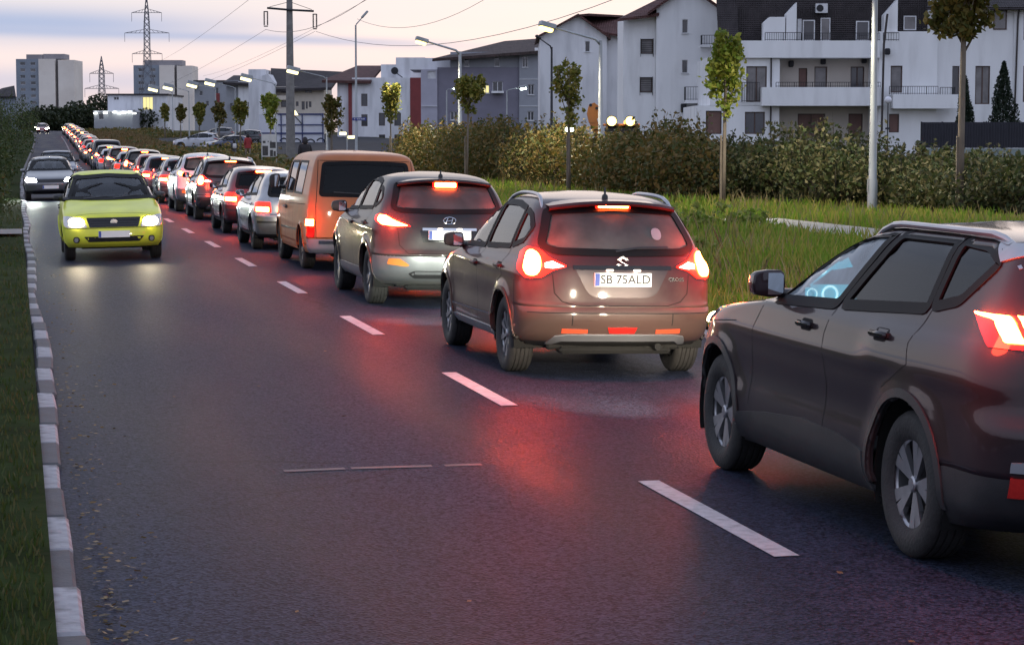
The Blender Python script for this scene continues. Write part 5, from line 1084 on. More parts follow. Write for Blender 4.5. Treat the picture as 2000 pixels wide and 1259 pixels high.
    l = bpy.data.lights.new('head_beam', 'SPOT'); o = bpy.data.objects.new('head_beam', l); link(o, C.root); l.energy = 1500; l.color = (1, .9, .7); l.spot_size = R(80); l.spot_blend = 1; l.shadow_soft_size = .08; o.location = (.74, 3.86, .88); o.rotation_euler = (R(88), 0, R(-32))      # added third spot, widens the low beam kerbside to brighten the verge
    return C

# --- brown crossover with the readable plate
def model_brown_crossover():
    P = dict(name='brown_crossover', wb=2.60, R=.335, Ra=.39, W=.89, tw=.215, yr_all=-.87, yf_all=3.45, dz=.028, flare=.018, flare_w=.10,
        yr=[(.27, -.55), (.34, -.74), (.42, -.82), (.54, -.87), (.60, -.87), (.635, -.83), (.80, -.815), (.95, -.80), (1.06, -.76), (1.20, -.66), (1.36, -.53), (1.47, -.42), (1.52, -.28), (1.555, .1), (1.58, .6)],
        yf=[(.27, 3.2), (.40, 3.42), (.60, 3.45), (.76, 3.41), (.86, 3.22), (.94, 2.75), (1.0, 2.42), (1.06, 2.22), (1.25, 1.82), (1.42, 1.38), (1.52, 1.08), (1.555, .95), (1.58, .75)],
        w=[(.27, .80), (.36, .865), (.5, .882), (.70, .89), (.86, .885), (.96, .865), (1.03, .81), (1.15, .77), (1.35, .69), (1.46, .635), (1.52, .56), (1.555, .42), (1.58, .12)],
        Lr=[(.27, .42), (1.0, .46), (1.2, .36), (1.58, .5)], Lf=[(.27, .7), (.85, .8), (1.0, .5), (1.58, .45)], nr=3.1, nf=2.7, taper=(.05, .06), zkeys=[.32, .56, .62],
        disp=[crease(-.6, 3.0, .90, .035, .010, .012), crease(.3, 2.3, .62, .11, -.012)],
        side_windows=[([(2.10, 1.045), (1.72, 1.25), (1.36, 1.40), (1.12, 1.455), (.95, 1.465), (1.06, 1.065)], G_CLEAR), ([(.98, 1.07), (.87, 1.465), (.42, 1.465), (.06, 1.43), (.10, 1.10)], G_MID), ([(.03, 1.11), (-.01, 1.42), (-.20, 1.38), (-.38, 1.27), (-.30, 1.17)], G_MID)],
        rear_window=[(0, 1.075), (.56, 1.085), (.675, 1.13), (.565, 1.43), (0, 1.465)], windscreen=[(0, 1.06), (.70, 1.08), (.57, 1.44), (0, 1.49)], rear_glass=glass('veiled_rear_glass', (.10, .09, .09), .28, 1.4, .26),  # rear glass: pale rough veil added so the brake lamps redden it
        cls=lambda c, i: 'lower_cladding' if c.z < .32 else ('rear_bumper' if c.z < .62 and c.y < -.42 else 'body'), under='lower_cladding')
    C = Car(P, paint('brown_metal', (.036, .010, .012), .0, .42, .55, dirt=(.042, .024, .022), spec=.15, dust=.36)); S = C.S
    C.wheels(spokes_rim(9, 0, True, .085, fan=1)); C.mirrors(1.96, 1.075, .80, .20, .14, M_BLACK); C.cabin(2.2, 1.03, [1.02, .08], .52, 1.36)
    C.handles([(1.12, .90), (.16, .925)]); C.rails(1.2, -.26, .53, .585, M_SILVER, .03); C.antenna(0, -.16, .10)
    C.seams([('L', [(1.02, 1.05), (1.04, .80), (1.0, .55), (1.04, .36)], True), ('L', [(2.18, 1.0), (2.22, .75), (2.16, .45)], True), ('L', [(.06, 1.08), (.10, .95), (.02, .85), (.34, .72)], True), ('L', [(2.16, .985), (2.8, .93), (3.2, .86)], True),
             ('B', [(-.60, .90), (-.585, .74), (-.52, .67), (-.40, .637), (.40, .637), (.52, .67), (.585, .74), (.60, .90)], False), ('B', [(-.80, .575), (.80, .575)], False), ('L', [(-.44, .60), (-.42, .83)], True), ('B', [(-.44, .47), (-.44, .575)], False), ('B', [(.44, .47), (.44, .575)], False)], .008)
    C.put('side_moulding', strip(S, [(.42, .475), (2.18, .455)], 'L', .016, .006), M_CHROME, None, True)
    C.put('sill_cladding', patch(S, [(.42, .285), (.42, .36), (2.16, .36), (2.16, .285)], 'L', .012, .06), M_SILVER, None, True)
    lens = round_poly([(.47, .965), (.60, .93), (.70, .865), (.84, .855), (.98, .93), (1.06, 1.06), (.98, 1.085), (.84, 1.12), (.70, 1.105), (.62, 1.03)], .03)
    lamp_pair(C, lens, 'A', M_REDLIT, [ell(.785, .985, .085, .105)], M_REDHOT, .012, .03, coreoff=.028, glow=75)
    C.put('reverse_light', patch(S, [(.505, .962), (.60, .945), (.665, .95), (.665, .985), (.60, 1.0)], 'A', .018, .03, .005), M_REVERSE, None, True)
    C.put('plate_recess', patch(S, round_poly([(-.42, .965), (-.30, .735), (-.22, .705), (.22, .705), (.30, .735), (.42, .965)], .04), 'B', .003, .05, .004), pm('dark_brown_paint', (.035, .022, .022), .35, .4, 1.), None)
    C.put('tailgate_bar', strip(S, [(-.43, .955), (.43, .955)], 'B', .035, .016), M_GLOSS)
    C.plate(0, .858, 'B', .50, .115, 'SB 75ALD', .02, .13); emblem_s(C, 0, 1.005); center_brake(C, 1.475, .135, .038); spoiler(C, 1.505, -.52, .56)
    M = Matrix.Translation((.46, S.ray('B', .46, .86)[0].y - .004, .86)) @ Matrix.Rotation(R(90), 4, 'X') ; text_mesh('model_badge', 'S-CROSS', .045, M_CHROME, C.root, M, .003, .001)
    C.put('skid_plate', patch(S, round_poly([(-.62, .30), (-.56, .30), (-.50, .335), (.50, .335), (.56, .30), (.62, .30), (.57, .375), (.47, .39), (-.47, .39), (-.57, .375)], .012), 'B', .012, .05, .02), M_SILVER)
    C.put('bumper_reflector', patch(S, [(-.52, .405), (-.30, .405), (-.30, .435), (-.52, .44)], 'B', .010, .04), emit('glowing_reflector', (.9, .12, .05), .2), None, True)  # no lamp: the light the reflector returns is put in as emission
    C.put('fog_light', patch(S, [(-.11, .405), (.11, .405), (.13, .455), (-.13, .455)], 'B', .012, .04), M_REFLEX)
    C.put('rear_wiper', strip(S, [(-.05, 1.09), (.15, 1.12), (.42, 1.125)], 'B', .016, .014), M_BLACK)
    C.put('fuel_sticker', patch(S, ell(.34, 1.24, .045, .05), 'B', .004, .05, 0), pm('sticker', (.35, .34, .36), .5))
    lamp_pair(C, round_poly([(.50, .80), (.60, .87), (1.0, .90), (1.12, .86), (.95, .78), (.6, .74)], .02), 'AF', M_LAMPCLEAR, [ell(.75, .81, .07, .035)], M_HEAD, .008, .05, 'headlight')
    C.put('grille', patch(S, [(-.45, .62), (.45, .62), (.5, .80), (-.5, .80)], 'F', .008, .07), M_GLOSS)
    C.head_beams(3.44, .80, .62, 1300, (.96, 1, .84), down=12, size=40); return C

# --- dark SUV with silver lower half
def model_grey_suv():
    P = dict(name='grey_suv', wb=2.62, R=.35, Ra=.41, W=.905, tw=.225, yr_all=-.90, yf_all=3.5, dz=.03, flare=.022, flare_w=.12,
        yr=[(.27, -.62), (.36, -.80), (.46, -.88), (.64, -.90), (.70, -.86), (.92, -.84), (1.10, -.80), (1.2, -.72), (1.40, -.56), (1.52, -.42), (1.57, -.25), (1.61, .1), (1.635, .6)],
        yf=[(.27, 3.2), (.42, 3.46), (.65, 3.5), (.82, 3.45), (.93, 3.2), (1.02, 2.7), (1.08, 2.40), (1.15, 2.2), (1.35, 1.78), (1.5, 1.36), (1.57, 1.05), (1.61, .9), (1.635, .7)],
        w=[(.27, .81), (.38, .875), (.55, .895), (.75, .905), (.92, .90), (1.05, .875), (1.12, .825), (1.25, .775), (1.45, .69), (1.54, .62), (1.58, .54), (1.61, .4), (1.635, .12)],
        Lr=[(.27, .5), (1.0, .55), (1.3, .42), (1.635, .5)], Lf=[(.27, .75), (.9, .8), (1.1, .5), (1.635, .45)], nr=2.8, nf=2.6, taper=(.05, .06), zkeys=[.32, .44, .63],
        disp=[crease(-.6, 3.0, .95, .05, .012, .02)],
        side_windows=[([(2.10, 1.13), (1.72, 1.36), (1.36, 1.48), (1.05, 1.525), (1.12, 1.155)], G_CLEAR), ([(1.04, 1.16), (.97, 1.53), (.5, 1.525), (.20, 1.49), (.12, 1.36), (.10, 1.19)], G_MID), ([(.03, 1.21), (.08, 1.44), (-.10, 1.41), (-.26, 1.32), (-.22, 1.27)], G_MID)],
        rear_window=[(0, 1.16), (.60, 1.17), (.66, 1.21), (.57, 1.49), (0, 1.52)], windscreen=[(0, 1.15), (.72, 1.17), (.58, 1.50), (0, 1.54)], rear_glass=glass('veiled_rear_glass', (.10, .09, .09), .28, 1.4, .26),  # same added veil on the rear glass, spreads the brake lamps' red
        cls=lambda c, i: 'lower_cladding' if c.z < .32 else ('rear_bumper' if c.z < .63 and c.y < -.42 else 'body'), cls_mat={'rear_bumper': pm('silver_bumper', (.22, .23, .24), .35, .5, .8), 'lower_cladding': pm('silver_sill', (.20, .20, .20), .4, .4, .5)}, under='lower_cladding')
    C = Car(P, paint('graphite', (.018, .014, .017), .0, .45, .45, dirt=(.04, .034, .034), spec=.2, dust=.22)); S = C.S
    C.wheels(spokes_rim(5, .18, True, .09)); C.mirrors(1.95, 1.15, .815, .21, .15, M_BLACK); C.cabin(2.2, 1.1, [1.0, .08], .55, 1.4); C.handles([(1.12, .98), (.16, 1.0)], M_BLACK); C.antenna(0, -.18, .09)
    C.seams([('L', [(1.06, 1.12), (1.08, .80), (1.02, .45), (1.05, .34)], True), ('L', [(2.2, 1.06), (2.24, .75), (2.18, .45)], True), ('L', [(.07, 1.16), (.1, 1.0), (.02, .9), (.36, .74)], True),
             ('B', [(-.62, .96), (-.60, .76), (-.50, .66), (.50, .66), (.60, .76), (.62, .96)], False), ('B', [(-.80, .63), (.80, .63)], False)], .008)
    C.put('sill_cladding', patch(S, [(.44, .285), (.44, .43), (2.16, .43), (2.16, .285)], 'L', .010, .06), MATS['silver_sill'], None, True)
    lens = round_poly([(.46, .985), (.62, .97), (.84, .985), (1.02, 1.05), (1.06, 1.10), (.92, 1.125), (.78, 1.115), (.62, 1.05)], .02)
    lamp_pair(C, lens, 'A', M_REDLIT, [round_poly([(.50, .992), (.64, .985), (.84, .998), (.93, 1.05), (.90, 1.105), (.78, 1.10), (.64, 1.04)], .02)], M_REDHOT, .012, .03, glow=60)
    C.put('plate_recess', patch(S, round_poly([(-.36, .95), (-.33, .80), (.33, .80), (.36, .95)], .03), 'B', .003, .05, .004), M_GLOSS); C.put('tailgate_bar', strip(S, [(-.33, .955), (.33, .955)], 'B', .03, .016), M_CHROME)
    C.plate(0, .885, 'B', .52, .11, None, .018, .4); emblem_h(C, 0, 1.06); center_brake(C, 1.485, .13, .055); spoiler(C, 1.545, -.55, .58)
    C.put('fog_light', patch(S, round_poly([(-.74, .53), (-.52, .505), (-.48, .52), (-.60, .60), (-.72, .60)], .02), 'B', .010, .04), M_AMBER, None, True)
    C.put('bumper_insert', patch(S, round_poly([(-.42, .36), (.42, .36), (.50, .42), (.42, .455), (-.42, .455), (-.50, .42)], .02), 'B', .004, .06), M_BLACK)
    lamp_pair(C, round_poly([(.48, .84), (.6, .92), (1.0, .98), (1.14, .95), (.95, .84), (.6, .79)], .02), 'AF', M_LAMPCLEAR, [ell(.75, .87, .07, .035)], M_HEAD, .008, .05, 'headlight'); C.put('grille', patch(S, [(-.4, .66), (.4, .66), (.46, .84), (-.46, .84)], 'F', .008, .07), M_GLOSS)
    C.head_beams(3.5, .86, .62, 170, (1, .90, .72), down=10, size=40); return C

# --- tall van
def model_van():
    P = dict(name='orange_van', wb=2.92, R=.325, Ra=.375, W=.90, tw=.195, yr_all=-.99, yf_all=3.78, dz=.032, flare=.01, flare_w=.06,
        yr=[(.28, -.90), (.34, -.96), (.60, -.98), (.90, -.985), (1.16, -.97), (1.45, -.92), (1.70, -.85), (1.78, -.80), (1.82, -.66), (1.845, -.2), (1.86, .5)],
        yf=[(.28, 3.55), (.40, 3.74), (.60, 3.78), (.85, 3.72), (1.0, 3.45), (1.08, 3.18), (1.2, 3.0), (1.5, 2.58), (1.7, 2.28), (1.79, 2.0), (1.825, 1.7), (1.845, 1.4), (1.86, 1.0)],
        w=[(.28, .85), (.36, .885), (.6, .90), (.95, .895), (1.15, .885), (1.4, .84), (1.65, .785), (1.76, .73), (1.81, .64), (1.845, .45), (1.86, .15)],
        Lr=[(.28, .13), (1.0, .15), (1.7, .18), (1.86, .4)], Lf=[(.28, .5), (.9, .55), (1.2, .35), (1.86, .5)], nr=2.7, nf=2.6, taper=(.02, .04), zkeys=[.40, .50],
        disp=[crease(-.95, 3.4, .70, .02, .006)],
        side_windows=[([(3.0, 1.13), (2.62, 1.45), (2.42, 1.62), (2.02, 1.66), (2.0, 1.13)], G_CLEAR, .015, .02), ([(1.82, 1.17), (1.82, 1.66), (.98, 1.67), (.98, 1.18)], G_MID, .015, .02), ([(.84, 1.18), (.84, 1.67), (-.10, 1.67), (-.10, 1.18)], G_MID, .015, .02)] ,
        rear_window=[(0, 1.17), (.70, 1.17), (.64, 1.66), (0, 1.68)], windscreen=[(0, 1.14), (.74, 1.15), (.66, 1.62), (0, 1.67)], rear_glass=G_DARK,
        cls=lambda c, i: 'rear_bumper' if c.z < .50 and c.y < -.70 else ('lower_cladding' if c.z < .40 else 'body'), cls_mat={'rear_bumper': pm('grey_bumper', (.16, .16, .19), .5, 0, .2), 'lower_cladding': paint('copper_orange', (.44, .145, .05), .0, .5, .35, (.27, .13, .07), .25)}, under='lower_cladding')
    C = Car(P, paint('copper_orange', (.44, .145, .05), .0, .5, .35, (.27, .13, .07), .25)); S = C.S
    C.wheels(spokes_rim(6, 0, True, .2)); C.mirrors(2.72, 1.32, .86, .19, .24, M_BLACK, .12); C.cabin(2.95, 1.12, [1.95, .8, -.1], .75, 1.5)
    C.handles([(1.95, .92), (1.75, .92)], M_BLACK)
    C.seams([('L', [(1.90, 1.75), (1.90, 1.1), (1.90, .42)], True), ('L', [(2.95, 1.10), (2.98, .8), (2.5, .72)], True), ('L', [(.90, 1.74), (.90, 1.1), (.90, .42)], True), ('L', [(1.88, .98), (-.55, 1.02)], True),
             ('B', [(-.76, .52), (-.77, 1.0), (-.72, 1.70), (.72, 1.70), (.77, 1.0), (.76, .52), (-.76, .52)], False)], .009)
    C.put('side_moulding', strip(S, [(.42, .60), (2.48, .58)], 'L', .03, .008), M_BLACK, None, True)
    lamp_pair(C, [(.785, .52), (.97, .52), (.97, .815), (.785, .815)], 'A', M_LENS, [[(.80, .70), (.955, .70), (.955, .80), (.80, .80)]], M_REDHOT, .012, .04, glow=16)
    C.put('reflector', patch(S, [(.80, .535), (.955, .535), (.955, .60), (.80, .60)], 'A', .018, .04, .005), M_REFLEX, None, True)
    C.plate(0, .66, 'B', .52, .11, None, .018); C.put('plate_panel', patch(S, [(-.40, .56), (.40, .56), (.40, .86), (-.40, .86)], 'B', .004, .08), C.pt)
    C.put('tailgate_handle', strip(S, [(-.10, .92), (.10, .92)], 'B', .04, .02), M_BLACK); C.put('bumper_step', strip(S, [(-.72, .45), (.72, .45)], 'B', .05, .012), M_CHROME)
    C.put('rear_wiper', strip(S, [(-.02, 1.16), (-.08, 1.2), (-.50, 1.22)], 'B', .018, .014), M_BLACK)
    lamp_pair(C, round_poly([(.52, .66), (.52, .80), (.95, .80), (1.0, .66)], .02), 'AF', M_LAMPCLEAR, [ell(.72, .73, .07, .05)], M_HEAD, .008, .05, 'headlight'); C.put('grille', patch(S, [(-.5, .66), (.5, .66), (.5, .80), (-.5, .80)], 'F', .008, .07), M_BLACK)
    C.head_beams(3.78, .73, .62, 90, down=3); return C

# --- hatchback
def model_hatch():
    P = dict(name='hatchback', wb=2.51, R=.31, Ra=.36, W=.865, tw=.195, yr_all=-.80, yf_all=3.35, dz=.036, flare=.016, flare_w=.08,
        yr=[(.24, -.62), (.32, -.74), (.48, -.80), (.60, -.80), (.66, -.76), (.90, -.74), (.98, -.68), (1.2, -.50), (1.33, -.38), (1.39, -.22), (1.42, .1), (1.445, .55)],
        yf=[(.24, 3.1), (.36, 3.32), (.55, 3.35), (.70, 3.28), (.80, 3.0), (.88, 2.55), (.94, 2.28), (1.0, 2.12), (1.2, 1.70), (1.33, 1.33), (1.39, 1.05), (1.42, .9), (1.445, .7)],
        w=[(.24, .79), (.34, .84), (.6, .865), (.80, .855), (.90, .82), (.96, .775), (1.1, .73), (1.28, .65), (1.36, .58), (1.40, .5), (1.425, .38), (1.445, .1)],
        Lr=[(.24, .36), (.9, .36), (1.2, .32), (1.445, .5)], Lf=[(.24, .65), (.8, .7), (1.0, .45), (1.445, .45)], nr=3.2, nf=2.7, taper=(.05, .06), zkeys=[.30, .60],
        disp=[crease(-.6, 3.0, .58, .02, .006)],
        side_windows=[([(2.0, .965), (1.66, 1.16), (1.34, 1.30), (1.12, 1.345), (1.0, .985)], G_CLEAR), ([(.93, .99), (1.02, 1.35), (.45, 1.345), (.18, 1.31), (.02, 1.02)], G_MID)],
        rear_window=[(0, .985), (.60, .995), (.52, 1.30), (0, 1.325)], windscreen=[(0, 1.0), (.66, 1.01), (.54, 1.31), (0, 1.35)],
        cls=lambda c, i: 'lower_cladding' if c.z < .30 else ('rear_bumper' if c.z < .60 and c.y < -.40 else 'body'), under='lower_cladding')
    C = Car(P, paint('silver', (.33, .34, .36), .7, .3)); S = C.S
    C.wheels(spokes_rim(7, 0, True, .13)); C.mirrors(1.86, .99, .76, .17, .12); C.cabin(2.08, .96, [.98, .05], .48, 1.24); C.handles([(1.1, .80), (.10, .82)])
    C.seams([('L', [(.96, .96), (.98, .7), (.94, .32)], True), ('L', [(2.06, .92), (2.1, .66), (2.05, .36)], True), ('L', [(0, .98), (.02, .80), (.30, .66)], True), ('B', [(-.58, .66), (.58, .66)], False), ('B', [(-.58, .66), (-.60, .95)], False), ('B', [(.58, .66), (.60, .95)], False)], .008)
    C.put('side_moulding', strip(S, [(.40, .52), (2.1, .50)], 'L', .035, .008), M_BLACK, None, True); C.put('bumper_strip', strip(S, [(-.80, .52), (-.3, .52), (.3, .52), (.80, .52)], 'B', .04, .008), M_BLACK)
    C.tail = lamp_pair(C, round_poly([(.56, .69), (.78, .69), (.98, .72), (.98, .86), (.82, .885), (.58, .88)], .02), 'A', M_REDLIT, [round_poly([(.60, .70), (.86, .71), (.86, .79), (.60, .79)], .02)], M_REDHOT_FAR, .012, .04)
    C.plate(0, .77, 'B', .52, .11, None, .016); center_brake(C, 1.335, .16, .035, M_REDHOT_FAR, glow=0); spoiler(C, 1.365, -.42, .52)
    lamp_pair(C, round_poly([(.46, .62), (.5, .73), (.85, .76), (.98, .70), (.9, .62)], .02), 'AF', M_LAMPCLEAR, [ell(.70, .68, .08, .04)], M_HEAD, .008, .05, 'headlight')
    C.put('grille', patch(S, [(-.42, .60), (.42, .60), (.42, .70), (-.42, .70)], 'F', .008, .07), M_BLACK); C.plate(0, .45, 'F', .52, .11)
    return C

# --- saloon, built to be seen from the front
def model_taxi():
    P = dict(name='yellow_saloon', wb=2.63, R=.305, Ra=.355, W=.85, tw=.185, yr_all=-.95, yf_all=3.42, dz=.03, flare=.014, flare_w=.08,
        yr=[(.24, -.75), (.34, -.90), (.55, -.95), (.80, -.94), (.94, -.90), (1.0, -.78), (1.03, -.45), (1.08, -.30), (1.25, -.02), (1.38, .22), (1.44, .42), (1.475, .65), (1.50, .95)],
        yf=[(.22, 3.2), (.30, 3.36), (.42, 3.42), (.56, 3.41), (.68, 3.36), (.77, 3.28), (.84, 3.08), (.91, 2.72), (.97, 2.40), (1.02, 2.22), (1.2, 1.90), (1.35, 1.58), (1.43, 1.38), (1.475, 1.2), (1.50, 1.05)],
        w=[(.24, .77), (.34, .825), (.6, .85), (.80, .845), (.92, .82), (1.0, .775), (1.12, .74), (1.3, .67), (1.4, .615), (1.45, .56), (1.48, .44), (1.50, .12)],
        Lr=[(.24, .40), (.95, .40), (1.1, .4), (1.5, .4)], Lf=[(.24, .40), (.72, .42), (.9, .5), (1.05, .40), (1.5, .4)], nr=3, nf=3.1, taper=(.05, .05), zkeys=[.28, .56],
        disp=[],
        side_windows=[([(2.12, 1.03), (1.80, 1.22), (1.48, 1.375), (1.25, 1.405), (1.12, 1.04)], G_CLEAR), ([(1.04, 1.04), (1.12, 1.41), (.62, 1.40), (.34, 1.33), (.14, 1.06)], G_MID)],
        rear_window=[(0, 1.07), (.60, 1.08), (.52, 1.36), (0, 1.40)], windscreen=[(0, 1.02), (.70, 1.035), (.565, 1.385), (0, 1.42)], rear_glass=G_CLEAR,
        cls=lambda c, i: 'front_bumper' if c.z < .56 and c.y > 3.05 else 'body')
    C = Car(P, paint('lime_yellow', (.72, .76, .06), .0, .4, .5, dirt=(.6, .62, .09), spec=.3)); S = C.S
    C.wheels(spokes_rim(6, 0, True, .2)); C.mirrors(2.0, 1.06, .76, .17, .12, M_BLACK); C.cabin(2.28, 1.0, [1.15, .22], .5, 1.28); C.handles([(1.2, .86), (.25, .88)], M_BLACK)
    C.seams([('L', [(1.08, 1.02), (1.10, .7), (1.06, .32)], True), ('L', [(2.18, .97), (2.22, .68), (2.16, .38)], True), ('T', [(-.62, 3.20), (.62, 3.20)], False), ('F', [(-.8, .562), (.8, .562)], False)], .008)
    lamp_pair(C, round_poly([(.44, .575), (.50, .72), (.78, .765), (.95, .76), (.93, .62), (.80, .575)], .03), 'AF', M_LAMPCLEAR, [ell(.62, .655, .135, .072)], M_HEAD, .010, .03, 'headlight')
    g = C.put('grille', patch(S, round_poly([(-.40, .575), (.40, .575), (.45, .735), (-.45, .735)], .02), 'F', .006, .05), M_GLOSS)
    for z in (.61, .65, .69): C.put('grille_slat', strip(S, [(-.38, z), (.38, z)], 'F', .012, .012), M_BLACK, g)
    q, _ = S.ray('F', 0, .66); b = MB(); b.prism([(-.05, .63), (.05, .63), (.06, .68), (.03, .71), (-.03, .71), (-.06, .68)], q.y + .005, q.y + .016, 'y'); b.build('emblem', M_CHROME, C.root)
    C.put('lower_grille', patch(S, round_poly([(-.42, .335), (.42, .335), (.50, .425), (-.50, .425)], .02), 'F', .005, .05), M_BLACK)
    for sx in (-1, 1):
        f = C.put('fog_light', patch(S, ell(sx * .62, .375, .052, .052), 'F', .008, .03), M_BLACK); C.put('lens', patch(S, ell(sx * .62, .375, .034, .034), 'F', .014, .03, .004), M_LAMPCLEAR, f)
    C.plate(0, .462, 'F', .52, .11, None, .02)
    C.put('wiper', strip(S, [(.45, 1.02), (.05, 1.06)], 'F', .016, .016), M_BLACK); C.put('wiper', strip(S, [(-.05, 1.025), (-.5, 1.07)], 'F', .016, .016), M_BLACK)
    C.put('inner_mirror', patch(S, round_poly([(-.10, 1.33), (.10, 1.33), (.10, 1.385), (-.10, 1.385)], .02), 'F', -.06, .05), M_BLACK)
    lamp_pair(C, round_poly([(.6, .72), (.8, .72), (.92, .75), (.92, .92), (.62, .92)], .02), 'A', M_LENS, [], None, .010, .05); C.plate(0, .78, 'B', .52, .11)
    C.head_beams(3.42, .66, .56, 55, (1, .84, .58), down=6, size=70, blend=1); return C
# ------------------------------------------------------------------ the queue
def place(C, X, Y, label, cat, group=None, flip=False, name=None, yaw=0., z=None):
    o = C.root if isinstance(C, Car) else C
    slope = (gz(Y + 2) - gz(Y)) / 2; lean = .02 * (1 if X > CROWN else -1)
    o.location = (X + (cx(Y) if z is None else 0), Y, rz(X, Y) if z is None else z); o.rotation_euler = (math.atan(slope) * (-1 if flip else 1), lean * (-1 if flip else 1) if z is None else 0, (math.pi if flip else 0) + yaw); tag(o, label, cat, group)
    if name: o.name = name
    return o
NOCABIN = ('seat', 'headrest', 'steering_wheel', 'shut_line', 'door_handle', 'handle_shade', 'wheel_well', 'underbody', 'cabin_floor', 'inner_mirror')
def car_copy(C, pt, drop=(), swap=None):
    """a copy of a car with all its parts, in another paint; drop leaves out parts too small to see"""
    def rec(o, par):
        if o.type == 'LIGHT' and 'beam' not in swap: return None
        if any(o.name.split('.')[0] == d for d in drop): return None
        c = o.copy(); COL.objects.link(c); c.parent = par
        if o.type == 'MESH':
            for i, sl in enumerate(o.material_slots):
                m = sl.material; new = pt if m is C.pt else swap.get(m.name)
                if new: c.material_slots[i].link = 'OBJECT'; c.material_slots[i].material = new
        for ch in o.children: rec(ch, c)
        return c
    swap = swap or {}; return rec(C.root, None)
QG = 'cars queuing in the right-hand lane'
c_dark = model_dark_suv(); place(c_dark, 5.10, 10.12, 'dark grey-brown SUV with silver roof rail and five-spoke wheels at the frame edge', 'car', QG)
c_brown = model_brown_crossover(); place(c_brown, 5.0, 19.05, 'brown metallic crossover with white number plate SB 75ALD and glowing brake lights', 'car', QG)
c_grey = model_grey_suv(); place(c_grey, 5.08, 27.25, 'graphite SUV with silver bumper between the brown crossover and the orange van', 'car', QG)
c_van = model_van(); place(c_van, 5.22, 34.9, 'tall orange van with big rear window, seen behind the graphite SUV', 'van', QG)
c_hat = model_hatch(); place(c_hat, 5.05, 41.1, 'silver hatchback standing directly ahead of the orange van', 'car', QG)
c_taxi = model_taxi(); place(c_taxi, 1.60, 41.35, 'yellow-green saloon with lit headlights driving towards the viewer', 'car', 'cars coming towards the viewer', True)
PT = dict(black=paint('black', (.022, .022, .026), .4, .3), maroon=paint('maroon', (.10, .018, .022), .4, .32), white=paint('white', (.55, .56, .60), .05, .35), blue=paint('slate_blue', (.06, .07, .12), .45, .32), red=paint('red', (.26, .022, .022), .2, .35), silver=MATS['paint_silver'], grey=paint('mid_grey', (.14, .14, .15), .5, .32), green=paint('dark_green', (.03, .05, .035), .4, .35))
ORD = 'first second third fourth fifth sixth seventh eighth ninth tenth eleventh twelfth thirteenth fourteenth fifteenth sixteenth seventeenth eighteenth nineteenth twentieth twenty-first twenty-second twenty-third twenty-fourth twenty-fifth twenty-sixth twenty-seventh twenty-eighth twenty-ninth thirtieth thirty-first thirty-second thirty-third thirty-fourth thirty-fifth thirty-sixth thirty-seventh thirty-eighth thirty-ninth fortieth'.split()
WORD = {'hatch': 'hatchback', 'suv': 'SUV', 'cross': 'crossover', 'van': 'van'}
SRC = {'hatch': c_hat, 'suv': c_grey, 'cross': c_brown, 'van': c_van}
plan = [(48.1, 'hatch', 'maroon'), (56.3, 'cross', 'black'), (62.6, 'suv', 'white'), (70.5, 'hatch', 'grey'), (78.0, 'hatch', 'blue')]
yq = 85.2; kinds = ['hatch', 'cross', 'hatch', 'suv', 'hatch', 'hatch', 'cross', 'van']; cols = ['red', 'black', 'silver', 'maroon', 'grey', 'white', 'blue', 'black', 'red', 'green', 'silver']
i = 0
while yq < 345 and len(plan) < 38: plan.append((yq, kinds[i % 8] if i % 8 != 7 or i < 10 else 'suv', cols[i % 11])); i += 1; yq += rnd.uniform(6.9, 8.4)
FARDROP = NOCABIN + ('plate_text', 'model_badge', 'emblem', 'rear_wiper', 'fuel_sticker', 'plate_recess', 'tailgate_bar', 'bumper_reflector', 'wheel_arch', 'roof_rail', 'antenna', 'grille', 'plate_band', 'sill_cladding', 'side_moulding', 'bumper_strip', 'dashboard', 'skid_plate', 'bumper_insert')
for k, (y, kd, cl) in enumerate(plan):
    near = k < 5; sw = {'brake_lamp_core': M_REDHOT_FAR}
    if k % 3 == 1 and not near: sw.update({'brake_lamp_core_far': M_TAILDIM, 'brake_lamp_core': M_TAILDIM})
    o = car_copy(SRC[kd], PT[cl], ('plate_text', 'model_badge', 'emblem', 'fuel_sticker') if near else FARDROP, sw)
    w = 'waggon' if False else WORD[kd]; place(o, 5.08 + rnd.uniform(-.12, .12), y, f'{cl} {w}, {ORD[k + 1]} car ahead of the orange van', 'van' if kd == 'van' else 'car', QG, name={'hatch': 'hatchback', 'suv': 'suv', 'cross': 'crossover', 'van': 'van'}[kd])
    if near:    # added red points behind the tail lamps, one spot for both low beams
        for sx in (-.75, .75): l = bpy.data.lights.new('added_glow', 'POINT'); lo = bpy.data.objects.new('added_glow', l); link(lo, o); l.energy = 30; l.color = (1, .05, .02); l.shadow_soft_size = .1; lo.location = (sx, -1.0, .9)
        l = bpy.data.lights.new('head_beam', 'SPOT'); lo = bpy.data.objects.new('head_beam', l); link(lo, o); l.energy = 150; l.color = (1, .88, .68); l.spot_size = R(95); l.spot_blend = 1; l.shadow_soft_size = .1; lo.location = (0, 3.55, .75); lo.rotation_euler = (R(88), 0, 0)
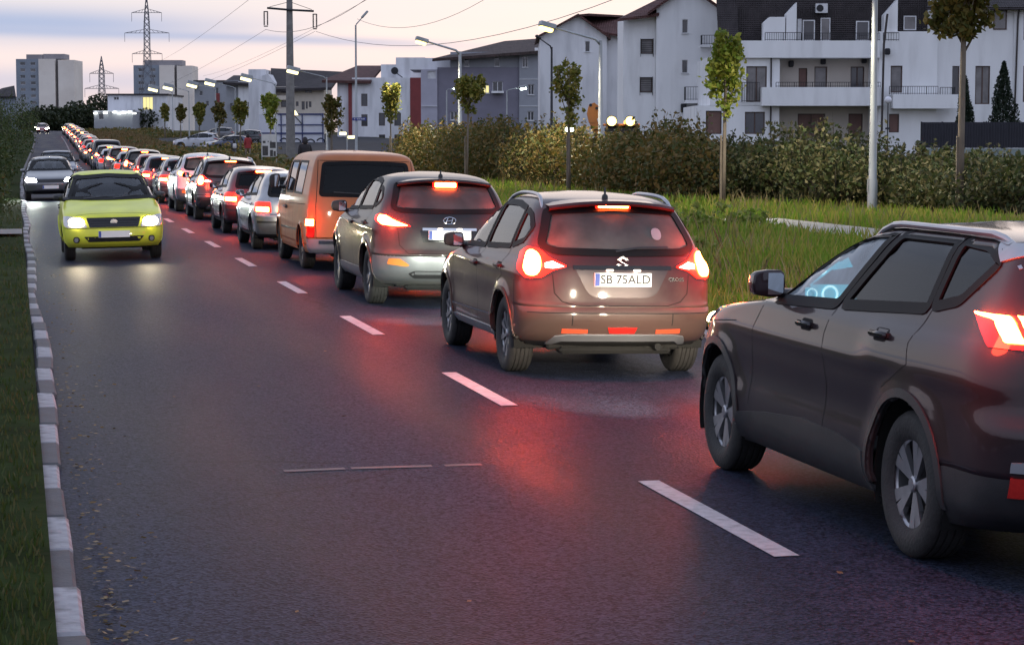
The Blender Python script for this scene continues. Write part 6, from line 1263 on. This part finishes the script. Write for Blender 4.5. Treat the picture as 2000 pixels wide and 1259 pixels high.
# oncoming cars behind the yellow one
OG = 'cars coming towards the viewer'
o = car_copy(c_hat, PT['grey'], ('plate_text',), {'head_lamp_warm': M_HEADCOLD, 'clear_lens': M_HEADCOLD, 'red_lens_lit': M_LENS, 'brake_lamp_core_far': M_LENS}); place(o, 1.12, 78.5, 'grey car with dazzling white headlights behind the yellow-green saloon', 'car', OG, True, 'hatchback')
for sd in (-1, 1):
    l = bpy.data.lights.new('head_beam', 'SPOT'); lo = bpy.data.objects.new('head_beam', l); link(lo, o); l.energy = 350; l.color = (.92, 1, .9); l.spot_size = R(75); l.spot_blend = 1; l.shadow_soft_size = .1; lo.location = (sd * .6, 3.4, .68); lo.rotation_euler = (R(87), 0, 0)
o = car_copy(c_taxi, PT['blue'], FARDROP, {'head_lamp_warm': M_LAMPCLEAR}); place(o, 1.75, 101, 'dark blue saloon behind the car with dazzling headlights', 'car', OG, True, 'saloon')
for k, (X, Y) in enumerate(((1.6, 350), (2.0, 362), (1.7, 376), (2.1, 392), (1.8, 410))):
    o = car_copy(c_hat, PT[cols[k]], FARDROP, {'head_lamp_warm': emit('head_lamp_far', (1, .9, .7), 60), 'clear_lens': emit('head_lamp_far', (1, .9, .7), 60), 'red_lens_lit': M_LENS, 'brake_lamp_core_far': M_LENS}); place(o, X, Y, f'far oncoming car with lit headlights, {ORD[k]} of five at the road crest', 'car', OG, True, 'hatchback')
# parked cars in the car park beyond the verge
for k, (px, D, cl, kd, yw, lab) in enumerate(((414, 205, 'white', 'suv', 1.3, 'white parked SUV left of the walkers'), (470, 200, 'blue', 'hatch', 1.9, 'blue-grey parked hatchback behind the walker in red'), (500, 235, 'black', 'suv', 1.5, 'black parked SUV by the poster board'), (445, 260, 'grey', 'suv', 1.6, 'grey parked SUV between the lit lamps'))):
    c = spot_at(px, D); o = car_copy(SRC[kd], PT[cl], FARDROP, {'red_lens_lit': M_LENS, 'brake_lamp_core_far': M_LENS, 'brake_lamp_core': M_LENS, 'head_lamp_warm': M_LAMPCLEAR, 'white_lamp': M_LAMPCLEAR, 'glowing_reflector': M_REFLEX}); place(o, c.x, c.y, lab, 'car', 'cars parked beyond the verge', False, {'suv': 'parked_suv', 'hatch': 'parked_hatchback'}[kd], yw, vz(c.x, c.y))
# ------------------------------------------------------------------ lamps, poles, pylons, signs
M_STEEL = pm('galvanised_steel', (.36, .38, .39), .5, .5, var=.15, vs=4, stretch=(1, 1, .2)); M_CONC = pm('pole_concrete', (.19, .18, .17), .9, var=.2, vs=3, bump=.3, bs=20); M_PYL = pm('weathered_lattice', (.16, .16, .18), .6, .3); M_DPOLE = pm('dark_pole', (.03, .03, .035), .5, .3)
M_SODIUM = emit('warm_street_lamp', (1.0, .80, .26), 3.4); M_LED = emit('white_street_lamp', (1.0, .88, .45), 2.6); M_LEDC = emit('cold_lamp', (.85, 1, .95), 22); M_WORK = emit('work_light', (1.0, .74, .22), 4.5)
def lamp_post(name, X, Y, h, arm, rise, label, lit=M_LED, r=.085, side=-1, mat=M_STEEL, power=0, headlen=.62, group='street lamps on the verge', col=(1, .9, .65), hs=1.0):
    z0 = vz(X, Y) - .1; o = empty(name, (X, Y, z0)); tag(o, label, 'street lamp', group); b = MB(); b.tube([(0, 0, 0), (0, 0, .9), (0, 0, .95), (0, 0, h)], [r * 1.25, r * 1.2, r, r * .62], 10); b.box(-r * 1.25, -r * 1.1, -.05, .05, .6, .95); b.build('pole', mat, o, 40)
    b = MB(); b.tube([(0, 0, h - .15), (side * arm * .12, 0, h + .05), (side * arm, 0, h + rise)], [r * .6, r * .45, r * .35], 8); b.build('arm', mat, o, True)
    M = Matrix.Translation((side * arm, 0, h + rise)) @ Matrix.Rotation(side * math.atan2(rise, arm) * -1, 4, 'Y'); b = MB(); b.bbox(-.0 if side > 0 else -headlen, headlen if side > 0 else 0, -.14 * hs, .14 * hs, -.05 * hs, .08 * hs, .03, M); hd = b.build('lamp_head', mat, o, 40)
    if lit:
        b = MB(); v = []; a0, a1 = (.08, headlen - .05) if side > 0 else (-headlen + .05, -.08); b.bbox(a0, a1, -.12 * hs, .12 * hs, -.14 * hs, -.04 * hs, .03, M); b.build('lamp_glass', lit, hd, 40)
        if power:
            l = bpy.data.lights.new('lamp_light', 'SPOT'); lo = bpy.data.objects.new('lamp_light', l); link(lo, o); l.energy = power; l.color = col; l.spot_size = R(140); l.spot_blend = .6; l.shadow_soft_size = .2; lo.location = (side * (arm + headlen * .5), 0, h + rise - .25)
    return o
lamp_post('street_lamp', 21.4, on_row(1703, 21.4), 6.1, 1.9, .45, 'pale steel lamp post before the long white block, top out of frame', M_SODIUM, .105, power=2400)
lamp_post('street_lamp', 21.4, on_row(1172, 21.4), 5.6, 1.75, .45, 'lit street lamp with bent arm before the white gabled blocks', M_SODIUM, .10, power=2600, hs=1.5)
lamp_post('street_lamp', 21.4, on_row(899, 21.4), 6.2, 1.6, .45, 'lit street lamp before the grey apartment block', M_SODIUM, .12, power=2600, hs=1.5)
lamp_post('street_lamp', 20.2, on_row(697, 20.2), 8.7, .38, .42, 'tall unlit street lamp that carries the street name sign', None, .085, side=1, group='street lamps on the verge', headlen=.55)
for k, (px, lab) in enumerate(((640, 'lit street lamp right before the concrete power pole'), (540, 'lit street lamp above the dark green street tree'), (462, 'lit street lamp between concrete pole and flat-roofed block'), (424, 'lit street lamp before the flat-roofed block'), (372, 'lit street lamp left of the flat-roofed block'), (340, 'farthest lit street lamp of the row'))):
    lamp_post('street_lamp', 21.4, on_row(px, 21.4), 6.0, 1.9, .45, lab, M_LED, .08, power=1800 if k < 2 else 0, hs=2.2 + k * .3, headlen=.9 + .1 * k)
c = spot_at(1077, 118); lamp_post('lamp_post', c.x, c.y, zat(90, 118) - .1, .62, .42, 'dark lamp post with short bent arm, unlit, before the white gable', None, .085, mat=M_DPOLE, group='dark lamp posts', headlen=.3)
c = spot_at(873, 150); lamp_post('lamp_post', c.x, c.y, zat(172, 150) - .3, .35, .12, 'thin white lamp post with its head hidden by the round tree', M_LEDC, .06, side=1, group='thin white lamp posts', hs=.6, headlen=.4); c = spot_at(990, 150); lamp_post('lamp_post', c.x, c.y, zat(172, 150) - .3, .85, .18, 'thin white lamp post with bright cold head by the grey block', M_LEDC, .06, side=1, group='thin white lamp posts', hs=1.3, headlen=.5)
c = spot_at(1731, 122); o = empty('globe_lamp', (c.x, c.y, vz(c.x, c.y) - .1)); tag(o, 'white globe lamp on a thin post before the long white block', 'street lamp'); z = zat(196, 122) - o.location.z
b = MB(); b.tube([(0, 0, 0), (0, 0, z - .2)], [.045, .03], 8); b.bbox(-.14, .14, -.03, .03, z - 1.6, z - 1.5, .01); b.build('post', M_DPOLE, o); b = MB(); b.lathe([(.0, -.2), (.1, -.18), (.19, -.06), (.2, .04), (.14, .15), (.0, .2)], 16, 'z', (0, 0, z)); b.build('globe', pm('opal_glass', (.75, .74, .78), .25, var=.03), o, True)
# concrete power pole with cross-arm and insulator pairs
c = spot_at(569, 170); o = empty('power_pole', (c.x, c.y, gz(c.y) - .2), -YAW); tag(o, 'tall round concrete power pole with cross-arm and hanging insulators', 'power pole'); Zp = lambda py: zat(py, 170) - o.location.z; Up = lambda px: (px - 569) / FPX * 170
b = MB(); b.tube([(0, 0, 0), (0, 0, Zp(147)), (0, 0, Zp(145)), (0, 0, Zp(-60))], [.36, .31, .29, .20], 14); b.build('pole', M_CONC, o, 40); b = MB(); b.tube([(Up(526), 0, Zp(19)), (Up(569), -.3, Zp(23)), (Up(616), 0, Zp(25))], .08, 8); b.tube([(Up(530), 0, Zp(17)), (Up(566), -.1, Zp(8))], .02, 5); b.tube([(Up(612), 0, Zp(22)), (Up(572), -.1, Zp(8))], .02, 5); b.build('cross_arm', M_DPOLE, o, True)
INS = []
for px, y0 in ((523, 24), (618, 29)):
    for s_ in (-3.2, 3.2):
        b = MB(); prof = []
        for i in range(12): z0_, z1_ = Zp(y0 + 2) + (Zp(y0 + 29) - Zp(y0 + 2)) * i / 12, Zp(y0 + 2) + (Zp(y0 + 29) - Zp(y0 + 2)) * (i + .6) / 12; prof += [(.035, z0_), (.085, (z0_ + z1_) / 2), (.035, z1_)]
        b.lathe(prof, 8, 'z', (Up(px + s_), 0, 0)); b.build('insulator', M_DPOLE, o, True)
    b = MB(); b.box(Up(px - 4), Up(px + 4), -.04, .04, Zp(y0 + 2) - .04, Zp(y0 + 2) + .04); b.box(Up(px - 4), Up(px + 4), -.04, .04, Zp(y0 + 30) - .04, Zp(y0 + 30) + .04); b.build('yoke', M_DPOLE, o); INS.append((px, y0 + 34))
# lattice pylons
def pylon(px, D, top, base_hw, waist_hw, arms, label, r=.10):
    c = spot_at(px, D); o = empty('pylon', (c.x, c.y, gz(c.y)), -YAW); tag(o, label, 'pylon', 'power pylons'); Zq = lambda py: zat(py, D) - o.location.z; k = D / FPX; H = Zq(top); b = MB(); zl = Zq(arms[0][0]) if len(arms) else H * .8
    hw = lambda z: base_hw + (waist_hw - base_hw) * min(1, z / (H * .55)) if z < H * .8 else waist_hw * (1 - (z - H * .8) / (H * .2)) + .05
    for sx in (-1, 1):
        for sy in (-1, 1): b.tube([(sx * hw(z), sy * hw(z), z) for z in np.linspace(0, H, 9)], r, 5)
    b.build('legs', M_PYL, o); b = MB(); zs = [0]
    while zs[-1] < H * .97: zs.append(zs[-1] + max(1.6, hw(zs[-1]) * 1.9))
    for z0_, z1_ in zip(zs[:-1], zs[1:]):
        for sy in (-1, 1): b.tube([(-hw(z0_), sy * hw(z0_), z0_), (hw(z1_), sy * hw(z1_), z1_)], r * .6, 4); b.tube([(hw(z0_), sy * hw(z0_), z0_), (-hw(z1_), sy * hw(z1_), z1_)], r * .6, 4)
    b.build('bracing', M_PYL, o)
    for py, half in arms:
        z = Zq(py); L_ = half * k; b = MB(); h2 = 7 * k
        for sx in (-1, 1):
            b.tube([(0, 0, z), (sx * L_, 0, z)], r * .8, 5); b.tube([(sx * hw(z), 0, z + h2), (sx * L_, 0, z)], r * .7, 5)
            for t in (.35, .55, .75): b.tube([(sx * L_ * t, 0, z), (sx * L_ * (t - .1), 0, z + h2 * (1 - t + .1))], r * .5, 4)
            b.tube([(sx * L_, 0, z), (sx * L_, 0, z - 17 * k)], r * .6, 4)
        b.build('cross_arm', M_PYL, o)
    return o
pylon(292, 640, -6, 3.4, .75, [(28, 29), (67, 43), (107, 29)], 'tall lattice pylon rising behind the tower block'); pylon(203, 1000, 112, 5.5, 1.1, [(145, 23), (174, 33)], 'small distant lattice pylon between the two tower blocks', .16)
# wires
def wire(pts, label, sag=1.2, r=.022):
    P = [spot_at(px, D) + Vector((0, 0, zat(py, D))) for px, py, D in pts]; q = []
    for a, c_ in zip(P[:-1], P[1:]):
        for i in range(14): t = i / 14; q.append(a.lerp(c_, t) - Vector((0, 0, sag * 4 * t * (1 - t))))
    q.append(P[-1]); b = MB(); b.tube(q, r, 4); w = b.build('power_line', M_PYL); tag(w, label, 'cable', 'power lines')
wire([(620, 64, 170), (1230, -10, 95)], 'power line rising from the right insulator over the roofs', 1.6, .016); wire([(522, 60, 170), (760, -30, 110)], 'power line from the left insulator up out of frame', 1.0, .016); wire([(523, 60, 170), (300, 175, 420)], 'power line running down-left from the left insulator', .6, .014); wire([(618, 64, 170), (345, 178, 430)], 'power line running down-left from the right insulator', .6, .014); wire([(520, -20, 150), (292, 130, 500)], 'power line crossing the sky left of the concrete pole', .8, .016); wire([(760, -20, 150), (400, 150, 430)], 'power line crossing behind the concrete pole', .8, .014); wire([(970, -12, 120), (700, 40, 170)], 'power line near the top edge above the lit lamps', 1.2, .014)
# street name sign on the tall lamp
c = spot_at(703, on_row(697, 20.2) * math.cos(YAW) + 20.2 * math.sin(YAW) - .15); D = c.dot(HF); o = empty('street_sign', (c.x, c.y, zat(233, D)), -YAW); tag(o, 'blue street name sign on the tall unlit lamp post', 'sign'); b = MB(); b.bbox(-.42, .42, -.02, .02, -.09, .09, .008); b.build('panel', pm('sign_blue', (.015, .03, .22), .4), o)
text_mesh('lettering', 'str. Avrig', .13, M_PVC, o, Matrix.Translation((0, -.024, 0)) @ Matrix.Rotation(R(90), 4, 'X'), .001, .001) if False else None
b = MB(); u = -.32
for w_ in (.05, .03, 0, .05, .04, .06, .03, .05, .04, .05, .06):
    if w_: b.box(u, u + w_ * .8, -.026, -.021, -.03, .03 + .02 * (w_ > .045))
    u += max(w_, .05) + .008
b.build('lettering', M_PVC, o)
# poster board
c = spot_at(527, 128); o = empty('poster_board', (c.x, c.y, vz(c.x, c.y)), -YAW + .1); tag(o, 'white poster board with dark pictures beside the bright yellow-green tree', 'sign'); k = 128 / FPX; z1 = zat(262, 128) - o.location.z; z0 = zat(306, 128) - o.location.z
b = MB(); b.box(-.42, .42, 0, .05, z0, z1); b.build('panel', pm('poster_white', (.60, .58, .54), .6, var=.08, vs=4), o)
for sx in (-.42, .42): b = MB(); b.box(sx - .03, sx + .03, .051, .11, 0, z1 + .05); b.build('post', M_STEEL, o)
for (u0, u1, a0, a1) in ((-.38, -.06, .52, .95), (.05, .38, .35, .62), (.05, .22, .70, .98), (-.08, -.02, .30, .36), (.08, .14, .30, .36), (.25, .38, .75, .98), (-.36, -.20, .30, .40)): b = MB(); b.bbox(u0, u1, -.006, -.001, z1 - (z1 - z0) * a1, z1 - (z1 - z0) * a0, .002); b.build('picture', pm('poster_dark', (.06, .055, .05), .6, var=.5, vs=9), o)
# white hoarding with blue tube frame
c = spot_at(588, 255); o = empty('hoarding', (c.x, c.y, gz(c.y)), -YAW); tag(o, 'white hoarding with blue tube frame before the cream block', 'wall'); Uq = lambda px: (px - 588) / FPX * 255; Zq = lambda py: zat(py, 255) - gz(c.y)
b = MB(); b.box(Uq(508), Uq(634), 0, .2, -.2, Zq(224)); b.build('panel', pm('hoarding_white', (.62, .63, .68), .7, var=.06, vs=1), o)
mb = pm('blue_tube', (.03, .045, .14), .5)
for a, e, f, h in ((545, 222, 634, 225), (508, 259, 634, 262), (545, 243, 634, 245)): b = MB(); b.box(Uq(a), Uq(f), -.12, -.02, Zq(h), Zq(e)); b.build('rail', mb, o)
for a in (551, 592, 632): b = MB(); b.box(Uq(a - 1), Uq(a + 1), -.14, -.03, -.2, Zq(222)); b.build('upright', mb, o)
b = MB(); b.tube([(Uq(577), -.2, Zq(226)), (Uq(592), -.2, Zq(243))], .05, 5)
for a, e in ((548, 272), (573, 273), (600, 274), (620, 272)): b.tube([(Uq(a + 16 * t), -.01, Zq(e + 3 - 5 * math.sin(t * 3.14))) for t in np.linspace(0, 1, 8)], .07, 5); b.tube([(Uq(a + 15), -.01, Zq(e + 2)), (Uq(a + 15), -.01, Zq(e + 7))], .07, 5)
b.build('graffiti', M_IRON, o)
c = spot_at(577, 253); o = empty('flood_lamp', (c.x, c.y, zat(222, 253)), -YAW); tag(o, 'small triangular flood lamp on the hoarding top rail', 'lamp'); b = MB(); b.prism([(-.42, -.2), (.42, -.2), (.08, .35), (-.08, .35)], -.15, .15, 'y'); b.build('lamp_glass', M_LED, o); b = MB(); b.tube([(0, 0, .3), (0, 0, .45)], .04, 6); b.build('bracket', M_DPOLE, o)
# twin lamp lit white in the car park
c = spot_at(679, 210); o = empty('twin_lamp', (c.x, c.y, gz(c.y)), -YAW); tag(o, 'short twin-headed white lamp below the street name sign', 'street lamp'); Zq = lambda py: zat(py, 210) - gz(c.y); Uq = lambda px: (px - 679) / FPX * 210
b = MB(); b.tube([(0, 0, -.1), (0, 0, Zq(266))], .07, 8); b.build('post', M_STEEL, o)
for a, e in ((671, 261), (687, 268)): b = MB(); b.bbox(Uq(a) - .32, Uq(a) + .32, -.15, .15, Zq(e) - .14, Zq(e) + .14, .05); b.build('lamp_head', M_LED, o)
b = MB(); b.tube([(Uq(671), 0, Zq(261)), (0, 0, Zq(266)), (Uq(687), 0, Zq(268))], .04, 6); b.build('arm', M_STEEL, o)
c = spot_at(1112, 84); o = empty('twin_spotlight', (c.x, c.y, vz(c.x, c.y)), -YAW); tag(o, 'small twin white spotlight on a stake before the hedge', 'lamp'); z = zat(253, 84) - o.location.z; b = MB(); b.tube([(0, .1, 0), (0, .1, z - .02)], .035, 8); b.bbox(-.2, .2, .02, .14, z - .1, z - .05, .01); b.build('stake', M_BARK, o)
for sx in (-1, 1): b = MB(); b.lathe([(.0, -.05), (.065, -.05), (.075, .0), (.05, .08), (.0, .09)], 12, 'y', (sx * .085, 0, z)); b.build('lamp_head', M_LEDC, o, 40)
# orange digger working behind the hedge
c = spot_at(1195, 104); o = empty('backhoe_loader', (c.x, c.y, vz(c.x, c.y)), -YAW); tag(o, 'orange backhoe loader behind the hedge with two round work lights lit', 'digger'); k = 104 / FPX; Uq = lambda px: (px - 1195) * k; Zq = lambda py: zat(py, 104) - o.location.z; M_ORG = pm('digger_orange', (.62, .20, .025), .45, coat=.4, var=.12, vs=2)
b = MB(); b.bbox(-.2, 2.6, .2, 1.5, .55, 1.5, .08); b.bbox(1.4, 3.2, .3, 1.4, .7, 1.75, .1); b.build('chassis', M_ORG, o); b = MB(); b.bbox(Uq(1182), Uq(1246), .3, 1.5, 1.5, Zq(246), .1); b.build('cab', M_GLOSS, o); b = MB(); b.bbox(Uq(1178), Uq(1250), .2, 1.6, Zq(246), Zq(242), .04); b.build('cab_roof', M_ORG, o)
for px, y_, rr in ((1193, .3, .5), (1255, .35, .4)): b = MB(); b.lathe([(rr * .5, -.2), (rr * .95, -.2), (rr, -.1), (rr, .2), (rr * .5, .2)], 24, 'y', (Uq(px), y_, rr)); b.build('wheel', M_TYRE, o, 40)
b = MB(); b.prism([(Uq(1146), Zq(222)), (Uq(1150), Zq(205)), (Uq(1160), Zq(201)), (Uq(1169), Zq(208)), (Uq(1170), Zq(228)), (Uq(1160), Zq(240)), (Uq(1150), Zq(240))], .1, .55, 'y'); bo = b.build('boom', M_ORG, o)
for px, py in ((1153, 206), (1165, 212)): b = MB(); b.lathe([(.0, .07), (.07, .07), (.07, .12)], 12, 'y', (Uq(px), 0, Zq(py))); b.build('pivot_pin', M_DPOLE, bo)
b = MB(); b.prism([(Uq(1150), Zq(238)), (Uq(1166), Zq(234)), (Uq(1184), 1.2), (Uq(1176), 1.1)], .15, .5, 'y'); b.build('dipper_arm', M_ORG, o); b = MB(); b.tube([(Uq(1168), .3, Zq(222)), (Uq(1171), .3, Zq(234)), (Uq(1180), .3, 1.5)], .045, 8); b.build('hydraulic_ram', M_CHROME, o)
for px in (1194, 1230):
    b = MB(); b.lathe([(.0, .02), (.20, .02), (.26, .06), (.22, .2), (.0, .24)], 18, 'y', (Uq(px), -.02, Zq(237))); wl = b.build('work_light', M_DPOLE, o, 40); b = MB(); b.lathe([(.0, -.03), (.16, -.025), (.22, .015)], 18, 'y', (Uq(px), -.02, Zq(237))); b.build('lamp_glass', M_WORK, wl)
    l = bpy.data.lights.new('work_beam', 'SPOT'); lo = bpy.data.objects.new('work_beam', l); link(lo, o); l.energy = 90; l.color = (1, .75, .35); l.spot_size = R(110); l.spot_blend = 1; l.shadow_soft_size = .2; lo.location = (Uq(px), -.15, Zq(237)); lo.rotation_euler = (R(78), 0, 0)
b = MB(); b.lathe([(.08, 0), (.08, .12), (.05, .16), (.0, .17)], 12, 'z', (Uq(1222), .4, Zq(242))); b.build('beacon', emit('amber_beacon', (1, .45, .05), 6), o)
# ------------------------------------------------------------------ people on the footway beyond the queue
M_SKIN = pm('skin', (.30, .17, .12), .6); 
def person(px, D, h, clothes, legs, label, yaw=0., stride=.25, coat=0., hair=(.02, .015, .012), carry=None, scale=1., z=None):
    c = spot_at(px, D); o = empty('person', (c.x, c.y, (vz(c.x, c.y) if z is None else z)), yaw); tag(o, label, 'person', 'people on the footway'); k = h / 1.72
    J = dict(pel=(0, 0, .92), sp=(0, .02, 1.15), ch=(0, .02, 1.36), nk=(0, .02, 1.48), hd=(0, .04, 1.60), tp=(0, .03, 1.70), lh=(-.10, 0, .88), lk=(-.11, stride * .5, .48), la=(-.11, stride, .09), lt=(-.12, stride + .14, .04), rh=(.10, 0, .88), rk=(.11, -stride * .15, .48), ra=(.11, -stride * .8, .11), rt=(.12, -stride * .8 + .13, .04), ls=(-.19, .02, 1.40), le=(-.26, -.06, 1.14), lw=(-.25, .06, .90), lf=(-.25, .10, .80), rs=(.19, .02, 1.40), re=(.26, .0, 1.14), rw=(.24, .14, .93), rf=(.23, .19, .84))
    Rr = dict(pel=(.145, .11), sp=(.13, .10), ch=(.16, .11), nk=(.055, .055), hd=(.088, .10), tp=(.05, .055), lh=(.09, .09), lk=(.06, .06), la=(.045, .045), lt=(.035, .03), rh=(.09, .09), rk=(.06, .06), ra=(.045, .045), rt=(.035, .03), ls=(.065, .065), le=(.048, .048), lw=(.035, .035), lf=(.03, .02), rs=(.065, .065), re=(.048, .048), rw=(.035, .035), rf=(.03, .02))
    Ed = [('pel', 'sp'), ('sp', 'ch'), ('ch', 'nk'), ('nk', 'hd'), ('hd', 'tp'), ('pel', 'lh'), ('lh', 'lk'), ('lk', 'la'), ('la', 'lt'), ('pel', 'rh'), ('rh', 'rk'), ('rk', 'ra'), ('ra', 'rt'), ('ch', 'ls'), ('ls', 'le'), ('le', 'lw'), ('lw', 'lf'), ('ch', 'rs'), ('rs', 're'), ('re', 'rw'), ('rw', 'rf')]
    names = list(J); me = bpy.data.meshes.new('body'); me.from_pydata([tuple(a * k for a in J[n]) for n in names], [(names.index(a), names.index(b_)) for a, b_ in Ed], []); bo = bpy.data.objects.new('body', me); COL.objects.link(bo); md = bo.modifiers.new('skin', 'SKIN'); md.use_smooth_shade = True; sv = me.skin_vertices[0].data
    for n, v in zip(names, sv): v.radius = (Rr[n][0] * k, Rr[n][1] * k); v.use_root = n == 'pel'
    sd = bo.modifiers.new('sub', 'SUBSURF'); sd.levels = sd.render_levels = 1; bpy.context.view_layer.update(); m2 = bpy.data.meshes.new_from_object(bo.evaluated_get(bpy.context.evaluated_depsgraph_get())); bpy.data.objects.remove(bo); m2.name = 'body'
    for m in (M_SKIN, clothes, legs): m2.materials.append(m) if m else None
    for p in m2.polygons:
        z_ = p.center.z / k; x_ = abs(p.center.x) / k; p.material_index = 0 if z_ > 1.47 or (x_ > .2 and z_ < .93) else (1 if z_ > .86 else 2)
    link(bpy.data.objects.new('body', m2), o); hm = pm('hair_%d' % int(hair[0] * 1000), hair, .7, var=.2)
    b = MB(); b.lathe([(.0, 1.735), (.055, 1.72), (.095, 1.66), (.105, 1.60), (.10, 1.52), (.06, 1.45), (.0, 1.45)], 14, 'z', (0, -.005, 0)); b.v = [(a * k, (bb + (.05 if cc < 1.63 and bb > .03 else 0) * -1) * k, cc * k) for a, bb, cc in b.v]; b.build('hair', hm, o, True)
    if coat: b = MB(); b.lathe([(.075, 1.47), (.17, 1.43), (.20, 1.30), (.185, 1.1), (.21, .9), (.24, coat)], 16, 'z'); b.v = [(a * k * 1.02, bb * .72 * k, cc * k) for a, bb, cc in b.v]; b.build('coat', clothes, o, True)
    if carry: b = MB(); b.bbox(-.15 * k, .15 * k, -.30 * k, -.12 * k, 1.0 * k, 1.42 * k, .05); b.build('backpack', carry, o, 45)
    return o
person(486, 147, 1.72, pm('red_jacket', (.30, .03, .03), .8, var=.15, vs=8), pm('beige_trousers', (.32, .24, .19), .85), 'walker in red jacket with dark hair among the street trees', yaw=.3, coat=.78, z=.55)
person(459, 146, 1.38, pm('dark_jacket', (.04, .04, .05), .8), pm('grey_trousers', (.16, .15, .16), .85), 'smaller walker with a white backpack beside the one in red', yaw=.1, carry=pm('white_backpack', (.62, .60, .58), .7), stride=.2, z=.5)
person(597, 84, 1.75, pm('black_hooded_coat', (.018, .016, .02), .85), pm('black_trousers', (.015, .015, .02), .85), 'dark hooded figure standing behind the orange van roof', yaw=.2, coat=.55, stride=.05, hair=(.018, .016, .02), z=.30)
def sitter(car, x, y, z, clothes, label, hair=(.02, .015, .012)):
    """someone on a car seat: one skinned body from head to feet, hands forward"""
    o = empty('person', car.matrix_world @ Vector((x, y, z))); o.rotation_euler = car.rotation_euler; tag(o, label, 'person', 'people in the cars')
    J = dict(pel=(0, 0, .10), sp=(0, -.05, .34), ch=(0, -.08, .54), nk=(0, -.06, .66), hd=(0, -.02, .78), tp=(0, -.02, .88), lh=(-.09, .02, .10), lk=(-.11, .44, .20), la=(-.11, .62, -.12), rh=(.09, .02, .10), rk=(.11, .44, .20), ra=(.11, .62, -.12), ls=(-.19, -.07, .56), le=(-.24, .10, .36), lw=(-.14, .34, .42), lf=(-.11, .42, .44), rs=(.19, -.07, .56), re=(.24, .10, .36), rw=(.14, .34, .42), rf=(.11, .42, .44))
    Rr = dict(pel=.14, sp=.13, ch=.15, nk=.055, hd=.09, tp=.05, lh=.09, lk=.065, la=.045, rh=.09, rk=.065, ra=.045, ls=.065, le=.048, lw=.035, lf=.03, rs=.065, re=.048, rw=.035, rf=.03)
    Ed = [('pel', 'sp'), ('sp', 'ch'), ('ch', 'nk'), ('nk', 'hd'), ('hd', 'tp'), ('pel', 'lh'), ('lh', 'lk'), ('lk', 'la'), ('pel', 'rh'), ('rh', 'rk'), ('rk', 'ra'), ('ch', 'ls'), ('ls', 'le'), ('le', 'lw'), ('lw', 'lf'), ('ch', 'rs'), ('rs', 're'), ('re', 'rw'), ('rw', 'rf')]
    names = list(J); me = bpy.data.meshes.new('body'); me.from_pydata([J[n] for n in names], [(names.index(a), names.index(b_)) for a, b_ in Ed], []); bo = bpy.data.objects.new('body', me); COL.objects.link(bo); md = bo.modifiers.new('skin', 'SKIN'); md.use_smooth_shade = True
    for n, v in zip(names, me.skin_vertices[0].data): v.radius = (Rr[n], Rr[n] * .85); v.use_root = n == 'pel'
    sd = bo.modifiers.new('sub', 'SUBSURF'); sd.levels = sd.render_levels = 1; bpy.context.view_layer.update(); m2 = bpy.data.meshes.new_from_object(bo.evaluated_get(bpy.context.evaluated_depsgraph_get())); bpy.data.objects.remove(bo); m2.name = 'body'; m2.materials.append(M_SKIN); m2.materials.append(clothes)
    for p in m2.polygons: p.material_index = 0 if p.center.z > .65 or p.center.y > .36 and p.center.z > .36 else 1
    link(bpy.data.objects.new('body', m2), o); b = MB(); b.lathe([(.0, .915), (.055, .90), (.096, .845), (.10, .78), (.07, .70), (.0, .69)], 14, 'z', (0, -.045, 0)); b.build('hair', pm('hair_%d' % int(hair[0] * 1000), hair, .7, var=.2), o, True); return o
bpy.context.view_layer.update()
sitter(c_taxi.root, -.37, 1.22, .40, pm('driver_shirt', (.05, .05, .07), .8), 'driver in dark top at the wheel of the yellow-green saloon'); sitter(c_taxi.root, .37, 1.20, .40, pm('passenger_shirt', (.16, .15, .15), .8), 'passenger in grey top beside the driver of the yellow-green saloon', (.05, .03, .02))
